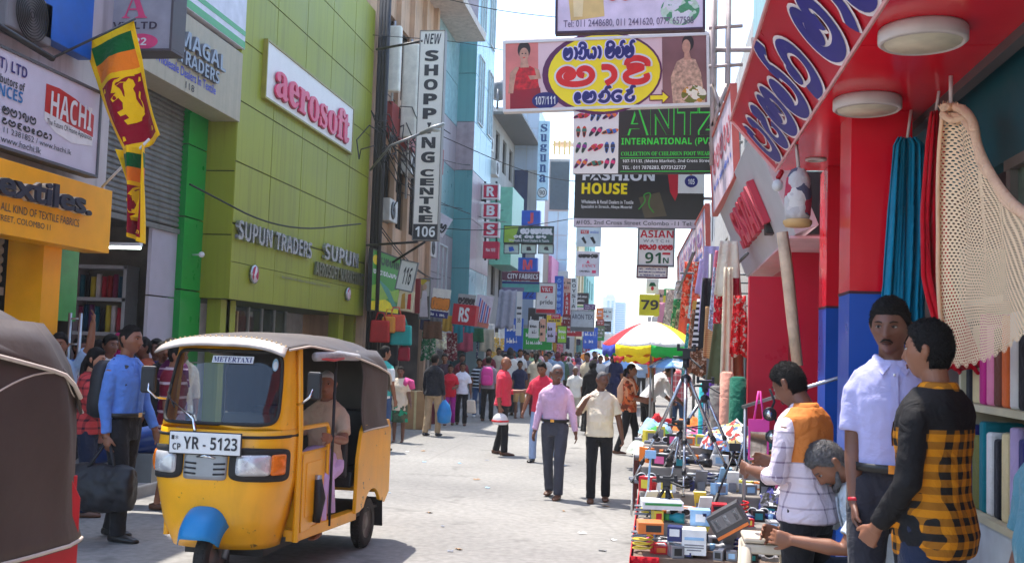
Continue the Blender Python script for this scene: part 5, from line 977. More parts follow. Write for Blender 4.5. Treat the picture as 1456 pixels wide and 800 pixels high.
# fabric shelves on the right
sf = thing('fabric_shelf', 'cream shelf stacked with fabric rolls at the right edge', 'shelf', (1.75, 3.6, 0)); SC = M('cream_shelf', S(205, 195, 160), .5)
Xf = 1.62; ys0, ys1 = 2.4, 6.0; zsh = [PX(1420, 745, Xf).z, PX(1420, 580, Xf).z, PX(1420, 420, Xf).z]
b = MB().mat(SC)
for z in zsh: b.bx(Xf, Xf+.4, ys0, ys1, z-.035, z)
for y in (ys0, 3.6, ys1): b.bx(Xf+.02, Xf+.4, y-.02, y+.02, .16, zsh[2]+.3)
b.mat(M('shelf_back', S(60, 45, 45), .8)).bx(Xf+.4, Xf+.42, ys0, ys1, .16, 2.05); b.mat(M('pale_cabinet', S(200, 205, 205), .5, var=.2)).bx(Xf+.01, Xf+.05, ys0, ys1, .16, zsh[0]-.036); b.build('frame', sf)
rcol = [('white', S(225, 222, 215)), ('crimson', S(160, 20, 50)), ('cream', S(220, 200, 150)), ('indigo', S(50, 50, 110)), ('pink', S(225, 130, 160)), ('teal', S(20, 120, 130)), ('orange', S(225, 110, 50)), ('black', (.02, .02, .025)), ('lilac', S(180, 160, 200)), ('magenta', S(200, 40, 130)), ('olive', S(120, 120, 60)), ('brown', S(110, 60, 45))]
for row in (0, 1):
    n_ = 30
    for k in range(n_):
        y = ys0+.08+(ys1-ys0-.16)*k/(n_-1); h_ = (zsh[row+1]-zsh[row]-.06)*rnd.uniform(.78, .98); nm_, cc = rcol[(k*5+row*4+k//12) % 12]
        m_ = MB().mat(cloth('bolt_'+nm_, cc)); m_.box((Xf+.14, y, zsh[row]+h_/2), (.2, .1, h_), (0, 0, rnd.uniform(-.1, .1))); m_.mat(cloth('bolt_core', S(200, 190, 170))).box((Xf+.14, y, zsh[row]+h_*.5), (.06, .03, h_+.01))
        tag(m_.build('fabric_roll', bevel=.025), f'{nm_} fabric bolt on the {"lower" if row == 0 else "upper"} board of the cream shelf at right', 'fabric roll', 'fabric bolts on the cream shelf')
# brown paper wrapped roll, hanging bag, camera on the shop front
a, c = PY(1112, 330, 7.6), PY(1134, 520, 7.6); pr = MB().mat(M('brown_paper', S(216, 184, 154), .6, var=.3, scale=8, bump=.4)); pr.tube([a, a.lerp(c, .3)+Vector((.004, 0, 0)), a.lerp(c, .7), c], [.042, .046, .042, .039], 7)
tag(pr.build('wrapped_roll'), 'long brown paper wrapped fabric roll leaning at the red wall', 'roll')
Yh = 7.2; c0 = PY(1134, 318, Yh); hb = thing('hanging_bag', 'pale printed bag hanging on a rope from the red awning', 'bag', c0); zt_ = PY(1134, 238, Yh).z-c0.z; r0 = 19*Yh/FPX
MB().mat(blotch('bag_print', [S(205, 200, 195), S(190, 185, 185), S(215, 210, 205), S(195, 190, 188), S(205, 198, 196), S(180, 60, 80), S(90, 90, 110)], 11)).lathe(c0, [(r0*.8, .02), (r0*.93, .06), (r0, zt_*.45), (r0*.85, zt_*.8), (r0*.5, zt_*.96), (r0*.1, zt_)], 20).build('bag_body', hb)
MB().mat(M('pale_wood', S(205, 165, 110), .6)).lathe(c0, [(r0*.9, -.02), (r0*1.05, 0), (r0*1.05, .02), (r0*.8, .03)], 16).build('base_disc', hb); MB().mat(M('white_cord', (.6, .6, .6))).tube([c0+Vector((0, 0, zt_)), PY(1131, 190, Yh), Vector((PY(1131, 190, Yh).x, Yh, ZS))], .012, 6).build('rope', hb)
c = PY(1106, 262, 7.9); cv = thing('security_camera', 'white and red security camera under the awning by the tilted fascia', 'camera', c); MB().mat(WHITE).tube([c, c+Vector((-.02, -.16, -.04))], .04, 12).build('housing', cv); MB().mat(SRED).tube([c+Vector((.0, -.02, .045)), c+Vector((.03, .02, .1))], .02).build('mount', cv)
# ------------------------------------------------------------------ stall goods hung along the east row
hg = [(1020, 390, 12.5, .38, .6, 'hanging_cloth', 'tan woven mat', S(200, 160, 115)), (1028, 372, 11.8, .2, 1.0, 'hanging_cloth', 'red scarf', S(205, 20, 40)), (1043, 395, 11.5, .16, .75, 'hanging_cloth', 'dark red shawl', S(150, 15, 40)), (1000, 372, 15, .32, .8, 'hanging_cloth', 'orange red garment', S(225, 80, 50)), (985, 395, 17, .4, .8, 'hanging_cloth', 'coral dress', S(225, 100, 80)), (972, 400, 20, .4, .8, 'hanging_cloth', 'white dress', S(220, 216, 212)), (1012, 350, 13.5, .26, .9, 'hanging_cloth', 'lilac printed cloth', S(190, 175, 215)), (960, 412, 23, .5, 1.0, 'hanging_cloth', 'beige dress', S(200, 185, 165)), (1004, 425, 13.6, .3, .5, 'hanging_cloth', 'striped towel', S(200, 195, 195)), (978, 440, 18, .5, .7, 'hanging_cloth', 'olive cloth', S(120, 125, 90)), (1036, 380, 11.2, .12, 1.1, 'hanging_cloth', 'cream tasselled shawl', S(225, 210, 180)), (955, 450, 24, .5, .9, 'hanging_cloth', 'navy dress', S(40, 45, 90)), (966, 455, 21, .45, .7, 'hanging_cloth', 'maroon dress', S(120, 30, 50)), (990, 460, 15.5, .35, .6, 'hanging_cloth', 'teal cloth', S(40, 140, 140)), (948, 430, 27, .5, .9, 'hanging_cloth', 'pink dress', S(225, 150, 170)), (1052, 420, 11, .16, .5, 'hanging_cloth', 'scarlet shirt', S(215, 25, 30)), (1008, 395, 12.9, .2, .7, 'hanging_cloth', 'black garment', (.02, .02, .025)), (996, 440, 14.2, .3, .7, 'hanging_cloth', 'brown garment', S(120, 80, 55)), (1042, 440, 11.3, .22, .6, 'hanging_cloth', 'rust patterned cloth', S(150, 90, 60)), (970, 425, 19, .4, .6, 'hanging_cloth', 'green blouse', S(60, 140, 90)), (1030, 460, 11.4, .3, .5, 'hanging_cloth', 'dull green cloth', S(95, 100, 70)), (984, 372, 16.6, .3, .7, 'hanging_cloth', 'vermilion skirt', S(225, 70, 40))]
q = random.Random(12); CN = [('ivory', S(225, 215, 195)), ('powder blue', S(170, 190, 220)), ('rose', S(220, 120, 140)), ('charcoal', S(55, 55, 60)), ('lilac', S(190, 170, 210)), ('mint', S(150, 205, 180)), ('ochre', S(200, 150, 70)), ('crimson', S(180, 20, 50))]
for k in range(24): n_ = CN[k % 8]; Y = 11.6+k*.55; hg.append((935+FPX*((.42 if Y > 16.5 else .58)+.45*q.random())/Y, 502-FPX*(q.choice((.75, 1.0, 1.25)))/Y, Y, q.uniform(.18, .32), q.uniform(.35, .7), 'hanging_cloth', f'{n_[0]} {("blouse", "sari length", "child dress")[k//8]}', n_[1]))
for i, (x, y, Y, w_, h_, nm_, lb, cc) in enumerate(hg):
    if 'tan' in lb: w_, h_, x, y = .36, 1.0, 1018, 436
    c = PY(x, y, Y); hang_cloth(nm_, f'{lb} hanging over the right side stalls', 'cloth', c, w_*(1.15 if 'tan' not in lb else .75), h_*1.25 if 'tan' not in lb else .6, bands('woven_tan', S(205, 165, 120), S(180, 135, 95), 40, .5) if 'tan' in lb else bands('towel_stripe', S(220, 215, 215), S(40, 40, 45), 14, .5) if 'striped' in lb else blotch('hung_%d' % i, [cc, cc, tuple(min(1, q_*1.5+.06) for q_ in cc), tuple(q_*.55 for q_ in cc), S(200, 180, 160)], 34) if i % 2 and cc[0]+cc[1] > .1 else cloth('hung_%d' % i, cc), 'y', 'cloths hung over the east stalls', 2, .025, .1 if 'tan' in lb else .35, seed=i)
rl = MB().mat(GREYM)
for Y, z in ((15.5, 2.95), (18, 3.0), (21, 3.0), (24, 2.9)): rl.tube([(.3, Y, z), (2.2, Y, z)], .018, 6)
rl.tube([(.35, 11, 2.82), (.35, 26, 2.98)], .018, 6); rl.tube([(.9, 11, 2.82), (.9, 26, 2.98)], .018, 6)
for Y in (13, 18, 24): rl.tube([(.62, Y, 0), (.62, Y, 3.0)], .025, 6)
tag(rl.build('hanging_rail'), 'steel rails over the right side stalls from which cloths hang', 'rail')
# rolled fabrics standing at the stalls
for i, (x, y0_, y1_, Y, r_, lb, cc) in enumerate(((1047, 535, 665, 9.6, .075, 'dark green fabric roll', S(20, 95, 75)), (1031, 528, 660, 9.8, .06, 'salmon pink fabric roll', S(215, 150, 130)), (1017, 548, 665, 10, .07, 'grey fabric roll', S(110, 108, 105)), (1006, 540, 640, 10.2, .05, 'violet fabric roll', S(90, 60, 150)), (999, 545, 640, 10.3, .05, 'turquoise fabric roll', S(50, 170, 170)))):
    a, c = PY(x, y0_, Y), PY(x, y1_, Y); m_ = MB().mat(cloth('stand_'+lb.split()[0]+lb.split()[1], cc)); m_.tube([(c.x, Y, .16), (c.x, Y, a.z*.6), (a.x+.02, Y+.05, a.z-.02), (a.x+.02, Y+.05, a.z)], [r_, r_*1.06, r_, r_*.6], 14); tag(m_.build('fabric_roll'), lb+' standing upright behind the gadget stall', 'fabric roll')
# ================================================================== AUTO RICKSHAWS
def interp(tab, z):
    for (a, va), (c, vc) in zip(tab, tab[1:]):
        if z <= c: f = max(0, (z-a)/(c-a)); return va*(1-f)+vc*f
    return tab[-1][1]
CW = [(.28, .38), (.5, .44), (.75, .485), (1.1, .49), (1.4, .475), (1.74, .44)]; CF = [(.28, 1.80), (.45, 1.92), (.75, 1.98), (1.0, 1.96), (1.15, 1.91), (1.74, 1.68)]
def cowl(t, z):
    a = t*math.pi/2; w_ = interp(CW, z); yf = interp(CF, z); s_, c_ = math.sin(a), abs(math.cos(a)); d = yf-1.50
    return Vector((w_*math.copysign(abs(s_)**.66, s_), 1.50+d*c_**.66, z))
def cown(t, z):
    e = .01; n = (cowl(t+e, z)-cowl(t-e, z)).cross(cowl(t, z+e)-cowl(t, z-e)); n.normalize(); return -n if n.y < 0 and abs(t) < .9 else n
def cx(x, z, off=0.0):
    t = math.asin(min(1, abs(x)/interp(CW, z))**(1/.66))/(math.pi/2)*math.copysign(1, x); p = cowl(t, z); return Vector((x, p.y+off, z))
def patch(mb, tc, zc, ht, hz, off, ex=5, n=36, k=4, dome=0.0, skew=0.0, edge=True):
    rg = []
    for j in range(k+1):
        f = 1-j/k*.999; rg.append([])
        for i in range(n):
            a = 2*math.pi*i/n; c, s_ = math.cos(a), math.sin(a); x = math.copysign(abs(c)**(2/ex), c)*ht*f; y = math.copysign(abs(s_)**(2/ex), s_)*hz*f
            t, z = tc+x, zc+y+skew*x; rg[-1].append(cowl(t, z)+cown(t, z)*(off+dome*(1-f*f)))
    if edge: rg.insert(0, [cowl(tc+(math.copysign(abs(math.cos(2*math.pi*i/n))**(2/ex), math.cos(2*math.pi*i/n)))*ht, zc+(math.copysign(abs(math.sin(2*math.pi*i/n))**(2/ex), math.sin(2*math.pi*i/n)))*hz+skew*(math.copysign(abs(math.cos(2*math.pi*i/n))**(2/ex), math.cos(2*math.pi*i/n)))*ht) for i in range(n)])
    mb.rings(rg, True, False)
def canvas_mat(key, col):
    m = M(key, col, .55, var=.22, scale=3, bump=.35, bscale=7); return m
def rickshaw(label, loc, rz, paint, canvas, guard, hem=.65):
    t = thing('auto_rickshaw', label, 'auto rickshaw', loc, rz)
    L = dict(local=True)
    b = MB().mat(paint); b.grid(lambda u, v: cowl(-1+2*u, .28+.84*v), 40, 16)
    n = 64; rg = []
    for j in range(6):
        f = j/5; ring = []
        for i in range(n):
            a = 2*math.pi*i/n; c, s_ = math.cos(a), math.sin(a); P_ = lambda e, hx, hz: (math.copysign(abs(c)**(2/e), c)*hx, 1.415+math.copysign(abs(s_)**(2/e), s_)*hz)
            p, q = P_(7, .63, .255), P_(60, 1.0, .315); ring.append(cowl(p[0]*(1-f)+q[0]*f, p[1]*(1-f)+q[1]*f))
        rg.append(ring)
    b.rings(rg, True, False)
    # side panels with wheel arches, tail, floor and sills
    arch = [(.30*math.cos(a), .21+.30*math.sin(a)) for a in np.linspace(R(35), R(145), 12)]
    prof = [(.46, .36), (.44, .80), (.36, 1.02), (.30, 1.07), (-.46, 1.07), (-.53, .98), (-.53, .42), (-.40, .34)]+arch[::-1]+[(.36, .36)]
    for sx in (-1, 1): b.prism([(sx*.60, y, z) for y, z in prof], (sx*.025, 0, 0))
    b.bx(-.60, .60, -.545, -.52, .40, 1.07)
    for sx in (-1, 1): b.add([(sx*.54, .4, .30), (sx*.61, .4, .30), (sx*.50, 1.48, .30), (sx*.40, 1.48, .30), (sx*.54, .4, .375), (sx*.61, .4, .375), (sx*.50, 1.48, .375), (sx*.40, 1.48, .375)], [(3, 2, 1, 0), (4, 5, 6, 7), (0, 1, 5, 4), (1, 2, 6, 5), (2, 3, 7, 6), (3, 0, 4, 7)]); b.tube([(sx*.50, 1.50, .3), (sx*.50, 1.50, 1.1), (sx*.46, 1.48, 1.72)], .025, 8)
    b.bx(-.47, .47, 1.38, 1.41, .36, .98)
    o = b.build('body', t, bevel=.006, **L); sm = o.modifiers.new('solid', 'SOLIDIFY'); sm.thickness = .004
    b = MB().mat(M('rick_floor', (.05, .05, .05), .8)); b.bx(-.58, .58, -.5, .6, .30, .33).bx(-.42, .42, .6, 1.5, .30, .329); b.mat(BLACK).bx(-.3, .3, -.5, 1.6, .2, .3); b.build('floor', t, **L)
    MB().mat(M('rick_black_vinyl', (.025, .025, .027), .45, bump=.2)).box((0, .70, .66), (.62, .34, .12)).box((0, .12, .62), (1.1, .5, .14)).box((0, -.2, .92), (1.1, .1, .5), (-.15, 0, 0)).box((0, .50, .9), (1.1, .04, .5)).build('seat', t, bevel=.03, **L)
    # belt strip, gasket, windscreen
    b = MB().mat(RUBBER)
    b.tube([p*1.0 for p in (rg[0]+rg[0][:1])], .013, 6); b.tube([cowl(-1+2*i/40, 1.075)+cown(-1+2*i/40, 1.075)*.004 for i in range(41)], .012, 6); b.build('rubber_trim', t, **L)
    w_ = MB().mat(glass('windscreen_glass', (.03, .04, .045), .32)); gr = [[Vector((0, 0, 0))]*n for _ in range(5)]
    for j in range(5):
        f = 1-j/4*.999; gr[j] = []
        for i in range(n):
            a = 2*math.pi*i/n; c, s_ = math.cos(a), math.sin(a); gr[j].append(cowl(math.copysign(abs(c)**(2/7), c)*.63*f, 1.415+math.copysign(abs(s_)**(2/7), s_)*.255*f)-Vector((0, .008, 0)))
    w_.rings(gr, True, False); wo = w_.build('windscreen', t, **L)
    s_ = MB().mat(M('sticker_white', S(225, 225, 230), .5, var=.03)); q = [cx(.10-.31*i/8, z, .004) for z in (1.585, 1.635) for i in range(9)]; s_.add(q, [(i, i+1, i+10, i+9) for i in range(8)])
    s_.mat(M('sticker_blue', S(150, 190, 210), .4)); patch(s_, -.5, 1.58, .05, .045, .004, 2, 20, 2, edge=False); s_.mat(M('sticker_pale', S(220, 225, 225), .4)); patch(s_, -.5, 1.575, .035, .03, .006, 2, 20, 2, edge=False)
    v_, f_ = text_geo('METERTAXI', 's'); s_.mat(NAVY); s_.add([cx(.09-.29*p[0], 1.592+.036*p[1], .007) for p in v_], f_); s_.build('sticker', wo, **L)
    wp = MB().mat(CHROME); a0 = cowl(.06, 1.12)+Vector((0, .03, 0)); wp.tube([a0+Vector((0, 0, -.06)), a0, a0+Vector((.02, .0, .07)), cowl(.5, 1.32)+Vector((0, .035, 0))], [.016, .014, .008, .006], 8); wp.mat(RUBBER).tube([cowl(.62, 1.36)+Vector((0, .03, 0)), cowl(.34, 1.26)+Vector((0, .03, 0))], .006, 6); wp.build('wiper', t, **L)
    # lamps, grille, plate
    for sx in (-1, 1):
        h = MB().mat(RUBBER); patch(h, sx*.50, .885, .37, .115, .018, 6, skew=-sx*.02); ho = h.build('headlight', t, **L)
        h = MB().mat(M('lamp_reflector', S(205, 205, 205), .25, .3, var=.3, scale=12)); patch(h, sx*.38, .885, .19, .072, .024, 7, dome=.02); ho2 = h.build('lens', ho, **L)
        h = MB().mat(M('indicator_orange', S(240, 120, 20), .25, var=.25, scale=20)); patch(h, sx*.68, .885, .11, .072, .024, 7, dome=.015); h.build('indicator', ho, **L)
    g_ = MB().mat(M('grille_grey', S(150, 150, 150), .4, .4)); patch(g_, 0, .875, .115, .095, .016, 8)
    g_.mat(BLACK)
    for k in range(3):
        for sx in (-1, 1): g_.tube([cowl(sx*.03, .82+k*.035)+Vector((0, .018, 0)), cowl(sx*.105, .825+k*.035)+Vector((0, .018, 0))], .007, 6)
    g_.mat(CHROME).tube([cowl(-.035, .93)+Vector((0, .02, 0)), cowl(0, .945)+Vector((0, .022, 0)), cowl(.03, .935)+Vector((0, .02, 0))], [.006, .013, .006], 8); g_.build('grille', t, **L)
    c = Vector((0, 2.0, 1.03)); p = MB().mat(M('plate_white', S(228, 228, 224), .4, var=.08)); p.box(c, (.52, .012, .145)); p.mat(BLACK).obox(c+Vector((0, -.004, 0)), Vector((1, 0, 0)), Vector((0, 0, 1)), Vector((0, 1, 0)), .535, .16, .01); po = p.build('number_plate', t, bevel=.003, **L)
    l = MB().mat(BLKI)
    for s2, x0, x1, z0, z1 in (('YR - 5123', .155, -.24, -.042, .045), ('CP', .235, .175, -.05, -.005), ('*', .215, .195, .02, .05)):
        v_, f_ = text_geo(s2, 'b' if s2 != 'x' else 'r'); l.add([(x0+(x1-x0)*q[0], c.y+.010, c.z+z0+(z1-z0)*q[1]) for q in v_], f_)
    l.box((.235, c.y+.0085, c.z+.035), (.02, .003, .028)); l.build('lettering', po, **L)
    # mudguard and wheels
    m_ = MB().mat(guard)
    def MG(u, v):
        a = R(8)+R(140)*v; x = (u-.5)*2; w2 = .165*(1-.25*abs(v-.4)); r_ = .27-.10*abs(x)**3; return Vector((x*w2, 1.84+r_*1.12*math.cos(a), .36+r_*.92*math.sin(a)-.05*abs(x)**6))
    m_.grid(MG, 16, 20); m_.build('mudguard', t, thick=.008, **L)
    def wheel(x, y, r_, wd):
        w2 = MB().mat(RUBBER); w2.lathe((x, y, r_), [(r_*.62, -wd*.42), (r_*.9, -wd*.5), (r_*.985, -wd*.36), (r_, -wd*.1), (r_, wd*.1), (r_*.985, wd*.36), (r_*.9, wd*.5), (r_*.62, wd*.42)], 36, 'x', cap=False)
        for k in range(40):
            a = 2*math.pi*k/40
            for sx in (-.2, .2): w2.box((x+sx*wd, y+r_*math.cos(a), r_+r_*math.sin(a)), (wd*.22, .012, .012), (a, 0, 0))
        wo = w2.build('wheel', t, **L); w3 = MB().mat(M('wheel_rim', S(120, 115, 110), .5, .5, var=.3)); w3.lathe((x, y, r_), [(.01, -wd*.3), (r_*.25, -wd*.32), (r_*.3, -wd*.15), (r_*.55, -wd*.12), (r_*.64, -wd*.42), (r_*.64, wd*.42), (r_*.55, wd*.12), (r_*.3, wd*.15), (r_*.25, wd*.32), (.01, wd*.3)], 28, 'x'); w3.build('rim', wo, **L)
    wheel(0, 1.80, .215, .10); wheel(-.55, 0, .215, .10); wheel(.55, 0, .215, .10)
    MB().mat(GREYM).tube([(.09, 1.62, .5), (.09, 1.80, .215)], .025).tube([(-.09, 1.62, .5), (-.09, 1.80, .215)], .025).build('fork', t, **L)
    for sx in (-1, 1): MB().mat(RUBBER).box((sx*.55, -.33, .26), (.16, .012, .26), (-.15, 0, 0)).build('mudflap', t, **L)
    # low side door bars
    d = MB().mat(paint); d.bx(-.525, -.51, .98, 1.46, .36, .93); d.bx(-.532, -.525, 1.04, 1.40, .46, .86)
    d.tube([(-.50, 1.48, 1.12), (-.525, .98, 1.12), (-.528, .94, 1.08), (-.528, .94, .36)], .017, 8); d.tube([(-.52, .96, .93), (-.50, 1.46, .93)], .015, 8); d.build('side_rail', t, bevel=.004, **L)
    MB().mat(BLACK).tube([(-.56, .93, .33), (-.56, .93, 1.62)], .012, 8).build('door_post', t, **L)
    ft = MB().mat(BLACK); ft.tube([(-.55, 1.2, .4), (-.57, 1.2, .58), (-.55, 1.2, .72)], [.03, .045, .03], 10); ft.mat(STEEL).tube([(-.55, 1.2, .58), (-.55, 1.2, .75)], .028, 10); ft.build('meter', t, **L)
    # canvas hood
    RY = [(-.56, 1.62), (-.50, 1.71), (-.35, 1.775), (0, 1.80), (.5, 1.81), (1.0, 1.81), (1.4, 1.80), (1.75, 1.765)]
    def hood(u, v):
        y = -.56+(1.75+.56)*v; zt = interp(RY, y); x = (u-.5)*2; hw = interp([(-.56, .59), (-.4, .63), (.6, .61), (1.2, .55), (1.75, .475)], y)
        z = zt-(.30-.23*min(1, v*1.15))*abs(x)**2.8+.012*math.sin(y*13)*(1-abs(x))*.4; return Vector((hw*math.copysign(abs(x)**.9, x), y, z))
    c = MB().mat(canvas); c.grid(hood, 30, 40); c.build('hood', t, thick=.012, **L)
    sc_ = MB().mat(canvas)
    def skirt(u, v):   # wraps side - back - side
        A = [(.62, .36), (.635, .0), (.63, -.36), (.56, -.53), (.3, -.57), (0, -.58), (-.3, -.57), (-.56, -.53), (-.63, -.36), (-.635, .0), (-.62, .36)]
        tt = u*(len(A)-1); i = min(len(A)-2, int(tt)); f = tt-i; x = A[i][0]*(1-f)+A[i+1][0]*f; y = A[i][1]*(1-f)+A[i+1][1]*f; z = 1.60-.02*abs(y)-(hem-.07)*v
        k = (1+.06*min(1, v*2.2) if hem > .7 else 1)+.03*max(0, v-.86)/.14-.02*math.sin(v*math.pi); q_ = max(0, 1-v/.25); k *= 1-.17*q_*q_; z += .10*q_; return Vector((x*k+.006*math.sin(u*43+v*5), y*k+.004*math.sin(u*37), z))
    sc_.grid(skirt, 60, 14); so_ = sc_.build('side_canvas', t, thick=.01, **L)
    pp = MB().mat(M('canvas_piping', S(205, 190, 175), .6)); pp.tube([skirt(i/60, .99)*1.004 for i in range(61)], .008, 6); pp.tube([hood(i/30, 0)*1.003+Vector((0, -.004, 0)) for i in range(31)], .007, 6)
    for sx in (0, 1): pp.tube([hood(sx, .02+i*.98/30)+Vector((.012 if sx else -.012, 0, -.004)) for i in range(31)], .009, 6)
    if hem > .7: pp.tube([skirt(i/60, .22+.05*math.sin(i*.35))*1.005 for i in range(61)], .004, 5)
    pp.build('piping', so_, **L)
    br = MB().mat(M('brass_stud', S(190, 160, 120), .4, .6))
    for i in range(24): br.ball(hood(.02+.96*i/23, 1.0)+Vector((0, .0, .012)), .009, 6, 4)
    br.build('studs', so_, **L)
    v = MB().mat(M('faded_sunlit_visor', S(176, 164, 154), .5, var=.35, scale=6)); v.grid(lambda u, q: hood(u, 1.0)*1.0+Vector(((u-.5)*.03*q, .10*q, .006-.03*q-.03*q*q)), 24, 5); v.build('visor', t, thick=.012, **L)  # faded strip, its whitish tone also holding sunlight put into the colour
    rl_ = MB().mat(M('rolled_curtain', S(165, 160, 160), .4, var=.3, bump=.3)); rl_.tube([(-.54, 1.36, 1.645), (-.58, .95, 1.655), (-.60, .5, 1.64)], [.03, .038, .03], 10, [.035, .04, .03]); rl_.mat(M('curtain_red', S(190, 70, 70), .6)).tube([(-.555, 1.34, 1.635), (-.60, 1.1, 1.62), (-.61, .9, 1.635)], .012, 6); rl_.build('rolled_curtain', t, **L)
    for sx in (-1, 1):
        mr = MB().mat(BLACK); cc = Vector((sx*.64, 1.63, 1.44)); mr.box(cc, (.115, .04, .20), (0, 0, sx*.2)); mo = mr.build('mirror', t, bevel=.018, **L)
        MB().mat(CHROME).tube([(sx*.50, 1.58, 1.30), (sx*.56, 1.66, 1.31), (sx*.62, 1.665, 1.36), cc], .009, 8).build('arm', mo, **L)
    return t
YPAINT = M('taxi_yellow', S(244, 172, 16), .32, var=.14, scale=3, spec=.6, streak=.16, chips=S(105, 70, 30))
HEAD = R(179); hv = Matrix.Rotation(HEAD, 3, 'Z'); rw = PZ(517, 777); ro = rw-hv @ Vector((-.57, 0, 0)); ro.z = 0
rickshaw('yellow auto rickshaw with blue front mudguard and brown canvas hood carrying a driver', ro, HEAD, YPAINT, canvas_mat('hood_canvas', S(82, 72, 66)), M('mudguard_blue', S(30, 130, 190), .4, var=.12))
a = PY(112, 700, 4.15); H2 = R(176)
o2 = Vector((a.x-.60, 4.15-.58, .10))
rickshaw('brown canvas hooded auto rickshaw with red body cut off at the left edge', o2, H2, M('rick_red', S(190, 20, 35), .35, var=.1), canvas_mat('dark_canvas', S(72, 59, 52)), M('rick_red', (.5, .02, .03)), .86)
# ================================================================== PEOPLE
PENDING = []
def remesh(o, vox, smooth=2, disp=0.0, dscale=.12):
    m_ = o.modifiers.new('union', 'REMESH'); m_.mode = 'VOXEL'; m_.voxel_size = vox; m_.use_smooth_shade = True
    if smooth: q = o.modifiers.new('smooth', 'SMOOTH'); q.iterations = smooth; q.factor = .5
    if disp:
        k = 'wrinkle%g' % dscale; t = bpy.data.textures.get(k) or bpy.data.textures.new(k, 'CLOUDS'); t.noise_scale = dscale; t.noise_depth = 2
        q = o.modifiers.new('wrinkle', 'DISPLACE'); q.texture = t; q.strength = disp; q.mid_level = .5; q.texture_coords = 'LOCAL'
    PENDING.append(o)
def finish_meshes():
    dg = bpy.context.evaluated_depsgraph_get()
    for o in PENDING:
        me = bpy.data.meshes.new_from_object(o.evaluated_get(dg), depsgraph=dg); o.modifiers.clear(); o.data = me
        for p in me.polygons: p.use_smooth = True
    PENDING.clear()
def skin(key, col):
    if key in MATS: return MATS[key]
    m = M(key, col, .48, var=.10, scale=14, bump=.06, bscale=160, spec=.45); b = m.node_tree.nodes['Principled BSDF']; b.inputs['Subsurface Weight'].default_value = .08; b.inputs['Subsurface Radius'].default_value = (.02, .008, .005); return m
SK = {'dark': skin('skin_dark', S(116, 76, 58)), 'mid': skin('skin_mid', S(140, 92, 68)), 'light': skin('skin_light', S(172, 122, 94)), 'deep': skin('skin_deep', S(112, 75, 60))}
HAIRM = {'black': M('hair_black', (.009, .008, .008), .75, spec=.2, bump=.4, bscale=120), 'grey': M('hair_grey', S(165, 162, 160), .6, bump=.5, bscale=120), 'saltpepper': M('hair_saltpepper', S(95, 92, 92), .6, var=.5, scale=60, bump=.5, bscale=120)}
EYEW = M('eye_white', S(175, 168, 160), .25, var=0); IRIS = M('iris_dark', (.02, .012, .01), .15, var=0); LIPS = {k: skin('lips_'+k, tuple(c*f for c, f in zip(v, (.92, .74, .74)))) for k, v in (('dark', S(104, 66, 48)), ('mid', S(140, 92, 68)), ('light', S(172, 122, 94)), ('deep', S(82, 52, 40)))}
g3 = lambda x, s_: math.exp(-(x/s_)**2)
def headpt(th, ph, feat=1.0):
    x, y, z = math.sin(th)*math.sin(ph), math.sin(th)*math.cos(ph), math.cos(th)
    px, py, pz = .0745*x, .094*y, .116*z
    low = max(0, -z); px *= 1-.30*low**1.5; py *= 1-.10*low
    if y > 0: py += .012*low*y*(1-abs(x))
    if y < 0: py *= 1-.22*low; 
    if feat and y > 0:
        f = y
        nz = max(0, min(1, (.028-pz)/.055)) if pz > -.030 else max(0, 1-(-.030-pz)/.010)
        py += f*(.024*nz*g3(px, .0095+.008*nz)); py += f*.008*g3(pz+.026, .008)*g3(abs(px)-.012, .008)
        py -= .011*f*g3(abs(px)-.031, .016)*g3(pz-.012, .011); py += .006*f*g3(pz-.034, .010)*g3(px, .05)
        py += .004*f*g3(pz+.054, .006)*g3(px, .022); py += .0045*f*g3(pz+.067, .007)*g3(px, .019); py -= .006*f*g3(pz+.0605, .0028)*g3(px, .024); py += .012*f*g3(pz+.098, .014)*g3(px, .022)
        px += math.copysign(.005, px)*g3(pz+.012, .022)*g3(abs(px)-.05, .02)
    return Vector((px, py, pz))
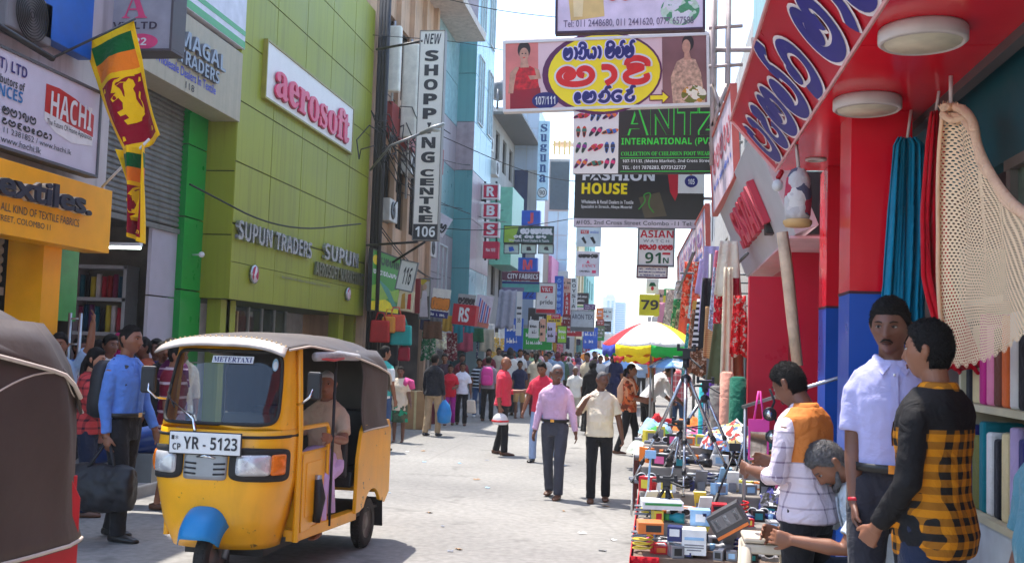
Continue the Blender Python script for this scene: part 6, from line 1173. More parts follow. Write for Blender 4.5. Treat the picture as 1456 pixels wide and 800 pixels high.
def person(label, loc, face=(0, -1), H=1.68, sk='mid', hair='short', hc='black', top=None, sleeve='short', hem=.84, bottom=None, bk='trousers', shoes=None, pose=None, lvl=1, fem=False, belly=0.0, face_detail=None, cat='person', group=None, collar=True, belt=None, moustache=False, glasses=False, extra=None, scarf=None, bw=1.0):
    P = dict(lean=0, twist=0, hyaw=0, hpitch=0, roll=0, pz=None, R=((.12, .02, -1), (.1, .25, -1)), L=((.12, .02, -1), (.1, .25, -1)), lR=((.02, .06, -1), (.0, -.05, -1)), lL=((.02, .0, -1), (.0, -.08, -1)), curl=.35, handR=None, handL=None); P.update(pose or {})
    s = H/1.70; rz = math.atan2(-face[0], face[1]); t = thing('person', label, cat, loc, rz, group)
    LT, LS = .425, .41
    def leg(side, d):
        sg = 1 if side == 'R' else -1; hp = Vector((sg*.09, 0, .90)); a = Vector((d[0][0]*sg, d[0][1], d[0][2])).normalized(); c = Vector((d[1][0]*sg, d[1][1], d[1][2])).normalized(); kn = hp+a*LT; an = kn+c*LS; return hp, kn, an
    legs = {q: leg(q, P['l'+q]) for q in 'RL'}
    dz = (-min(l[2].z for l in legs.values())+.075) if P['pz'] is None else P['pz']-.90
    up = Vector((0, 0, dz)); legs = {q: [p+up for p in l] for q, l in legs.items()}
    le, tw = P['lean'], P['twist']; zp = .92
    RT = Matrix.Rotation(P['roll'], 3, 'Y') @ Matrix.Rotation(-le, 3, 'X') @ Matrix.Rotation(tw, 3, 'Z')
    def T(p, w_=1.0):
        p = Vector(p); q = p-Vector((0, 0, zp)); f = min(1, max(0, q.z/.22)); f = f*f*(3-2*f)
        r_ = RT @ q; return (q.lerp(r_, f) if q.z < .22 else r_)+Vector((0, 0, zp))+up
    RH = RT @ Matrix.Rotation(P['hyaw'], 3, 'Z') @ Matrix.Rotation(-P['hpitch'], 3, 'X'); hb = T((0, .0, 1.50))
    HC = lambda p: hb+RH @ (Vector(p)+Vector((0, .028, .105)))
    sh = .168*bw*(.92 if fem else 1); arms = {}
    for q in 'RL':
        sg = 1 if q == 'R' else -1; a, c = [Vector((d[0]*sg, d[1], d[2])).normalized() for d in P[q][:2]]; S0 = T((sg*sh, -.01, 1.372)); E = S0+a*.285; W_ = E+c*.245; h = Vector((P[q][2][0]*sg, P[q][2][1], P[q][2][2])).normalized() if len(P[q]) > 2 else c; arms[q] = (S0, E, W_, h, sg)
    sc = lambda p: p*s
    vox = {3: .0062, 2: .0095, 1: .014}[lvl]; nn = {3: 16, 2: 12, 1: 10}[lvl]
    # ---- body: one continuous skin
    b = MB(); b.mat(SK[sk]); wst = .88 if fem else 1.0
    def torso(mb, off, z0, z1, extra=0.0, n=nn+4):
        prof = [(.80, .125, .10, 0), (.88, .155, .115, -.01), (.96, .155*(1.04 if fem else 1), .112, -.005), (1.06, .14*wst+belly*.3, .102+belly*.6, .0+belly*.5), (1.16, .145*wst+belly*.25, .104+belly*.6, .004+belly*.5), (1.27, .162, .112+(.02 if fem else 0), .006+(.012 if fem else 0)), (1.36, .172, .105, -.005), (1.415, .150, .085, -.012), (1.445, .098, .07, -.012), (1.475, .060, .060, -.008)]
        rg = []
        for k in range(25):
            z = z0+(z1-z0)*k/24; v = [interp([(q[0], q[j]) for q in prof], z) for j in (1, 2, 3)]; o_ = off+extra*max(0, (1.0-z)/.2)
            rg.append([sc(T(((v[0]*bw+o_)*math.copysign(abs(math.cos(a))**.85, math.cos(a)), v[2]+(v[1]+o_)*math.copysign(abs(math.sin(a))**.85, math.sin(a)), z))) for a in [2*math.pi*i/n for i in range(n)]])
        mb.rings(rg)
    torso(b, -.004, .82, 1.46); b.tube([sc(T((0, -.012, 1.42))), sc(T((0, -.004, 1.48))), sc(hb+RH @ Vector((0, .014, .06)))], [.062*s, .054*s, .053*s], nn)
    nu, nv = {3: (56, 42), 2: (36, 28), 1: (24, 18)}[lvl]
    b.rings([[sc(HC(headpt(.03+3.08*j/nv, 2*math.pi*i/nu))) for i in range(nu)] for j in range(nv+1)])
    for sg in (-1, 1): b.tube([sc(HC((sg*.070, -.012, -.028))), sc(HC((sg*.080, -.02, -.005))), sc(HC((sg*.082, -.022, .018))), sc(HC((sg*.072, -.01, .03)))], [.008*s, .010*s, .014*s, .008*s], 8, [.012*s, .018*s, .018*s, .01*s])
    for q, (S0, E, W_, h, sg) in arms.items():
        b.tube([sc(S0-Vector((sg*.05, 0, -.0))), sc(S0+(E-S0)*.1), sc(S0.lerp(E, .5)), sc(E), sc(E.lerp(W_, .3)), sc(E.lerp(W_, .7)), sc(W_), sc(W_+h*.02)], [x*s for x in (.036, .05, .046, .040, .041, .034, .027, .026)], nn)
        pn = Vector(P['hand'+q]) if P['hand'+q] else Vector((-sg, .25, 0)); pn = (pn-h*pn.dot(h)); pn = pn.normalized() if pn.length > .05 else h.orthogonal().normalized(); ac = h.cross(pn).normalized()
        if ac.dot(Vector((0, 1, 0))) < 0 and not P['hand'+q]: ac = -ac
        b.tube([sc(W_), sc(W_+h*.03), sc(W_+h*.075), sc(W_+h*.092)], [x*s for x in (.026, .034, .041, .036)], nn, [x*s for x in (.022, .017, .016, .012)], up=ac)
        cu = P['curl']
        for k, (o_, ln) in enumerate(((.029, .068), (.010, .076), (-.010, .07), (-.029, .055))):
            p = W_+h*.083+ac*o_; d = (h+ac*o_*5.0).normalized(); pts = [p-h*.03, p]
            for sgm in (.45, .32, .23): d = (d*math.cos(cu*(1+.12*k))+pn*math.sin(cu*(1+.12*k))).normalized(); pts.append(pts[-1]+d*ln*sgm)
            b.tube([sc(x) for x in pts], [x*s for x in (.0085, .0086, .008, .0074, .006)], 7)
        d = (h*.72+ac*.62+pn*.35).normalized(); p = W_+h*.025+ac*.022; b.tube([sc(x) for x in (p, p+d*.035, p+(d+h*.25).normalized()*.062, p+(d+h*.4+pn*.2).normalized()*.085)], [x*s for x in (.014, .0115, .0098, .0075)], 7)
    for q, (hp, kn, an) in legs.items():
        b.tube([sc(hp+Vector((0, 0, .03))), sc(hp.lerp(kn, .3)), sc(kn), sc(kn.lerp(an, .3)+Vector((0, -.012, 0))), sc(an), sc(an-Vector((0, 0, .03)))], [x*s for x in (.08, .075, .052, .054, .035, .034)], nn)
        b.tube([sc(an+Vector((0, -.055, -.05))), sc(an+Vector((0, 0, -.045))), sc(an+Vector((0, .09, -.055))), sc(an+Vector((0, .165, -.062)))], [x*s for x in (.025, .034, .042, .03)], nn, [x*s for x in (.022, .03, .02, .012)], up=(1, 0, 0))
    remesh(b.build('body', t, local=True), vox, 1)
    # ---- clothes
    if belt: hem = .985
    if top:
        c = MB().mat(top); torso(c, .022, hem, 1.462, .022)
        ln = {'short': .78, 'long': 1, 'none': .0, 'half': 1}[sleeve]
        for q, (S0, E, W_, h, sg) in arms.items():
            a_ = (E-S0).normalized(); base = [sc(S0-Vector((sg*.07, 0, -.012))), sc(S0-Vector((sg*.02, 0, -.002))), sc(S0+a_*.05)]
            if sleeve == 'short': c.tube(base+[sc(S0.lerp(E, .45)), sc(S0.lerp(E, ln))], [x*s for x in (.038, .054, .062, .062, .066)], nn)
            elif sleeve == 'long': c.tube(base+[sc(S0.lerp(E, .5)), sc(E), sc(E.lerp(W_, .5)), sc(E.lerp(W_, .95))], [x*s for x in (.038, .054, .060, .056, .053, .046, .040)], nn)
            elif sleeve == 'half': c.tube(base+[sc(S0.lerp(E, .5)), sc(E), sc(E.lerp(W_, .35))], [x*s for x in (.038, .054, .060, .057, .055, .053)], nn)
        o = c.build('top', t, local=True); remesh(o, max(vox, .009), 3, .016 if lvl > 1 else .02, .09)
        if collar:
            co = MB().mat(top); rg = []
            for z_, r_ in ((1.445, .074), (1.475, .068), (1.487, .071), (1.478, .079), (1.452, .088)): rg.append([sc(T((r_*math.cos(a), -.008+r_*1.02*math.sin(a), z_-.035*max(0, math.sin(a))**3))) for a in [2*math.pi*i/24 for i in range(24)]])
            co.rings(rg, True, False)
            if lvl > 1:
                for sg in (-1, 1): co.add([sc(T(q_)) for q_ in ((sg*.004, .078, 1.450), (sg*.070, .030, 1.478), (sg*.080, .062, 1.438), (sg*.046, .112, 1.398))], [(0, 1, 2, 3)])
                if sleeve != 'none' and not fem:
                    fy = lambda z_: interp([(1.0, .104+belly), (1.16, .110+belly*.6), (1.27, .120), (1.36, .102), (1.42, .082)], z_)+.029
                    co.grid(lambda u, v: sc(T(((u-.5)*.032, fy(1.0+.41*v), 1.0+.41*v))), 1, 14); co.grid(lambda u, v: sc(T((-.09*bw+(u-.5)*.085, (fy(1.22+.10*v)+.002)*math.sqrt(1-((-.09*bw+(u-.5)*.085)/.205)**2), 1.22+.10*v))), 2, 4)
            co.build('collar', t, local=True)
    if bottom:
        c = MB().mat(bottom)
        if bk == 'skirt':
            kn = (legs['R'][1]+legs['L'][1])/2; c.rings([[sc(T((rx*math.cos(a), y+ry*math.sin(a)+0, z)) if z > .8 else Vector((rx*math.cos(a)*(1+.06*math.sin(a*7)), y+ry*math.sin(a)*(1+.06*math.sin(a*7)), z))) for a in [2*math.pi*i/28 for i in range(28)]] for z, rx, ry, y in ((.46, .21, .17, kn.y*.5), (.62, .2, .16, .0), (.8, .19, .145, 0), (.92, .172, .13, 0), (1.02, .15, .115, 0))])
        elif bk == 'long skirt':
            c.rings([[sc(Vector((rx*math.cos(a)*(1+.05*math.sin(a*8)), ry*math.sin(a)*(1+.05*math.sin(a*8)), z))) for a in [2*math.pi*i/28 for i in range(28)]] for z, rx, ry in ((.08, .24, .2), (.4, .22, .18), (.8, .19, .145), (.92, .172, .13), (1.02, .15, .115))])
        else:
            torso(c, .004, .80, 1.03)
            for q, (hp, kn, an) in legs.items():
                e = an+Vector((0, -.006, -.02))
                if bk == 'shorts': c.tube([sc(hp+Vector((0, 0, .06))), sc(hp), sc(hp.lerp(kn, .5)), sc(hp.lerp(kn, 1.0))], [x*s for x in (.09, .097, .09, .082)], nn)
                else: c.tube([sc(hp+Vector((0, 0, .06))), sc(hp), sc(hp.lerp(kn, .5)), sc(kn), sc(kn.lerp(an, .5)), sc(e)], [x*s for x in (.09, .097, .086, .071, .066, .064)], nn)
        o = c.build('skirt' if 'skirt' in bk else bk, t, local=True)
        remesh(o, max(vox, .010), 3, .010, .10)
    if belt:
        c = MB().mat(belt); rg = []
        for z_ in (.985, 1.02): rg.append([sc(T(((.158+.036)*bw*math.cos(a), (.112+.036+belly*.5)*math.sin(a)+belly*.3-.003, z_))) for a in [2*math.pi*i/28 for i in range(28)]])
        c.rings(rg, True, False); c.mat(CHROME).box(sc(T((0, .148+belly*.8, 1.003))), (.045*s, .012*s, .034*s)); c.build('belt', t, local=True, thick=.004)
    for q, (hp, kn, an) in legs.items():
        if shoes: MB().mat(shoes).tube([sc(an+Vector((0, -.075, -.045))), sc(an+Vector((0, -.02, -.04))), sc(an+Vector((0, .08, -.048))), sc(an+Vector((0, .15, -.055))), sc(an+Vector((0, .185, -.06)))], [x*s for x in (.028, .042, .049, .044, .022)], 12, [x*s for x in (.03, .04, .030, .022, .012)], up=(1, 0, 0)).build('shoe', t, local=True)
    # ---- hair and face
    hm = HAIRM[hc]
    if hair != 'bald':
        c = MB().mat(hm); nu2, nv2 = (64, 48) if lvl == 3 else (36, 28); rr = random.Random(label); th0 = {'short': .016, 'crop': .007, 'thick': .017, 'tied': .014, 'long': .018}[hair]; rg = []
        for j in range(nv2+1):
            ring = []
            for i in range(nu2):
                th, ph = .03+3.08*j/nv2, 2*math.pi*i/nu2; p = headpt(th, ph, 0); d = p.normalized(); fy = p.y/.094
                hl = .064+.012*g3(abs(p.x)-.045, .018)*0+.004*g3(p.x, .03) if fy > .55 else (.064+(fy-.55)*.155 if fy > .05 else (-.013 if fy > -.25 else -.075))
                if hair == 'long' and fy < .1: hl = -.12
                k = max(0, min(1, (p.z-hl)/.03+.5)); nz = mnoise.noise(Vector((p.x*55, p.y*55, p.z*55)))*.22+mnoise.noise(Vector((p.x*140, p.y*140, p.z*140)))*(.3 if lvl == 3 else .1)
                ring.append(sc(HC(p+d*(k*th0*(1+nz)*(.45+.95*max(0, min(1, p.z/.085)))-(1-k)*.014))))
            rg.append(ring)
        c.rings(rg)
        if lvl == 3:
            for _ in range(5200):
                j, i = rr.randrange(2, nv2-6), rr.randrange(nu2); a_, b_, d_ = rg[j][i], rg[j][(i+1) % nu2], rg[j+1][i]; p0 = a_+(b_-a_)*rr.random()+(d_-a_)*rr.random(); o0 = headpt(.03+3.08*j/nv2, 2*math.pi*i/nu2, 0)
                if (a_-sc(HC(o0))).dot(RH @ o0) < .0005*s: continue
                nn_ = (RH @ o0).normalized(); t_ = Vector((rr.gauss(0, 1), rr.gauss(0, 1), rr.gauss(0, 1)-.4)); t_ = (t_-nn_*t_.dot(nn_)).normalized(); w2 = nn_.cross(t_)*.0011*s; L_ = rr.uniform(.007, .014)*s
                c.add([p0-nn_*.002*s-w2, p0-nn_*.002*s+w2, p0+t_*L_*.6+nn_*L_*.38+w2*.8, p0+t_*L_*.6+nn_*L_*.38-w2*.8, p0+t_*L_*1.1+nn_*L_*.15], [(0, 1, 2, 3), (3, 2, 4)])
        if hair == 'tied': c.ball(sc(HC((0, -.115, .0))), (.035*s, .035*s, .04*s)); c.tube([sc(HC((0, -.12, -.01))), sc(HC((0, -.14, -.09))), sc(HC((0, -.125, -.18)))], [.026*s, .03*s, .012*s], 10)
        if hair == 'long': c.tube([sc(HC((0, -.075, .02))), sc(HC((0, -.1, -.06))), sc(HC((0, -.105, -.16))), sc(HC((0, -.1, -.25)))], [.06*s, .075*s, .07*s, .04*s], 12, [.04*s, .045*s, .04*s, .02*s], up=(1, 0, 0))
        c.build('hair', t, local=True)
    if scarf:
        c = MB().mat(scarf); rg = []
        for j in range(25):
            ring = []
            for i in range(40):
                th, ph = .03+2.5*j/24, 2*math.pi*i/40; p = headpt(min(th, 3.0), ph, 0); op = p.y > .045 and abs(p.x) < .056 and p.z < .062; ring.append(sc(HC(p+p.normalized()*(-.02 if op else .02)+Vector((0, 0, 0 if th < 2.2 else -.05*(th-2.2))))))
            rg.append(ring)
        c.rings(rg); c.tube([sc(T((0, -.01, 1.36))), sc(T((0, -.01, 1.44))), sc(HC((0, -.025, -.075)))], [.14*s, .12*s, .07*s], 16, [.1*s, .1*s, .075*s]); c.build('headscarf', t, local=True)
    fd = lvl >= 2 if face_detail is None else face_detail
    if fd:
        for sg in (-1, 1):
            e = MB().mat(EYEW); ce = (sg*.031, .0765, .012); hl_ = lambda v: sc(HC(v)); rm = RH
            def ell(mb, c0, r_): 
                n0 = len(mb.v); mb.ball((0, 0, 0), r_, 12, 8); mb.v[n0:] = [tuple(sc(HC(Vector(c0)+Vector(q)))) for q in mb.v[n0:]]
            ell(e, ce, (.0135, .008, .0052)); e.mat(IRIS); ell(e, (sg*.031+P.get('gaze', 0), .0815, .0122), (.0070, .0062, .0053)); e.tube([hl_((sg*.0165, .0835, .0125)), hl_((sg*.024, .0868, .0170)), hl_((sg*.033, .0862, .0180)), hl_((sg*.046, .077, .0135))], .0013*s, 5); e.build('eye', t, local=True)
            br = MB().mat(hm if hc == 'black' else HAIRM['saltpepper']); br.tube([hl_((sg*.015, .089, .030)), hl_((sg*.031, .087, .0355)), hl_((sg*.049, .075, .031))], [.004*s, .0048*s, .002*s], 7, [.003*s, .003*s, .0015*s]); br.build('eyebrow', t, local=True)
        lp_ = MB().mat(LIPS[sk]); lp_.tube([HC((-.022, .081, -.0595))*s, HC((-.010, .0875, -.0560))*s, HC((.010, .0875, -.0560))*s, HC((.022, .081, -.0595))*s], [.001*s, .0042*s, .0042*s, .001*s], 8); lp_.tube([HC((-.020, .081, -.061))*s, HC((0, .0885, -.0665))*s, HC((.020, .081, -.061))*s], [.001*s, .0048*s, .001*s], 8); lp_.build('lips', t, local=True)
        if moustache: MB().mat(hm).tube([HC((-.027, .083, -.056))*s, HC((-.012, .092, -.045))*s, HC((0, .0935, -.043))*s, HC((.012, .092, -.045))*s, HC((.027, .083, -.056))*s], [.002*s, .006*s, .005*s, .006*s, .002*s], 8, [.002*s, .004*s, .004*s, .004*s, .002*s]).build('moustache', t, local=True)
        if glasses:
            gm = MB().mat(BLACK)
            for sg in (-1, 1): gm.tube([HC((sg*.031+.022*math.cos(a), .098, .010+.017*math.sin(a)))*s for a in np.linspace(0, 6.283, 17)], .0022*s, 5); gm.tube([HC((sg*.053, .097, .014))*s, HC((sg*.078, -.01, .016))*s], .002*s, 5)
            gm.tube([HC((-.01, .1, .014))*s, HC((.01, .1, .014))*s], .002*s, 5); gm.build('glasses', t, local=True)
    info = dict(obj=t, arms={q: (sc(a[1]), sc(a[2]), a[3], a[4]) for q, a in arms.items()}, T=lambda p: sc(T(p)), HC=lambda p: sc(HC(p)), s=s)
    return info
def world(info, p):
    return wmat(info['obj']) @ Vector(p)
def at(fx, fy, hy=None, z=0.0):
    """ground point under pixel (fx, fy) and, from the head-top pixel row, the figure's height"""
    p = PZ(fx, fy, z); H = (PY(fx, hy, p.y).z-z) if hy else 1.68; return p, H
CL = cloth
WALK = dict(lR=((.02, .30, -1), (.0, .02, -1)), lL=((.02, -.22, -1), (.0, -.50, -1)), R=((.12, -.25, -1), (.05, .05, -1)), L=((.12, .28, -1), (.05, .5, -1)))
WALK2 = dict(lL=((.02, .26, -1), (.0, .06, -1)), lR=((.02, -.14, -1), (.0, -.36, -1)), L=((.12, -.2, -1), (.05, .05, -1)), R=((.12, .2, -1), (.05, .4, -1)))
W3 = dict(lR=((.02, .16, -1), (.0, .02, -1)), lL=((.02, -.08, -1), (.0, -.24, -1)))
BLKT = CL('black_trousers', (.016, .016, .019)); GREYT = CL('charcoal_trousers', S(72, 74, 84)); JEANS = CL('blue_jeans', S(62, 84, 120), .25); SHOEB = M('black_shoe', (.02, .018, .018), .35); SANDAL = M('brown_sandal', S(95, 62, 45), .5); SHOEW = M('white_shoe', S(215, 215, 215), .5)
BELTB = M('black_belt', (.015, .015, .015), .4)
mix = lambda *d: {k: v for q in d for k, v in q.items()}
# ---- the two men walking in the middle
p, H = at(786, 707, 520); person('tall grey haired man in a lilac long sleeved shirt walking down the street', p, (-.15, -1), H, 'dark', 'crop', 'grey', CL('lilac_shirt', S(214, 176, 206)), 'long', .9, GREYT, 'trousers', SANDAL, mix(WALK2, dict(hyaw=.55, R=((.22, .03, -1), (.16, .2, -1)), L=((.25, .02, -1), (.22, .1, -1)))), 2, belt=BELTB, glasses=True, moustache=True, bw=.95)
p, H = at(850, 713, 531); person('stout man in a cream short sleeved shirt with one hand at his chin', p, (.05, -1), H, 'dark', 'crop', 'saltpepper', CL('cream_shirt', S(232, 220, 196)), 'short', .86, BLKT, 'trousers', SANDAL, mix(W3, dict(hyaw=-.7+1.3, R=((.45, .38, -.75), (-.55, .35, .95), (-.6, .15, .6)), L=((.3, .0, -1), (.2, .15, -1)), curl=.7)), 2, moustache=True, belly=.05)
# ---- red shirts
p, H = at(713, 646, 509); RSH = CL('coral_red_shirt', S(228, 62, 84)); i_ = person('shaven headed man in a coral red shirt and black trousers holding a helmet', p, (.9, -.1), H, 'mid', 'bald', 'black', RSH, 'half', .86, BLKT, 'trousers', SANDAL, mix(W3, dict(R=((.12, -.1, -1), (.05, .15, -1)), L=((.1, .2, -1), (.1, 1, .1)))), 2)
hw = world(i_, i_['arms']['R'][1]+i_['arms']['R'][2]*.10); he = thing('helmet', 'white and red motorcycle helmet hanging from the hand of the man in coral red', 'helmet', hw-Vector((0, 0, .22)))
h_ = MB().mat(M('helmet_white', S(225, 222, 222), .2)); c = hw-Vector((0, 0, .13)); h_.grid(lambda u, v: c+Vector((.125*math.sin(math.pi*(.03+.62*v))*math.cos(6.283*u), .14*math.sin(math.pi*(.03+.62*v))*math.sin(6.283*u), .12*math.cos(math.pi*(.03+.62*v)))), 28, 14); h_.build('shell', he, thick=.015); MB().mat(RED).tube([c+Vector((.128*math.cos(a), .143*math.sin(a), .0)) for a in np.linspace(0, 6.283, 25)], .018, 6).build('stripe', he)
p, H = at(768, 656, 515); person('man in a red polo shirt and pale jeans walking behind the lilac shirted man', p, (-.25, -1), H, 'mid', 'short', 'black', CL('red_polo', S(222, 52, 78)), 'short', .86, CL('pale_jeans', S(150, 170, 205)), 'trousers', SHOEB, mix(WALK, dict(hpitch=.3, R=((.3, .15, -1), (.2, .3, -1)))), 2)
# ---- left group by the shops
p, H = at(614, 619, 505); i_ = person('man in a black jacket and beige trousers seen from behind', p, (.25, 1), H, 'dark', 'short', 'black', CL('black_jacket', S(36, 38, 46)), 'long', .84, CL('beige_trousers', S(176, 150, 118)), 'trousers', M('dark_sneaker', S(50, 55, 65), .5), W3, 2)
hw = world(i_, i_['arms']['R'][1]+i_['arms']['R'][2]*.09); MBb = MB().mat(M('blue_plastic', S(40, 130, 200), .35, var=.2, bump=.5, bscale=12)); MBb.lathe(hw-Vector((0, 0, .46)), [(.06, 0), (.13, .03), (.15, .2), (.11, .36), (.03, .45), (.02, .47)], 14); tag(MBb.build('carrier_bag'), 'blue plastic carrier bag held by the man in the black jacket', 'bag')
p, H = at(566, 628, 523); i_ = person('woman in a cream blouse and green patterned skirt facing the camera', p, (.1, -1), H, 'dark', 'tied', 'black', CL('cream_blouse', S(226, 208, 184)), 'short', .72, blotch('green_skirt_print', [S(70, 90, 70), S(40, 150, 110), S(90, 95, 75), S(60, 80, 60)], 14), 'skirt', None, dict(lL=((.02, .06, -1), (0, -.02, -1)), L=((.2, .1, -1), (.3, .5, -1))), 2, fem=True, collar=False)
PKS = MB().mat(CL('pink_shawl', S(232, 90, 150))); T_ = i_['T']; PKS.tube([world(i_, T_(q)) for q in ((-.1, .12, 1.3), (-.16, .06, 1.44), (-.23, .0, 1.38), (-.27, -.02, 1.22))], [.05, .06, .085, .08], 12, [.02, .03, .07, .06]); PKS.build('shawl', i_['obj'])
def backpack(i_, label, mat, w_=.30, h_=.44, strap=True):
    T_ = i_['T']; c = world(i_, T_((0, -.17, 1.2))); bp = thing('backpack', label, 'backpack', c-Vector((0, 0, h_*.5)), i_['obj'].rotation_euler.z); s_ = i_['s']
    b_ = MB().mat(mat); rg = []
    for z, k in ((-.5, .6), (-.45, .9), (-.2, 1), (.2, .96), (.4, .8), (.5, .45)): rg.append([Vector((w_/2*k*math.copysign(abs(math.cos(a))**.6, math.cos(a)), -.02+.085*k*math.copysign(abs(math.sin(a))**.6, math.sin(a)), h_/2+z*h_)) for a in [2*math.pi*i/24 for i in range(24)]])
    b_.rings(rg); bo = b_.build('pack', bp, local=True); b_ = MB().mat(mat); b_.rings([[Vector((p_.x*.75, p_.y*.4-.09, p_.z*.5+.02)) for p_ in r_] for r_ in rg]); b_.build('pocket', bp, local=True)
    if strap:
        m_ = MB().mat(mat)
        for sg in (-1, 1): m_.tube([(sg*.09, .06, h_*.9), (sg*.11, .14, h_*1.03), (sg*.12, .27, h_*.92), (sg*.13, .29, h_*.6), (sg*.13, .2, h_*.3), (sg*.12, .05, h_*.15)], .022, 8, .008)
        m_.build('strap', bp, local=True)
p, H = at(540, 640, 495); i_ = person('man in a white and teal shirt with a backpack behind the yellow auto rickshaw', p, (.35, .9), H, 'mid', 'short', 'black', bands('white_teal_shirt', S(225, 228, 225), S(70, 170, 160), 2.2, .42), 'short', .86, JEANS, 'trousers', SHOEB, dict(hyaw=-.5), 2); backpack(i_, 'olive and black backpack on the man in the white and teal shirt', M('olive_nylon', S(70, 68, 48), .6, var=.3))
p, H = at(638, 604, 515); person('woman in a red top and magenta trousers in front of a bearded man', p, (.1, -1), H*.95, 'dark', 'long', 'black', CL('red_top', S(206, 30, 52)), 'short', .80, CL('magenta_trousers', S(176, 40, 150)), 'trousers', SANDAL, mix(W3, dict(L=((.2, .2, -1), (-.2, .8, -.1)))), 2, fem=True)
p, H = at(632, 598, 505); person('bearded man in a dark plum shirt behind the woman in red', p+Vector((-.15, .5, 0)), (.1, -1), H, 'mid', 'thick', 'black', CL('plum_shirt', S(66, 46, 62)), 'short', .86, BLKT, 'trousers', SHOEB, W3, 2, moustache=True)
p, H = at(655, 604, 516); i_ = person('woman in a white blouse and black trousers carrying a cream bag', p, (.2, -1), H, 'dark', 'long', 'black', CL('white_blouse', S(222, 218, 232)), 'short', .86, BLKT, 'trousers', SANDAL, mix(WALK2, dict(L=((.25, .05, -1), (.1, .3, -1)))), 2, fem=True)
hw = world(i_, i_['arms']['L'][1]+i_['arms']['L'][2]*.08); b_ = MB().mat(M('cream_bag', S(225, 205, 185), .6)).box(hw-Vector((0, 0, .2)), (.26, .1, .3), taper=.75); tag(b_.build('shoulder_bag', bevel=.03), 'cream bag held by the woman in the white blouse', 'bag')
p, H = at(679, 592, 511); person('man in a black and white striped T shirt and jeans in the left crowd', p, (.1, -1), H, 'mid', 'thick', 'black', bands('bw_stripe_shirt', S(30, 32, 40), S(200, 205, 215), 11, .4), 'short', .86, JEANS, 'trousers', SHOEW, W3, 2, moustache=True)
p, H = at(692, 598, 508); i_ = person('person in a grey shirt and black trousers seen from behind with a pink backpack', p, (.0, 1), H, 'mid', 'short', 'black', CL('grey_shirt', S(140, 132, 145)), 'half', .86, BLKT, 'trousers', SANDAL, W3, 2); backpack(i_, 'bright pink backpack worn in the left crowd', M('pink_nylon', S(222, 60, 150), .5, var=.15))
p, H = at(737, 594, 514); person('man in a navy shirt and tan shorts behind the coral red shirted man', p, (.2, -1), H, 'dark', 'short', 'black', CL('navy_shirt', S(34, 40, 72)), 'short', .86, CL('tan_shorts', S(178, 140, 92)), 'shorts', SANDAL, W3, 2)
p, H = at(816, 606, 522); person('man in a white shirt and pale trousers between the lilac and cream shirted men', p, (.1, -1), H, 'dark', 'crop', 'grey', CL('white_shirt', S(230, 224, 216)), 'short', .84, CL('stone_trousers', S(190, 182, 170)), 'trousers', SANDAL, W3, 2)
p, H = at(840, 618, 514); person('person in a long black robe and headscarf seen from behind', p, (.0, 1), H, 'light', 'short', 'black', CL('black_robe', (.014, .014, .016)), 'long', .8, CL('black_robe', (.01, .01, .01)), 'long skirt', SANDAL, {}, 2, fem=True, scarf=CL('black_robe', (.01, .01, .01)), collar=False)
p, H = at(893, 646, 519); i_ = person('woman in an orange printed top and black trousers walking towards the stalls', p, (.95, -.2), H, 'mid', 'tied', 'black', blotch('orange_print', [S(215, 110, 60), S(190, 80, 50), S(225, 150, 110), S(120, 60, 40)], 16), 'half', .82, BLKT, 'trousers', SANDAL, mix(WALK2, dict(R=((.1, .2, -1), (.0, 1, -.2)), L=((.1, .2, -1), (.0, 1, -.1)))), 2, fem=True)
MB().mat(CL('peach_shawl', S(222, 180, 150))).tube([world(i_, i_['T'](q)) for q in ((.1, -.16, .98), (.12, -.15, 1.25), (.13, -.06, 1.44), (.13, .1, 1.36), (.12, .15, 1.15))], [.05, .06, .06, .06, .05], 10, [.015, .015, .02, .015, .015]).build('shawl', i_['obj'])
p, H = at(919, 640, 500); person('man in a white shirt bending over the market stall', p, (.9, .45), 1.68, 'dark', 'short', 'black', CL('crisp_white_shirt', S(226, 228, 236)), 'half', .88, BLKT, 'trousers', SHOEB, dict(lean=.62, hpitch=.2, R=((.1, .5, -1), (.05, .8, -.6)), L=((.1, .5, -1), (.05, .8, -.6)), lR=((.02, .12, -1), (0, .05, -1))), 2)
p, H = at(963, 632, 500); person('person in a red plaid shirt and jeans seen from behind at the stalls', p, (.2, 1), 1.66, 'mid', 'short', 'black', plaid('red_white_plaid', S(205, 90, 100), S(232, 196, 196), 9, 9, .3, .3), 'short', .86, JEANS, 'trousers', SHOEB, dict(lean=.12, R=((.25, .3, -1), (-.1, .8, -.3)), L=((.25, .3, -1), (-.1, .8, -.3))), 2)
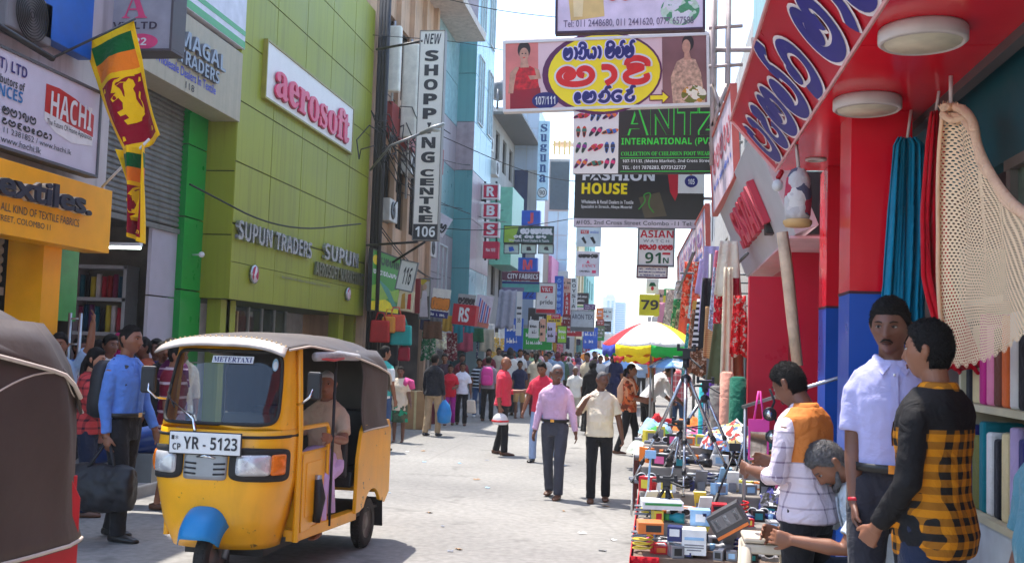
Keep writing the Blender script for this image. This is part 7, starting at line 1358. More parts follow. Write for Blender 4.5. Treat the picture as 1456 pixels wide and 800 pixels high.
# ---- pedestrians between the auto rickshaws
p, H = at(166, 766, 467); i_ = person('young man in a blue shirt with a black backpack carrying a black bag', p, (1, -.12), H, 'mid', 'crop', 'black', CL('student_blue_shirt', S(92, 132, 205)), 'long', .90, BLKT, 'trousers', SHOEB, mix(W3, dict(R=((.10, -.1, -1), (.05, .15, -1)), L=((.16, .18, -1), (.1, .45, -1)))), 3, belt=BELTB); backpack(i_, 'black backpack on the young man in the blue shirt', M('black_nylon', (.02, .02, .024), .55, var=.3), .32, .5)
hw = world(i_, i_['arms']['R'][1]+i_['arms']['R'][2]*.1); bg_ = thing('duffel_bag', 'black cloth duffel bag in the hand of the young man in blue', 'bag', hw-Vector((0, 0, .55)))
q = MB().mat(M('black_nylon', (.02, .02, .02))); c = hw-Vector((.0, .02, .34)); q.tube([c+Vector((x, .0, 0)) for x in (-.30, -.28, -.15, 0, .15, .26, .28)], [.06, .11, .125, .13, .125, .11, .06], 16, [.12, .19, .2, .2, .2, .18, .12], up=(0, 1, 0)); o_ = q.build('bag_body', bg_); remesh(o_, .012, 2, .07, .16); MB().mat(M('black_nylon', (.02, .02, .02))).tube([c+Vector((-.12, -.05, .17)), hw+Vector((-.03, -.0, .01)), hw+Vector((.03, 0, .01)), c+Vector((.12, -.05, .17))], .014, 8).build('handle', bg_)
p, H = at(118, 733, 499); person('girl in a red plaid shirt with long dark hair eating a pink sweet', p, (.95, .35), H, 'light', 'long', 'black', plaid('red_black_plaid', S(196, 70, 70), S(60, 34, 44), 13, 13, .28, .28), 'half', .84, CL('dark_jeans', S(36, 44, 66)), 'trousers', SANDAL, dict(R=((.1, .2, -1), (-.05, 1, .25)), hyaw=-.2, hpitch=.1), 2, fem=True)
p, H = at(213, 735, 480); person('man in a maroon striped polo shirt behind the young man in blue', p+Vector((.0, .35, 0)), (1, .2), 1.66, 'mid', 'short', 'black', bands('maroon_stripe', S(110, 24, 44), S(190, 170, 175), 7, .18), 'short', .84, CL('grey_shorts', S(70, 74, 84)), 'shorts', SANDAL, W3, 2)
for lb, x, y, hy, f_, sk_, hr, tp, sl, pz_, fe, sf_ in (('man in pale blue gripping a steel post with one raised arm at the left', 72, 716, 478, (.3, -1), 'mid', 'short', CL('pale_blue_shirt', S(150, 175, 205)), 'short', dict(R=((.12, .02, -1), (.1, .2, -1)), L=((.35, .25, .55), (.1, .1, 1))), False, None),
    ('man in a bright blue shirt at the fabric shop entrance', 100, 702, 484, (.9, -.2), 'dark', 'thick', CL('sky_blue_shirt', S(80, 130, 205)), 'short', {}, False, None), ('woman in a magenta headscarf by the fabric shelves', 163, 690, 470, (.2, -1), 'mid', 'short', CL('violet_top', S(90, 40, 110)), 'long', {}, True, CL('magenta_scarf', S(205, 40, 120))),
    ('tall man in a white shirt behind the girl in red plaid', 143, 700, 480, (.8, -.4), 'dark', 'short', CL('white_shirt', S(230, 224, 216)), 'short', {}, False, None), ('woman in a mustard dress at the fabric shop entrance', 118, 684, 486, (.1, -1), 'mid', 'long', CL('mustard_dress', S(196, 150, 50)), 'half', {}, True, None), ('man in a rust shirt beside the pale wall panel', 196, 686, 484, (-.6, -.6), 'dark', 'short', CL('rust_shirt', S(170, 84, 56)), 'short', {}, False, None), ('woman in a cream sari top near the bright green pillar', 250, 682, 488, (.2, -1), 'mid', 'tied', CL('cream_sari', S(222, 208, 180)), 'half', {}, True, None),
    ('woman in a plum striped dress beside the bright green pillar', 238, 690, 484, (-.4, -1), 'mid', 'tied', bands('plum_stripe', S(96, 24, 80), S(190, 160, 180), 8, .15), 'short', dict(hpitch=.25), True, None), ('man in a dark blue shirt behind the plum dressed woman', 213, 684, 486, (.1, -1), 'dark', 'short', CL('deep_blue_shirt', S(30, 40, 120)), 'short', {}, False, None),
    ('boy in a black shirt left of the windscreen of the yellow auto rickshaw', 222, 688, 490, (.5, -1), 'dark', 'thick', CL('black_shirt', (.02, .02, .022)), 'short', {}, False, None), ('man in a grey shirt in the shade behind the girl in red plaid', 128, 700, 488, (-.5, .8), 'dark', 'short', CL('slate_shirt', S(90, 96, 110)), 'short', {}, False, None)):
    p, H = at(x, y, hy); person(lb, p, f_, max(1.45, min(1.78, H)), sk_, hr, 'black', tp, sl, .84, BLKT, 'trousers', SANDAL, pz_, 2, fem=fe, scarf=sf_)
pst = MB().mat(STEEL); a = PZ(84, 712)
for dx in (0, .12): pst.tube([a+Vector((dx, 0, 0)), a+Vector((dx, 0, 1.98))], .02, 8)
for k in range(7): pst.tube([a+Vector((0, 0, .3+.27*k)), a+Vector((.12, 0, .3+.27*k))], .012, 6)
tag(pst.build('steel_post'), 'steel ladder like post gripped by the raised arm at left', 'post')
# ---- motorbike hidden behind the students
a = PZ(128, 716); mb_ = thing('parked_motorbike', 'dark parked motorbike behind the girl in red plaid', 'motorbike', a, R(10))
for y in (0, 1.25):
    MB().mat(RUBBER).lathe((y, 0, .3), [(.22, -.045), (.28, -.05), (.3, -.02), (.3, .02), (.28, .05), (.22, .045)], 28, 'y', cap=False).build('tyre', mb_, local=True); MB().mat(STEEL).lathe((y, 0, .3), [(.03, -.05), (.05, -.02), (.21, -.02), (.225, -.04), (.225, .04), (.21, .02), (.05, .02), (.03, .05)], 24, 'y').build('rim', mb_, local=True)
MB().mat(M('bike_body', S(30, 60, 120), .3)).tube([(0, 0, .45), (.3, 0, .62), (.75, 0, .72), (1.0, 0, .85)], [.06, .14, .16, .06], 10).build('tank', mb_, local=True); MB().mat(BLACK).tube([(-.15, 0, .78), (.2, 0, .76), (.5, 0, .72)], [.08, .13, .1], 10, [.05, .05, .05]).build('seat', mb_, local=True); MB().mat(GREYM).tube([(1.25, .06, .3), (1.0, .06, .95)], .02).tube([(1.25, -.06, .3), (1.0, -.06, .95)], .02).tube([(.9, -.34, 1.02), (1.0, 0, .97), (.9, .34, 1.02)], .016).box((.45, 0, .4), (.4, .24, .3)).build('fork', mb_, local=True)
# ---- driver
dl_ = ro+hv @ Vector((-.37, .56, .0)); i_ = person('driver in a khaki shirt and lilac sarong seated in the yellow auto rickshaw', dl_, tuple((hv @ Vector((0, 1, 0)))[:2]), 1.60, 'mid', 'crop', 'grey', CL('khaki_shirt', S(186, 160, 136)), 'short', .86, CL('lilac_sarong', S(206, 176, 224)), 'trousers', None, dict(pz=.79, hyaw=.15, R=((.25, .5, -.8), (-.1, .9, .15)), L=((.25, .5, -.8), (-.1, .9, .15)), lR=((.1, 1, -.12), (.05, .10, -1)), lL=((.08, 1, -.12), (.0, .05, -1))), 2, bw=.86)
cm = MB().mat(CL('lilac_sarong', S(206, 176, 224))); cm.tube([hv @ Vector(q)+ro for q in ((-.34, .60, .80), (-.38, .78, .80), (-.42, .87, .70), (-.42, .87, .42))], [.16, .15, .14, .16], 14, [.13, .12, .13, .10]); cm.build('sarong_fold', i_['obj'])
# ---- right foreground men
p = Vector((PY(1268, 500, 5.0).x, 5.0, .16)); p.z = PY(1262, 434, 5.0).z-1.80
GUNM = CL('gunmetal_trousers', S(46, 46, 54))
i_ = person('young man in a pale lavender shirt and dark trousers standing under the red soffit', p, (-.12, -1), 1.79, 'deep', 'thick', 'black', CL('lavender_shirt', S(174, 172, 214), .05, .8, .3), 'short', .93, GUNM, 'trousers', SHOEB, dict(hyaw=-.28, hpitch=.12, gaze=.002, R=((.05, .04, -1), (-.02, .22, -1)), L=((.14, -.1, -1), (.0, .2, -1)), curl=.55), 3, belt=BELTB, moustache=True, bw=.83)
A = i_['arms']['R']; m_ = MB().mat(M('red_wristband', S(200, 30, 50), .5)); w_ = world(i_, A[0].lerp(A[1], .93)); w2 = world(i_, A[0].lerp(A[1], .99)); m_.tube([w_, w2], .032, 14); m_.build('wristband', i_['obj'])
m_ = MB().mat(WHITE); T_ = i_['T']
for k in range(3): m_.ball(world(i_, T_((0.0, .128-.02*k*.3, 1.40-.09*k))), .006, 8, 6)
m_.build('button', i_['obj'])
p = Vector((PY(1330, 500, 4.45).x, 4.45, 0)); p.z = PY(1322, 467, 4.45).z-1.71
YPL = plaid('mustard_black_check', S(206, 130, 24), (.02, .017, .015), 17, 17, .5, .5, base2=((.014, .013, .014), 1.31, 'yoke'))
i_ = person('young man in a mustard and black checked shirt with a black yoke seen from behind', p, (-.72, .66), 1.70, 'mid', 'thick', 'black', YPL, 'long', .80, CL('dark_jeans', S(36, 44, 66)), 'trousers', SHOEB, dict(hyaw=.1, hpitch=.0, L=((.16, .02, -1), (-.12, .62, -.8)), R=((.16, .1, -1), (-.2, .75, -.6)), curl=.75), 3, collar=True)
for o in i_['obj'].children:
    if o.name.startswith('collar'): o.data.materials[0] = plaid('mustard_check_collar', S(206, 130, 24), (.05, .03, .015), 20, 20, .4, .4)
p = Vector((PY(1536, 500, 3.6).x, 3.6, 0)); p.z = PY(1470, 533, 3.6).z-1.66
person('man in a teal short sleeved shirt cut off at the right edge', p, (-.8, -.6), 1.66, 'deep', 'short', 'black', CL('teal_shirt', S(72, 118, 132)), 'short', .88, BLKT, 'trousers', SHOEB, dict(hpitch=.05), 3, belt=M('studded_belt', S(60, 50, 40), .4), moustache=True, belly=.06)
p = Vector((PY(1152, 500, 5.7).x, 5.7, .0)); p.z = PY(1126, 518, 5.7).z-1.66
ORP = plaid('orange_white_plaid', S(222, 206, 214), S(120, 104, 130), 13, 13, .12, .12)
person('man in a white checked shirt with an orange back panel browsing the gadget stall', p, (-.75, .62), 1.66, 'dark', 'short', 'black', plaid('orange_back_check', S(222, 206, 214), S(130, 110, 130), 13, 13, .12, .12, base2=(S(214, 128, 62), 1.16, 'panel')), 'half', .86, BLKT, 'trousers', SHOEB, dict(hpitch=.45, lean=.08, R=((.15, .1, -1), (-.35, .8, .15)), L=((.15, .1, -1), (-.3, .8, .05))), 3)
Ys = 5.62; p = PY(1205, 700, Ys)+Vector((.24, 0, 0)); p.z = .0
i_ = person('grey haired bearded man sitting with clasped hands beside the gadget stall', p, (-1, -.12), 1.70, 'mid', 'short', 'saltpepper', CL('pale_grey_shirt', S(200, 208, 214)), 'short', .86, CL('slate_trousers', S(56, 62, 78)), 'trousers', SANDAL, dict(pz=.63, lean=.42, hpitch=.55, R=((.10, .5, -.75), (-.3, 1, .05)), L=((.10, .45, -.8), (-.3, 1, .10)), lR=((.28, 1, .03), (.05, .15, -1)), lL=((.25, 1, .03), (.05, .15, -1)), curl=.6), 3, moustache=True)
HCf = i_['HC']; bd = MB().mat(HAIRM['saltpepper']); bd.tube([HCf(q) for q in ((-.064, .015, -.03), (-.052, .055, -.075), (0, .086, -.100), (.052, .055, -.075), (.064, .015, -.03))], [.008, .016, .020, .016, .008], 10); bd.build('beard', i_['obj'], local=True)
st = thing('plastic_stool', 'worn cream plastic stool under the seated man', 'stool', Vector((p.x, p.y, 0))); sm_ = MB().mat(M('cream_plastic', S(190, 172, 150), .5, var=.2)); zt = p.z+.53; sm_.box((p.x, p.y, zt-.02), (.32, .32, .05)); sm_.build('seat', st, bevel=.02)
for sx in (-1, 1):
    for sy in (-1, 1): MB().mat(M('cream_plastic', (.5, .4, .3))).tube([(p.x+sx*.13, p.y+sy*.13, zt-.03), (p.x+sx*.17, p.y+sy*.17, .0)], [.03, .022], 8).build('leg', st)
finish_meshes()
# ---- the crowd further down the street
bases = []
def tint(o, mats):
    for ch in o.children:
        k = ch.name.split('.')[0]
        if k in mats and ch.material_slots: ch.material_slots[0].link = 'OBJECT'; ch.material_slots[0].material = mats[k]
CC = [('white', S(222, 220, 218)), ('navy', S(36, 42, 80)), ('red', S(170, 70, 72)), ('black', (.03, .03, .032)), ('sky blue', S(150, 175, 205)), ('green', S(84, 118, 96)), ('beige', S(205, 190, 165)), ('purple', S(104, 84, 118)), ('pink', S(214, 170, 178)), ('grey', S(130, 130, 135)), ('orange', S(222, 120, 60)), ('maroon', S(110, 30, 45))]
for j, (kw, nm_) in enumerate((((dict(pose=W3)), 'man'), (dict(pose=WALK), 'man'), (dict(pose=WALK2, hair='tied', fem=True), 'woman'), (dict(pose=W3, hair='long', fem=True, bk='skirt'), 'woman'), (dict(pose=W3, fem=True, scarf=CL('crowd_scarf', (.02, .02, .022)), bk='long skirt', sleeve='long'), 'veiled woman'), (dict(pose=mix(W3, dict(R=((.3, .4, -1), (-.1, .9, .1)))), sleeve='half'), 'man'))):
    bases.append((person('%s in the crowd' % nm_, (0, 0, 0), (0, -1), 1.66, ('dark', 'mid')[j % 2], top=CL('c_white', CC[0][1]), bottom=BLKT, shoes=SANDAL, lvl=1, **kw)['obj'], nm_))
finish_meshes()
q = random.Random(21); used = set(); first = [True]*len(bases); spots = []
for y_, n_, x0_, x1_ in ((590, 5, 640, 900), (578, 12, 690, 900), (568, 14, 700, 930), (558, 16, 720, 940), (548, 16, 740, 935), (540, 14, 760, 930), (534, 12, 790, 930)):
    for k in range(n_): spots.append((x0_+(x1_-x0_)*(k+q.uniform(.15, .85))/n_, y_+q.uniform(-4, 4)))
PLACE = ['far down the street', 'in the middle of the crowd', 'near the left shops', 'by the right stalls', 'before the far umbrellas', 'behind the lilac shirted man']
for n_, (x, y) in enumerate(spots):
    p = PZ(x, y)
    if p.x > 1.2 or (600 < y and 700 < x < 800): continue
    bi = q.randrange(len(bases)); o, nm_ = bases[bi]
    for _ in range(60):
        ci, bj = q.choice((0, 0, 0, 1, 2, 3, 4, 4, 5, 6, 6, 7, 8, 9, 9, 10, 11)), q.choice((1, 3, 9, 0, 3, 11)); pl = PLACE[2] if p.x < -3.5 else PLACE[3] if p.x > -.3 else PLACE[0] if p.y > 50 else PLACE[4] if p.y > 38 else PLACE[1]
        lb = f'{nm_} in a {CC[ci][0]} top and {CC[bj][0]} {"skirt" if bi in (3, 4) else "trousers"} {pl}'
        if lb not in used: break
    used.add(lb)
    if first[bi]: r_ = o; first[bi] = False
    else:
        r_ = o.copy(); COL.objects.link(r_)
        for ch in o.children: c = ch.copy(); COL.objects.link(c); c.parent = r_
    r_.location = p; r_.rotation_euler = (0, 0, q.choice((math.pi, math.pi, 0))+q.uniform(-.6, .6)); s_ = q.uniform(.93, 1.06); r_.scale = (s_, s_, s_); r_['label'] = lb; r_['group'] = 'people in the street crowd'
    tc = CL('c_'+CC[ci][0], CC[ci][1]); bc = CL('c_'+CC[bj][0], CC[bj][1])
    tint(r_, dict(top=tc, collar=tc, trousers=bc, skirt=bc, headscarf=CL('c_'+CC[(ci*5+3) % 12][0], CC[(ci*5+3) % 12][1])))
# ================================================================== GADGET STALL
TZ = .62
def tier(y): return TZ+.105*max(0, min(4, int((y-5.95)/.58)))
ts = thing('market_table', 'wooden market table with a red cloth carrying piles of gadgets', 'table', (.35, 7.4, 0)); WOODB = M('stall_board', S(112, 92, 78), .7, var=.3, scale=3, bump=.2); RCL = CL('red_table_cloth', S(190, 20, 36))
MB().mat(WOODB).bx(-.11, .98, 5.95, 8.9, TZ-.04, TZ).build('tabletop', ts, bevel=.006)
for k in range(1, 5): MB().mat(M('stall_paper', S(136, 128, 120), .7, var=.4, scale=7)).bx(-.095, .96, 5.95+.58*k, 8.88, TZ+.001+.105*(k-1), TZ+.105*k).build('tier_step', ts, bevel=.01)
c = MB().mat(RCL); c.grid(lambda u, v: Vector((-.125-.02*math.sin(u*31)*v-.02*v, 5.9+3.0*u, TZ+.004-.58*v)), 60, 6); c.grid(lambda u, v: Vector((-.125+.16*u, 5.93-.015*math.sin(u*20)*v, TZ+.004-.58*v)), 12, 6); c.build('cloth', ts, thick=.006)
for x in (-.05, .9):
    for y in (6.05, 8.8): MB().mat(WOODB).bx(x-.03, x+.03, y-.03, y+.03, 0, TZ-.04).build('leg', ts)
b = MB().mat(M('crate_dark', S(60, 50, 48), .8)); b.bx(-.02, .8, 6.1, 6.6, .02, .5); tag(b.build('carton', bevel=.01), 'dark carton stored under the front of the gadget table', 'carton')
GC = [('white', S(228, 228, 228)), ('black', (.02, .02, .022)), ('red', S(200, 30, 40)), ('pale blue', S(150, 190, 225)), ('pink', S(230, 100, 150)), ('orange', S(225, 120, 50)), ('teal', S(30, 130, 140)), ('yellow', S(225, 205, 70)), ('navy', S(40, 46, 100)), ('green', S(60, 150, 80)), ('grey', S(130, 130, 135)), ('purple', S(110, 60, 140))]
GM = {n_: M('gadget_'+n_.replace(' ', '_'), c_, .35, var=.12, scale=20) for n_, c_ in GC}
q = random.Random(5); GU = set(); ROWS = ['front', 'second', 'third', 'fourth', 'fifth', 'sixth', 'seventh', 'eighth', 'ninth', 'tenth', 'eleventh', 'back']
def glabel(kind, nm_, row, x):
    lb = f'{nm_} {kind} in the {ROWS[row]} row of the gadget stall, {("street end", "near the street end", "middle", "shop end")[min(3, int((x+.2)/.3))]}'
    return lb
for row in range(12):
    y = 6.03+row*.24; x = -.10
    while x < .9:
        ci = q.choice((0, 0, 0, 0, 0, 1, 1, 1, 1, 1, 10, 10, 10, 3, 3, 8, 2, 5, 6, 7)); nm_, cc = GC[ci]; kind = q.choice(('gadget box', 'gadget box', 'phone case', 'pair of sunglasses', 'coiled cable', 'wrapped packet', 'gadget box', 'torch')); lb = glabel(kind, nm_, row, x); wd = q.uniform(.05, .10) if row < 4 else q.uniform(.07, .14)
        if lb in GU: x += .02; continue
        GU.add(lb); m_ = MB().mat(GM[nm_]); c2 = GM[GC[(ci+q.choice((3, 5, 7))) % 12][0]]; a = q.uniform(-.5, .5); px_, py_ = x+wd/2, max(6.02, y+q.uniform(-.1, .1)); e = Euler((0, 0, a)).to_matrix(); O = Vector((px_, py_, tier(py_))); z0 = 0; k2 = 1
        if kind in ('gadget box', 'wrapped packet'):
            for k in range(q.choice((1, 1, 2)) if row < 11 else 1):
                h_ = q.uniform(.03, .07) if row < 4 else q.uniform(.04, .12); d_ = q.uniform(.06, .13); m_.mat(GM[nm_] if k == 0 else c2); m_.box(O+Vector((0, 0, z0+h_/2)), (wd*.9, d_, h_), (0, 0, a)); m_.mat(c2 if k == 0 else GM['white'])
                m_.box(O+e @ Vector((0, -d_/2-.0012, 0))+Vector((0, 0, z0+h_*.5)), (wd*.55, .002, h_*.6), (0, 0, a)); m_.mat(GM['white']).box(O+e @ Vector((.01, 0, 0))+Vector((0, 0, z0+h_+.001)), (wd*.5, d_*.5, .002), (0, 0, a)); z0 += h_+.003; k2 += 1
                if k2 > 1: break
            cat = 'box' if 'box' in kind else 'packet'
        elif kind == 'phone case':
            tl_ = Matrix.Rotation(a, 3, 'Z') @ Matrix.Rotation(R(-55), 3, 'X'); m_.box(O+Vector((0, 0, .075)), (.08, .16, .012), tl_); m_.mat(c2).box(O+Vector((0, 0, .075))+tl_ @ Vector((0, 0, .007)), (.06, .12, .003), tl_); m_.mat(GM['grey']).box(O+Vector((0, .03, .03)), (.05, .06, .06), (0, 0, a)); cat = 'phone case'
        elif kind == 'pair of sunglasses':
            for sx in (-.036, .036): m_.tube([O+e @ Vector((sx+.03*math.cos(t_), 0, .04+.022*math.sin(t_))) for t_ in np.linspace(0, 6.28, 13)], .004, 5); m_.mat(GM['black']).ball(O+e @ Vector((sx, .002, .04)), (.028, .006, .02), 10, 6); m_.mat(GM[nm_]).tube([O+e @ Vector((sx*1.85, 0, .045)), O+e @ Vector((sx*1.8, .13, .03))], .003, 5)
            m_.mat(GM['grey']).tube([O+e @ Vector((-.12, .06, .015)), O+e @ Vector((.12, .06, .015))], .014, 6); m_.box(O+e @ Vector((0, .06, .012)), (.16, .1, .024), (0, 0, a)); cat = 'sunglasses'
        elif kind == 'coiled cable':
            m_.tube([O+Vector((.055*math.cos(t_)+.004*math.sin(t_*3), .055*math.sin(t_), .012+.004*t_)) for t_ in np.linspace(0, 20, 60)], .006, 5); m_.mat(c2).box(O+Vector((.055, 0, .03)), (.03, .02, .07)); cat = 'cable'
        else: m_.tube([O+e @ Vector((-.09, 0, .03)), O+e @ Vector((.02, 0, .03)), O+e @ Vector((.04, 0, .03)), O+e @ Vector((.09, 0, .03))], [.02, .02, .032, .032], 12); m_.mat(c2).tube([O+e @ Vector((-.03, 0, .03)), O+e @ Vector((0, 0, .03))], .0215, 12); cat = 'torch'
        o = m_.build(kind.replace('pair of ', '').replace(' ', '_'), bevel=.004 if cat in ('box', 'packet') else 0); tag(o, lb, cat, 'gadgets on the market table'); x += wd+.004
# larger named things on the stall
def boxy(label, x0, y0, x1, y1, Y, d_, mat, pr, rot=(0, 0, 0), name='gadget_box', cat='box'):
    a, c = PY(x0, y0, Y), PY(x1, y1, Y); w_, h_ = c.x-a.x, a.z-c.z; e = Euler(rot).to_matrix(); O = Vector(((a.x+c.x)/2, Y+d_/2, (a.z+c.z)/2)); m_ = MB().mat(mat); m_.box(O, (w_, d_, h_), rot)
    for (fx, fz, fw, fh, mm) in pr: m_.mat(mm).box(O+e @ Vector((fx*w_, -d_/2-.0015, fz*h_)), (fw*w_, .003, fh*h_), rot)
    return tag(m_.build(name, bevel=.004), label, cat)
boxy('large dark grey gadget box with an orange edge tilted at the front of the stall', 1012, 722, 1062, 762, 6.02, .16, M('box_charcoal', S(70, 66, 66), .4), [(0, .1, .85, .5, M('box_print_grey', S(120, 116, 116), .4)), (0, -.4, 1, .12, GM['orange']), (-.3, .1, .12, .4, GM['white']), (.0, .1, .12, .4, GM['white']), (.3, .1, .12, .4, GM['white'])], (0, R(-32), R(-6)))
boxy('white charger box with pale blue print at the front of the stall', 970, 752, 1004, 790, 5.98, .12, GM['white'], [(0, .15, .8, .12, GM['pale blue']), (0, -.1, .8, .05, GM['grey']), (0, -.2, .8, .05, GM['grey']), (0, -.3, .6, .05, GM['grey'])])
boxy('pale blue blister packet behind the white charger box', 982, 724, 1010, 748, 6.12, .1, GM['pale blue'], [(0, .0, .5, .5, GM['white']), (.2, .2, .2, .2, GM['navy'])])
boxy('upright red box standing above the dark grey gadget box', 1013, 716, 1034, 744, 6.3, .09, GM['red'], [(0, .3, .8, .2, GM['black'])])
boxy('stack of white and green packets at the street end of the stall', 912, 712, 970, 726, 6.5, .2, GM['white'], [(0, .2, .9, .3, GM['green'])], (0, 0, .1)); boxy('orange and brown boxed toolkit at the street corner of the stall', 906, 742, 942, 760, 6.0, .14, GM['orange'], [(.1, 0, .6, .6, GM['black'])], (0, 0, .1))
boxy('blue and white wrapped box beside the toolkit', 950, 748, 970, 770, 5.99, .08, GM['navy'], [(0, .1, .7, .5, GM['white'])], (0, 0, -.1))
cb = boxy('brown carton with red stencil used as a stand behind the tripods', 916, 646, 1000, 692, 9.3, .5, M('carton_brown', (.4, .25, .12)), [(-.25, .1, .06, .5, M('stencil_red', S(190, 80, 60), .7)), (-.12, .1, .06, .5, M('stencil_red', (.4, .1, .05))), (.02, .1, .1, .08, M('stencil_red', (.4, .1, .05))), (.2, .0, .06, .6, M('stencil_red', (.4, .1, .05)))], name='carton', cat='carton')
Yt = 9.35
def heap(name, label, cat, cx, cy, z, rx, ry, h_, mat, seed, rough_=.5):
    sd_ = seed*7.3; m_ = MB().mat(mat); m_.grid(lambda u, v: Vector((cx+rx*v*math.cos(6.283*u)*(1+.15*mnoise.noise(Vector((u*6, sd_, 0)))), cy+ry*v*math.sin(6.283*u), z+h_*max(0, (1-v**5))*(.75+rough_*mnoise.noise(Vector((math.cos(6.283*u)*v*2.2, math.sin(6.283*u)*v*2.2, sd_)))+.3*rough_*mnoise.noise(Vector((math.cos(6.283*u)*v*7, math.sin(6.283*u)*v*7, sd_)))))), 40, 12); return tag(m_.build(name), label, cat)
heap('plastic_sheet', 'crumpled white plastic sheet over the stencilled carton', 'sheet', .12, 9.6, .86, .36, .42, .13, M('white_plastic', S(196, 204, 190), .3, var=.3, scale=9, bump=.6, bscale=16), 2, .9)
t2 = thing('market_table', 'second market table beyond the stencilled carton with wrapped clothes', 'table', (.4, 12.5, 0)); MB().mat(WOODB).bx(-.2, .95, 10.4, 15.5, .7, .75).build('tabletop', t2); MB().mat(CL('white_table_cloth', S(215, 212, 205))).grid(lambda u, v: Vector((-.21-.02*math.sin(u*40)*v, 10.4+5.1*u, .755-.6*v)), 60, 5).build('cloth', t2, thick=.006)
for x in (-.1, .85):
    for y in (10.5, 15.4): MB().mat(WOODB).bx(x-.03, x+.03, y-.03, y+.03, 0, .7).build('leg', t2)
for i, (cx, cy, cn, lb) in enumerate(((.0, 10.9, 'white', 'white wrapped bundle'), (.35, 11.3, 'yellow', 'pale yellow folded clothes pile'), (.05, 12.1, 'green', 'green heap of wrapped goods'), (.5, 12.6, 'pink', 'pink folded clothes pile'), (.0, 13.4, 'pale blue', 'pale blue bundle'), (.45, 14.2, 'orange', 'orange folded clothes pile'), (.05, 14.8, 'red', 'red bundle of cloth'))): heap('clothes_pile', f'{lb} on the second market table', 'pile', cx, cy, .75, .22, .3, .17, CL('pile_'+cn.replace(' ', '_'), dict(GC)[cn]), i+3, .5)
q2 = random.Random(4)
for i in range(26):
    c = PZ(q2.uniform(480, 900), q2.uniform(625, 790)); wd = q2.uniform(.03, .09); m_ = MB().mat((GM['white'], M('litter_brown', S(150, 120, 90), .8), GM['pale blue'], GM['grey'])[i % 4]); an = q2.uniform(0, 3); m_.grid(lambda u, v: c+Vector(((u-.5)*wd*math.cos(an)-(v-.5)*wd*.7*math.sin(an), (u-.5)*wd*math.sin(an)+(v-.5)*wd*.7*math.cos(an), .006+.012*math.sin(u*5+i)**2*v)), 4, 3); tag(m_.build('paper_scrap'), 'small scrap of litter lying on the sunlit road', 'litter', 'litter on the road')
SILV = M('tripod_silver', S(180, 182, 186), .25, .8)
def tripod(label, ax, ay, Y, base_z, spread, rot, mat=SILV, r_=.011):
    A = PY(ax, ay, Y); B0 = Vector((A.x, A.y, base_z)); t = thing('camera_tripod', label, 'tripod', B0, group='tripods on the gadget stall'); h_ = A.z-base_z; ap = Vector((0, 0, h_*.78))
    for k in range(3):
        a = rot+k*2.094; f = Vector((spread*math.cos(a), spread*math.sin(a), 0)); l_ = MB().mat(mat); l_.tube([ap+f*.06, ap.lerp(f, .55)], r_*1.15, 8); l_.tube([ap.lerp(f, .5), ap.lerp(f, .8)], r_*.85, 8); l_.tube([ap.lerp(f, .78), f], r_*.62, 8); l_.mat(BLACK); l_.tube([ap.lerp(f, .53), ap.lerp(f, .57)], r_*1.6, 8); l_.tube([ap.lerp(f, .78), ap.lerp(f, .82)], r_*1.3, 8); l_.tube([ap.lerp(f, .99), f], r_*1.2, 8); l_.tube([ap*.55, ap.lerp(f, .42)], r_*.35, 5); l_.build('leg', t, local=True)
    c = MB().mat(mat); c.tube([ap*.5, ap*1.16], r_*.9, 8); c.mat(BLACK).ball(ap, (r_*3.2, r_*3.2, r_*3), 10, 8); c.tube([ap*1.1, ap*1.18], r_*2, 8); c.build('column', t, local=True)
    hd = MB().mat(BLACK); hd.box((0, 0, h_*.95), (.05, .05, .06)); hd.box((0, 0, h_*.985), (.13, .06, .02)); hd.box((-.055, 0, h_*1.0), (.02, .05, .05)); hd.box((.055, 0, h_*1.0), (.02, .05, .05)); hd.tube([(0, 0, h_*.95), (.1, -.12, h_*.86)], .008, 6); hd.tube([(0, 0, h_*.93), (-.09, .02, h_*.93)], .01, 6); hd.build('head', t, local=True, bevel=.003)
tripod('tallest silver tripod with a black head on the gadget stall', 976, 494, 7.35, tier(7.35), .42, .5); tripod('second silver tripod standing behind the tallest one', 1003, 540, 7.9, tier(7.9), .36, 1.3); tripod('shorter silver tripod low on the gadget stall', 968, 598, 7.6, tier(7.6), .24, .2, r_=.009)
tripod('small black mini tripod on the gadget stall', 948, 680, 6.7, tier(6.7), .12, .9, BLACK, .008)
for i, (x0, y0, x1, y1, Y, cm, lb) in enumerate(((1008, 735, 1045, 640, 6.6, BLACK, 'black selfie stick leaning over the gadget stall'), (925, 650, 918, 740, 6.8, GM['pale blue'], 'pale blue selfie stick standing at the street end of the stall'), (1040, 690, 1062, 615, 7.4, GM['grey'], 'grey selfie stick at the shop end of the stall'))):
    a, c = PY(x0, y0, Y), PY(x1, y1, Y+.2); a, c = (a, c) if a.z < c.z else (c, a); m_ = MB().mat(BLACK).tube([a, a.lerp(c, .35)], .013, 8); m_.mat(cm).tube([a.lerp(c, .35), c], .007, 8); m_.box(c+Vector((0, 0, .02)), (.07, .02, .05)); tag(m_.build('selfie_stick'), lb, 'selfie stick')
rl = MB().mat(STEEL); rl.tube([PY(1056, 578, 7.1), PY(1208, 532, 6.6)], .012, 8); rl.tube([PY(1060, 575, 7.1), Vector((PY(1060, 575, 7.1).x, 7.1, TZ))], .012, 8); tag(rl.build('display_rail'), 'steel display rail running over the gadget stall to the blue column', 'rail')
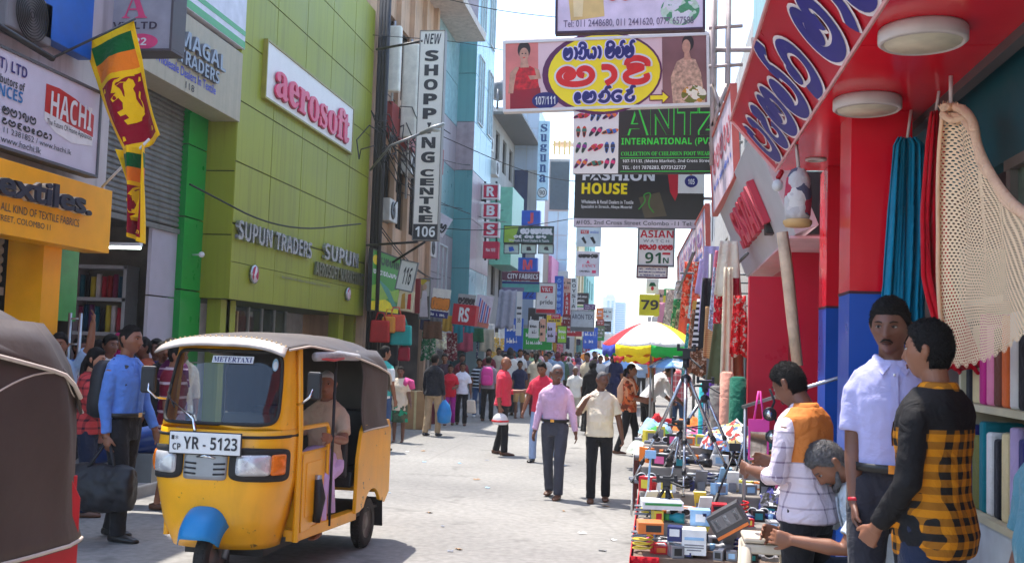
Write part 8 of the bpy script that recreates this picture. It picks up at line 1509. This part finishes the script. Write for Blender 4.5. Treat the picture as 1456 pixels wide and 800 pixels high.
for i, (x, y, Y, lb) in enumerate(((1094, 588, 6.9, 'upper black clip lamp on the display rail'), (1098, 620, 6.9, 'lower black clip lamp on the display rail'), (1130, 604, 6.8, 'black clip holder beside the clip lamps'))):
    c = PY(x, y, Y); m_ = MB().mat(BLACK); m_.tube([c+Vector((0, 0, .16)), c+Vector((.03, 0, .08)), c], .008, 6); m_.lathe(c, [(.012, .04), (.035, .02), (.045, -.02), (.04, -.025), (.01, -.02)], 14, 'y'); m_.mat(CHROME).lathe(c, [(.038, -.024), (.001, -.026)], 14, 'y'); tag(m_.build('clip_lamp'), lb, 'lamp', 'clip lamps on the display rail')
c = PY(1079, 600, 6.9); pm = thing('pink_mirror', 'pink framed mirror hanging on pink ribbon from the display rail', 'mirror', c-Vector((0, 0, .2))); m_ = MB().mat(M('hot_pink', S(232, 70, 160), .4)); m_.box(c+Vector((0, 0, -.02)), (.13, .02, .08))
for dx in (-.065, .065): m_.box(c+Vector((dx*.9, 0, -.13)), (.012, .014, .2))
m_.box(c+Vector((0, 0, -.235)), (.13, .014, .012)); m_.tube([c+Vector((-.03, 0, .02)), c+Vector((-.005, 0, .2)), c+Vector((.005, 0, .2)), c+Vector((.03, 0, .02))], .007, 6); m_.build('frame', pm); MB().mat(M('mirror_glass', S(190, 195, 180), .05, .9, var=0)).box(c+Vector((0, 0, -.135)), (.105, .006, .19)).build('glass', pm)
heap('plastic_bag', 'clear white plastic bag at the shop end of the gadget stall', 'bag', .82, 6.3, TZ, .12, .14, .26, M('clear_plastic', S(215, 220, 225), .15, var=.1), 9, .9); heap('wrapped_goods', 'colourful heap of wrapped goods at the back of the gadget stall', 'pile', .62, 8.3, tier(8.3), .26, .3, .2, blotch('wrapped_mix', [S(170, 70, 66), S(225, 225, 225), S(90, 120, 165), S(200, 180, 120), S(90, 90, 95), S(210, 205, 200)], 26), 12, .5); heap('wrapped_goods', 'heap of dark phone accessories at the shop end of the stall', 'pile', .80, 7.2, tier(7.0), .14, .26, .18, blotch('dark_mix', [(.03, .03, .03), S(90, 90, 100), S(60, 60, 120), S(200, 200, 205), (.02, .02, .02)], 30), 14, .5)
for cx, cy, z_, lb, Y in ((1092, 764, .80, 'cream plastic stool in front of the seated man', 5.68),):
    c = PY(cx, cy, Y); st = thing('plastic_stool', lb, 'stool', Vector((c.x, Y, 0))); PLC = M('pale_plastic', S(205, 190, 168), .45, var=.15); w_ = .125
    MB().mat(PLC).box((c.x, Y+.1, c.z-.015), (w_*2, w_*2, .03)).box((c.x, Y+.1, c.z-.06), (w_*2.02, w_*2.02, .05)).build('seat', st, bevel=.012)
    for sx in (-1, 1):
        for sy in (-1, 1): MB().mat(PLC).tube([(c.x+sx*w_*.85, Y+.1+sy*w_*.85, c.z-.05), (c.x+sx*w_*1.05, Y+.1+sy*w_*1.05, .0)], [.028, .02], 8).build('leg', st)
# ================================================================== UMBRELLAS
def umbrella(label, ax, ay, Y, R_, drop, cols, valance=None, pole_z=0.0, tilt=(0, 0), n=8):
    A = PY(ax, ay, Y); t = thing('umbrella', label, 'umbrella', (A.x, Y, pole_z)); tz = A.z; ti = Euler((tilt[0], tilt[1], 0)).to_matrix()
    def pt(a, f): 
        seg = 2*math.pi/n; k = (a % seg)/seg; sag = 1-.07*math.sin(math.pi*k); return Vector((A.x, Y, tz))+ti @ Vector((R_*f*sag*math.cos(a), R_*f*sag*math.sin(a), -drop*f**1.7-.06*R_*math.sin(math.pi*k)*f*.6))
    m_ = MB()
    for g_ in range(n):
        m_.mat(cols[g_ % len(cols)]); a0 = 2*math.pi*g_/n
        m_.grid(lambda u, v: pt(a0+(2*math.pi/n-.0001)*u, .02+.98*v), 6, 8)
        if valance: m_.mat(valance[g_ % len(valance)]); m_.grid(lambda u, v: pt(a0+(2*math.pi/n-.0001)*u, 1)-Vector((0, 0, (.2*R_)*v*(1+.2*math.sin(u*12)))), 8, 2)
    m_.build('canopy', t, thick=.004); MB().mat(STEEL).tube([(A.x, Y, pole_z), (A.x, Y, tz+.08)], .018, 8).build('pole', t); rb = MB().mat(STEEL)
    for g_ in range(n): rb.tube([pt(2*math.pi*g_/n, .05)-Vector((0, 0, .02)), pt(2*math.pi*g_/n, .55)-Vector((0, 0, .015)), pt(2*math.pi*g_/n, 1)-Vector((0, 0, .01))], .005, 5)
    rb.build('ribs', t); return t
UC = {k: CL('umb_'+k, v, .06) for k, v in dict(red=S(225, 40, 50), white=S(238, 236, 232), yellow=S(245, 215, 40), green=S(50, 190, 80), blue=S(50, 70, 180), orange=S(240, 140, 40), magenta=S(190, 40, 90), sky=S(120, 165, 215)).items()}
umbrella('large market umbrella of white red and yellow gores with a green valance', 927, 457, 16.4, .76, .37, [UC['blue'], UC['yellow'], UC['white'], UC['red'], UC['red'], UC['white'], UC['white'], UC['yellow']], [UC['yellow'], UC['green'], UC['orange'], UC['green'], UC['blue'], UC['yellow'], UC['green'], UC['yellow']])
umbrella('yellow green and red market umbrella behind the largest umbrella', 930, 481, 18.5, .70, .26, [UC['yellow'], UC['green'], UC['red'], UC['orange']], [UC['red'], UC['yellow']]); umbrella('blue and white printed umbrella low over the stalls', 956, 506, 15.9, .36, .17, [blotch('umb_print', [S(220, 228, 238), S(120, 165, 215), S(200, 215, 235), S(90, 130, 190)], 16), UC['sky']], None, .7)
for i, (x, y, Y, r_, cs, lb) in enumerate(((803, 506, 44, .75, ('magenta',), 'magenta umbrella over the distant crowd'), (838, 500, 52, 1.0, ('white', 'orange'), 'pale orange and white umbrella over the distant crowd'), (862, 503, 48, .9, ('white',), 'white umbrella over the distant crowd'), (905, 500, 36, .9, ('red', 'white', 'orange'), 'red white and orange umbrella near the big market umbrella'), (880, 509, 34, .8, ('sky', 'white'), 'pale blue and white umbrella in the far crowd'), (850, 496, 66, 1.2, ('sky',), 'pale blue umbrella furthest down the street'), (895, 488, 60, 1.2, ('yellow', 'blue'), 'yellow and blue umbrella behind the market umbrellas'))): umbrella(lb, x, y, Y, r_, r_*.42, [UC[k] for k in cs])
# far end of the street: low mixed roofs
for i, (x0, x1, yt, Y, cc, lb) in enumerate(((845, 872, 476, 165, S(190, 180, 175), 'low greyish building closing the distant street'), (868, 905, 483, 160, S(205, 205, 200), 'pale low building closing the distant street'), (900, 960, 470, 175, S(185, 195, 205), 'bluish low building behind the umbrellas'), (944, 962, 437, 150, S(225, 228, 232), 'white taller building behind the yellow 79 sign'))):
    a, c = PY(x0, yt, Y), PY(x1, yt, Y); bl = thing('distant_building', lb, 'building', ((a.x+c.x)/2, Y, 0)); m_ = MB().mat(M('distant_%d' % i, cc, .7, streak=.2)); m_.bx(a.x, c.x, Y, Y+10, 0, a.z); m_.bx(a.x-.3, c.x+.3, Y-.3, Y+10, a.z, a.z+.3); m_.build('wall', bl)
    w_ = MB().mat(PANE)
    for k in range(4):
        for z in np.arange(1.2, a.z-1.5, 2.6): xx = a.x+(c.x-a.x)*(k+.5)/4; w_.bx(xx-.5, xx+.5, Y-.05, Y+.02, float(z), float(z)+1.3)
    if w_.f: w_.build('window', bl)
# ------------------------------------------------------------------ hazy air
hz = MB(); hm_ = bpy.data.materials.new('haze_air'); hm_.use_nodes = True; n = hm_.node_tree.nodes; n.remove(n['Principled BSDF']); v = n.new('ShaderNodeVolumePrincipled')
v.inputs['Color'].default_value = (1, .99, .98, 1); v.inputs['Density'].default_value = .0007; v.inputs['Anisotropy'].default_value = .3; hm_.node_tree.links.new(v.outputs[0], n['Material Output'].inputs['Volume'])
hz.mat(hm_).bx(-310, 310, -70, 1350, -1, 34); o = hz.build('haze'); o['kind'] = 'stuff'
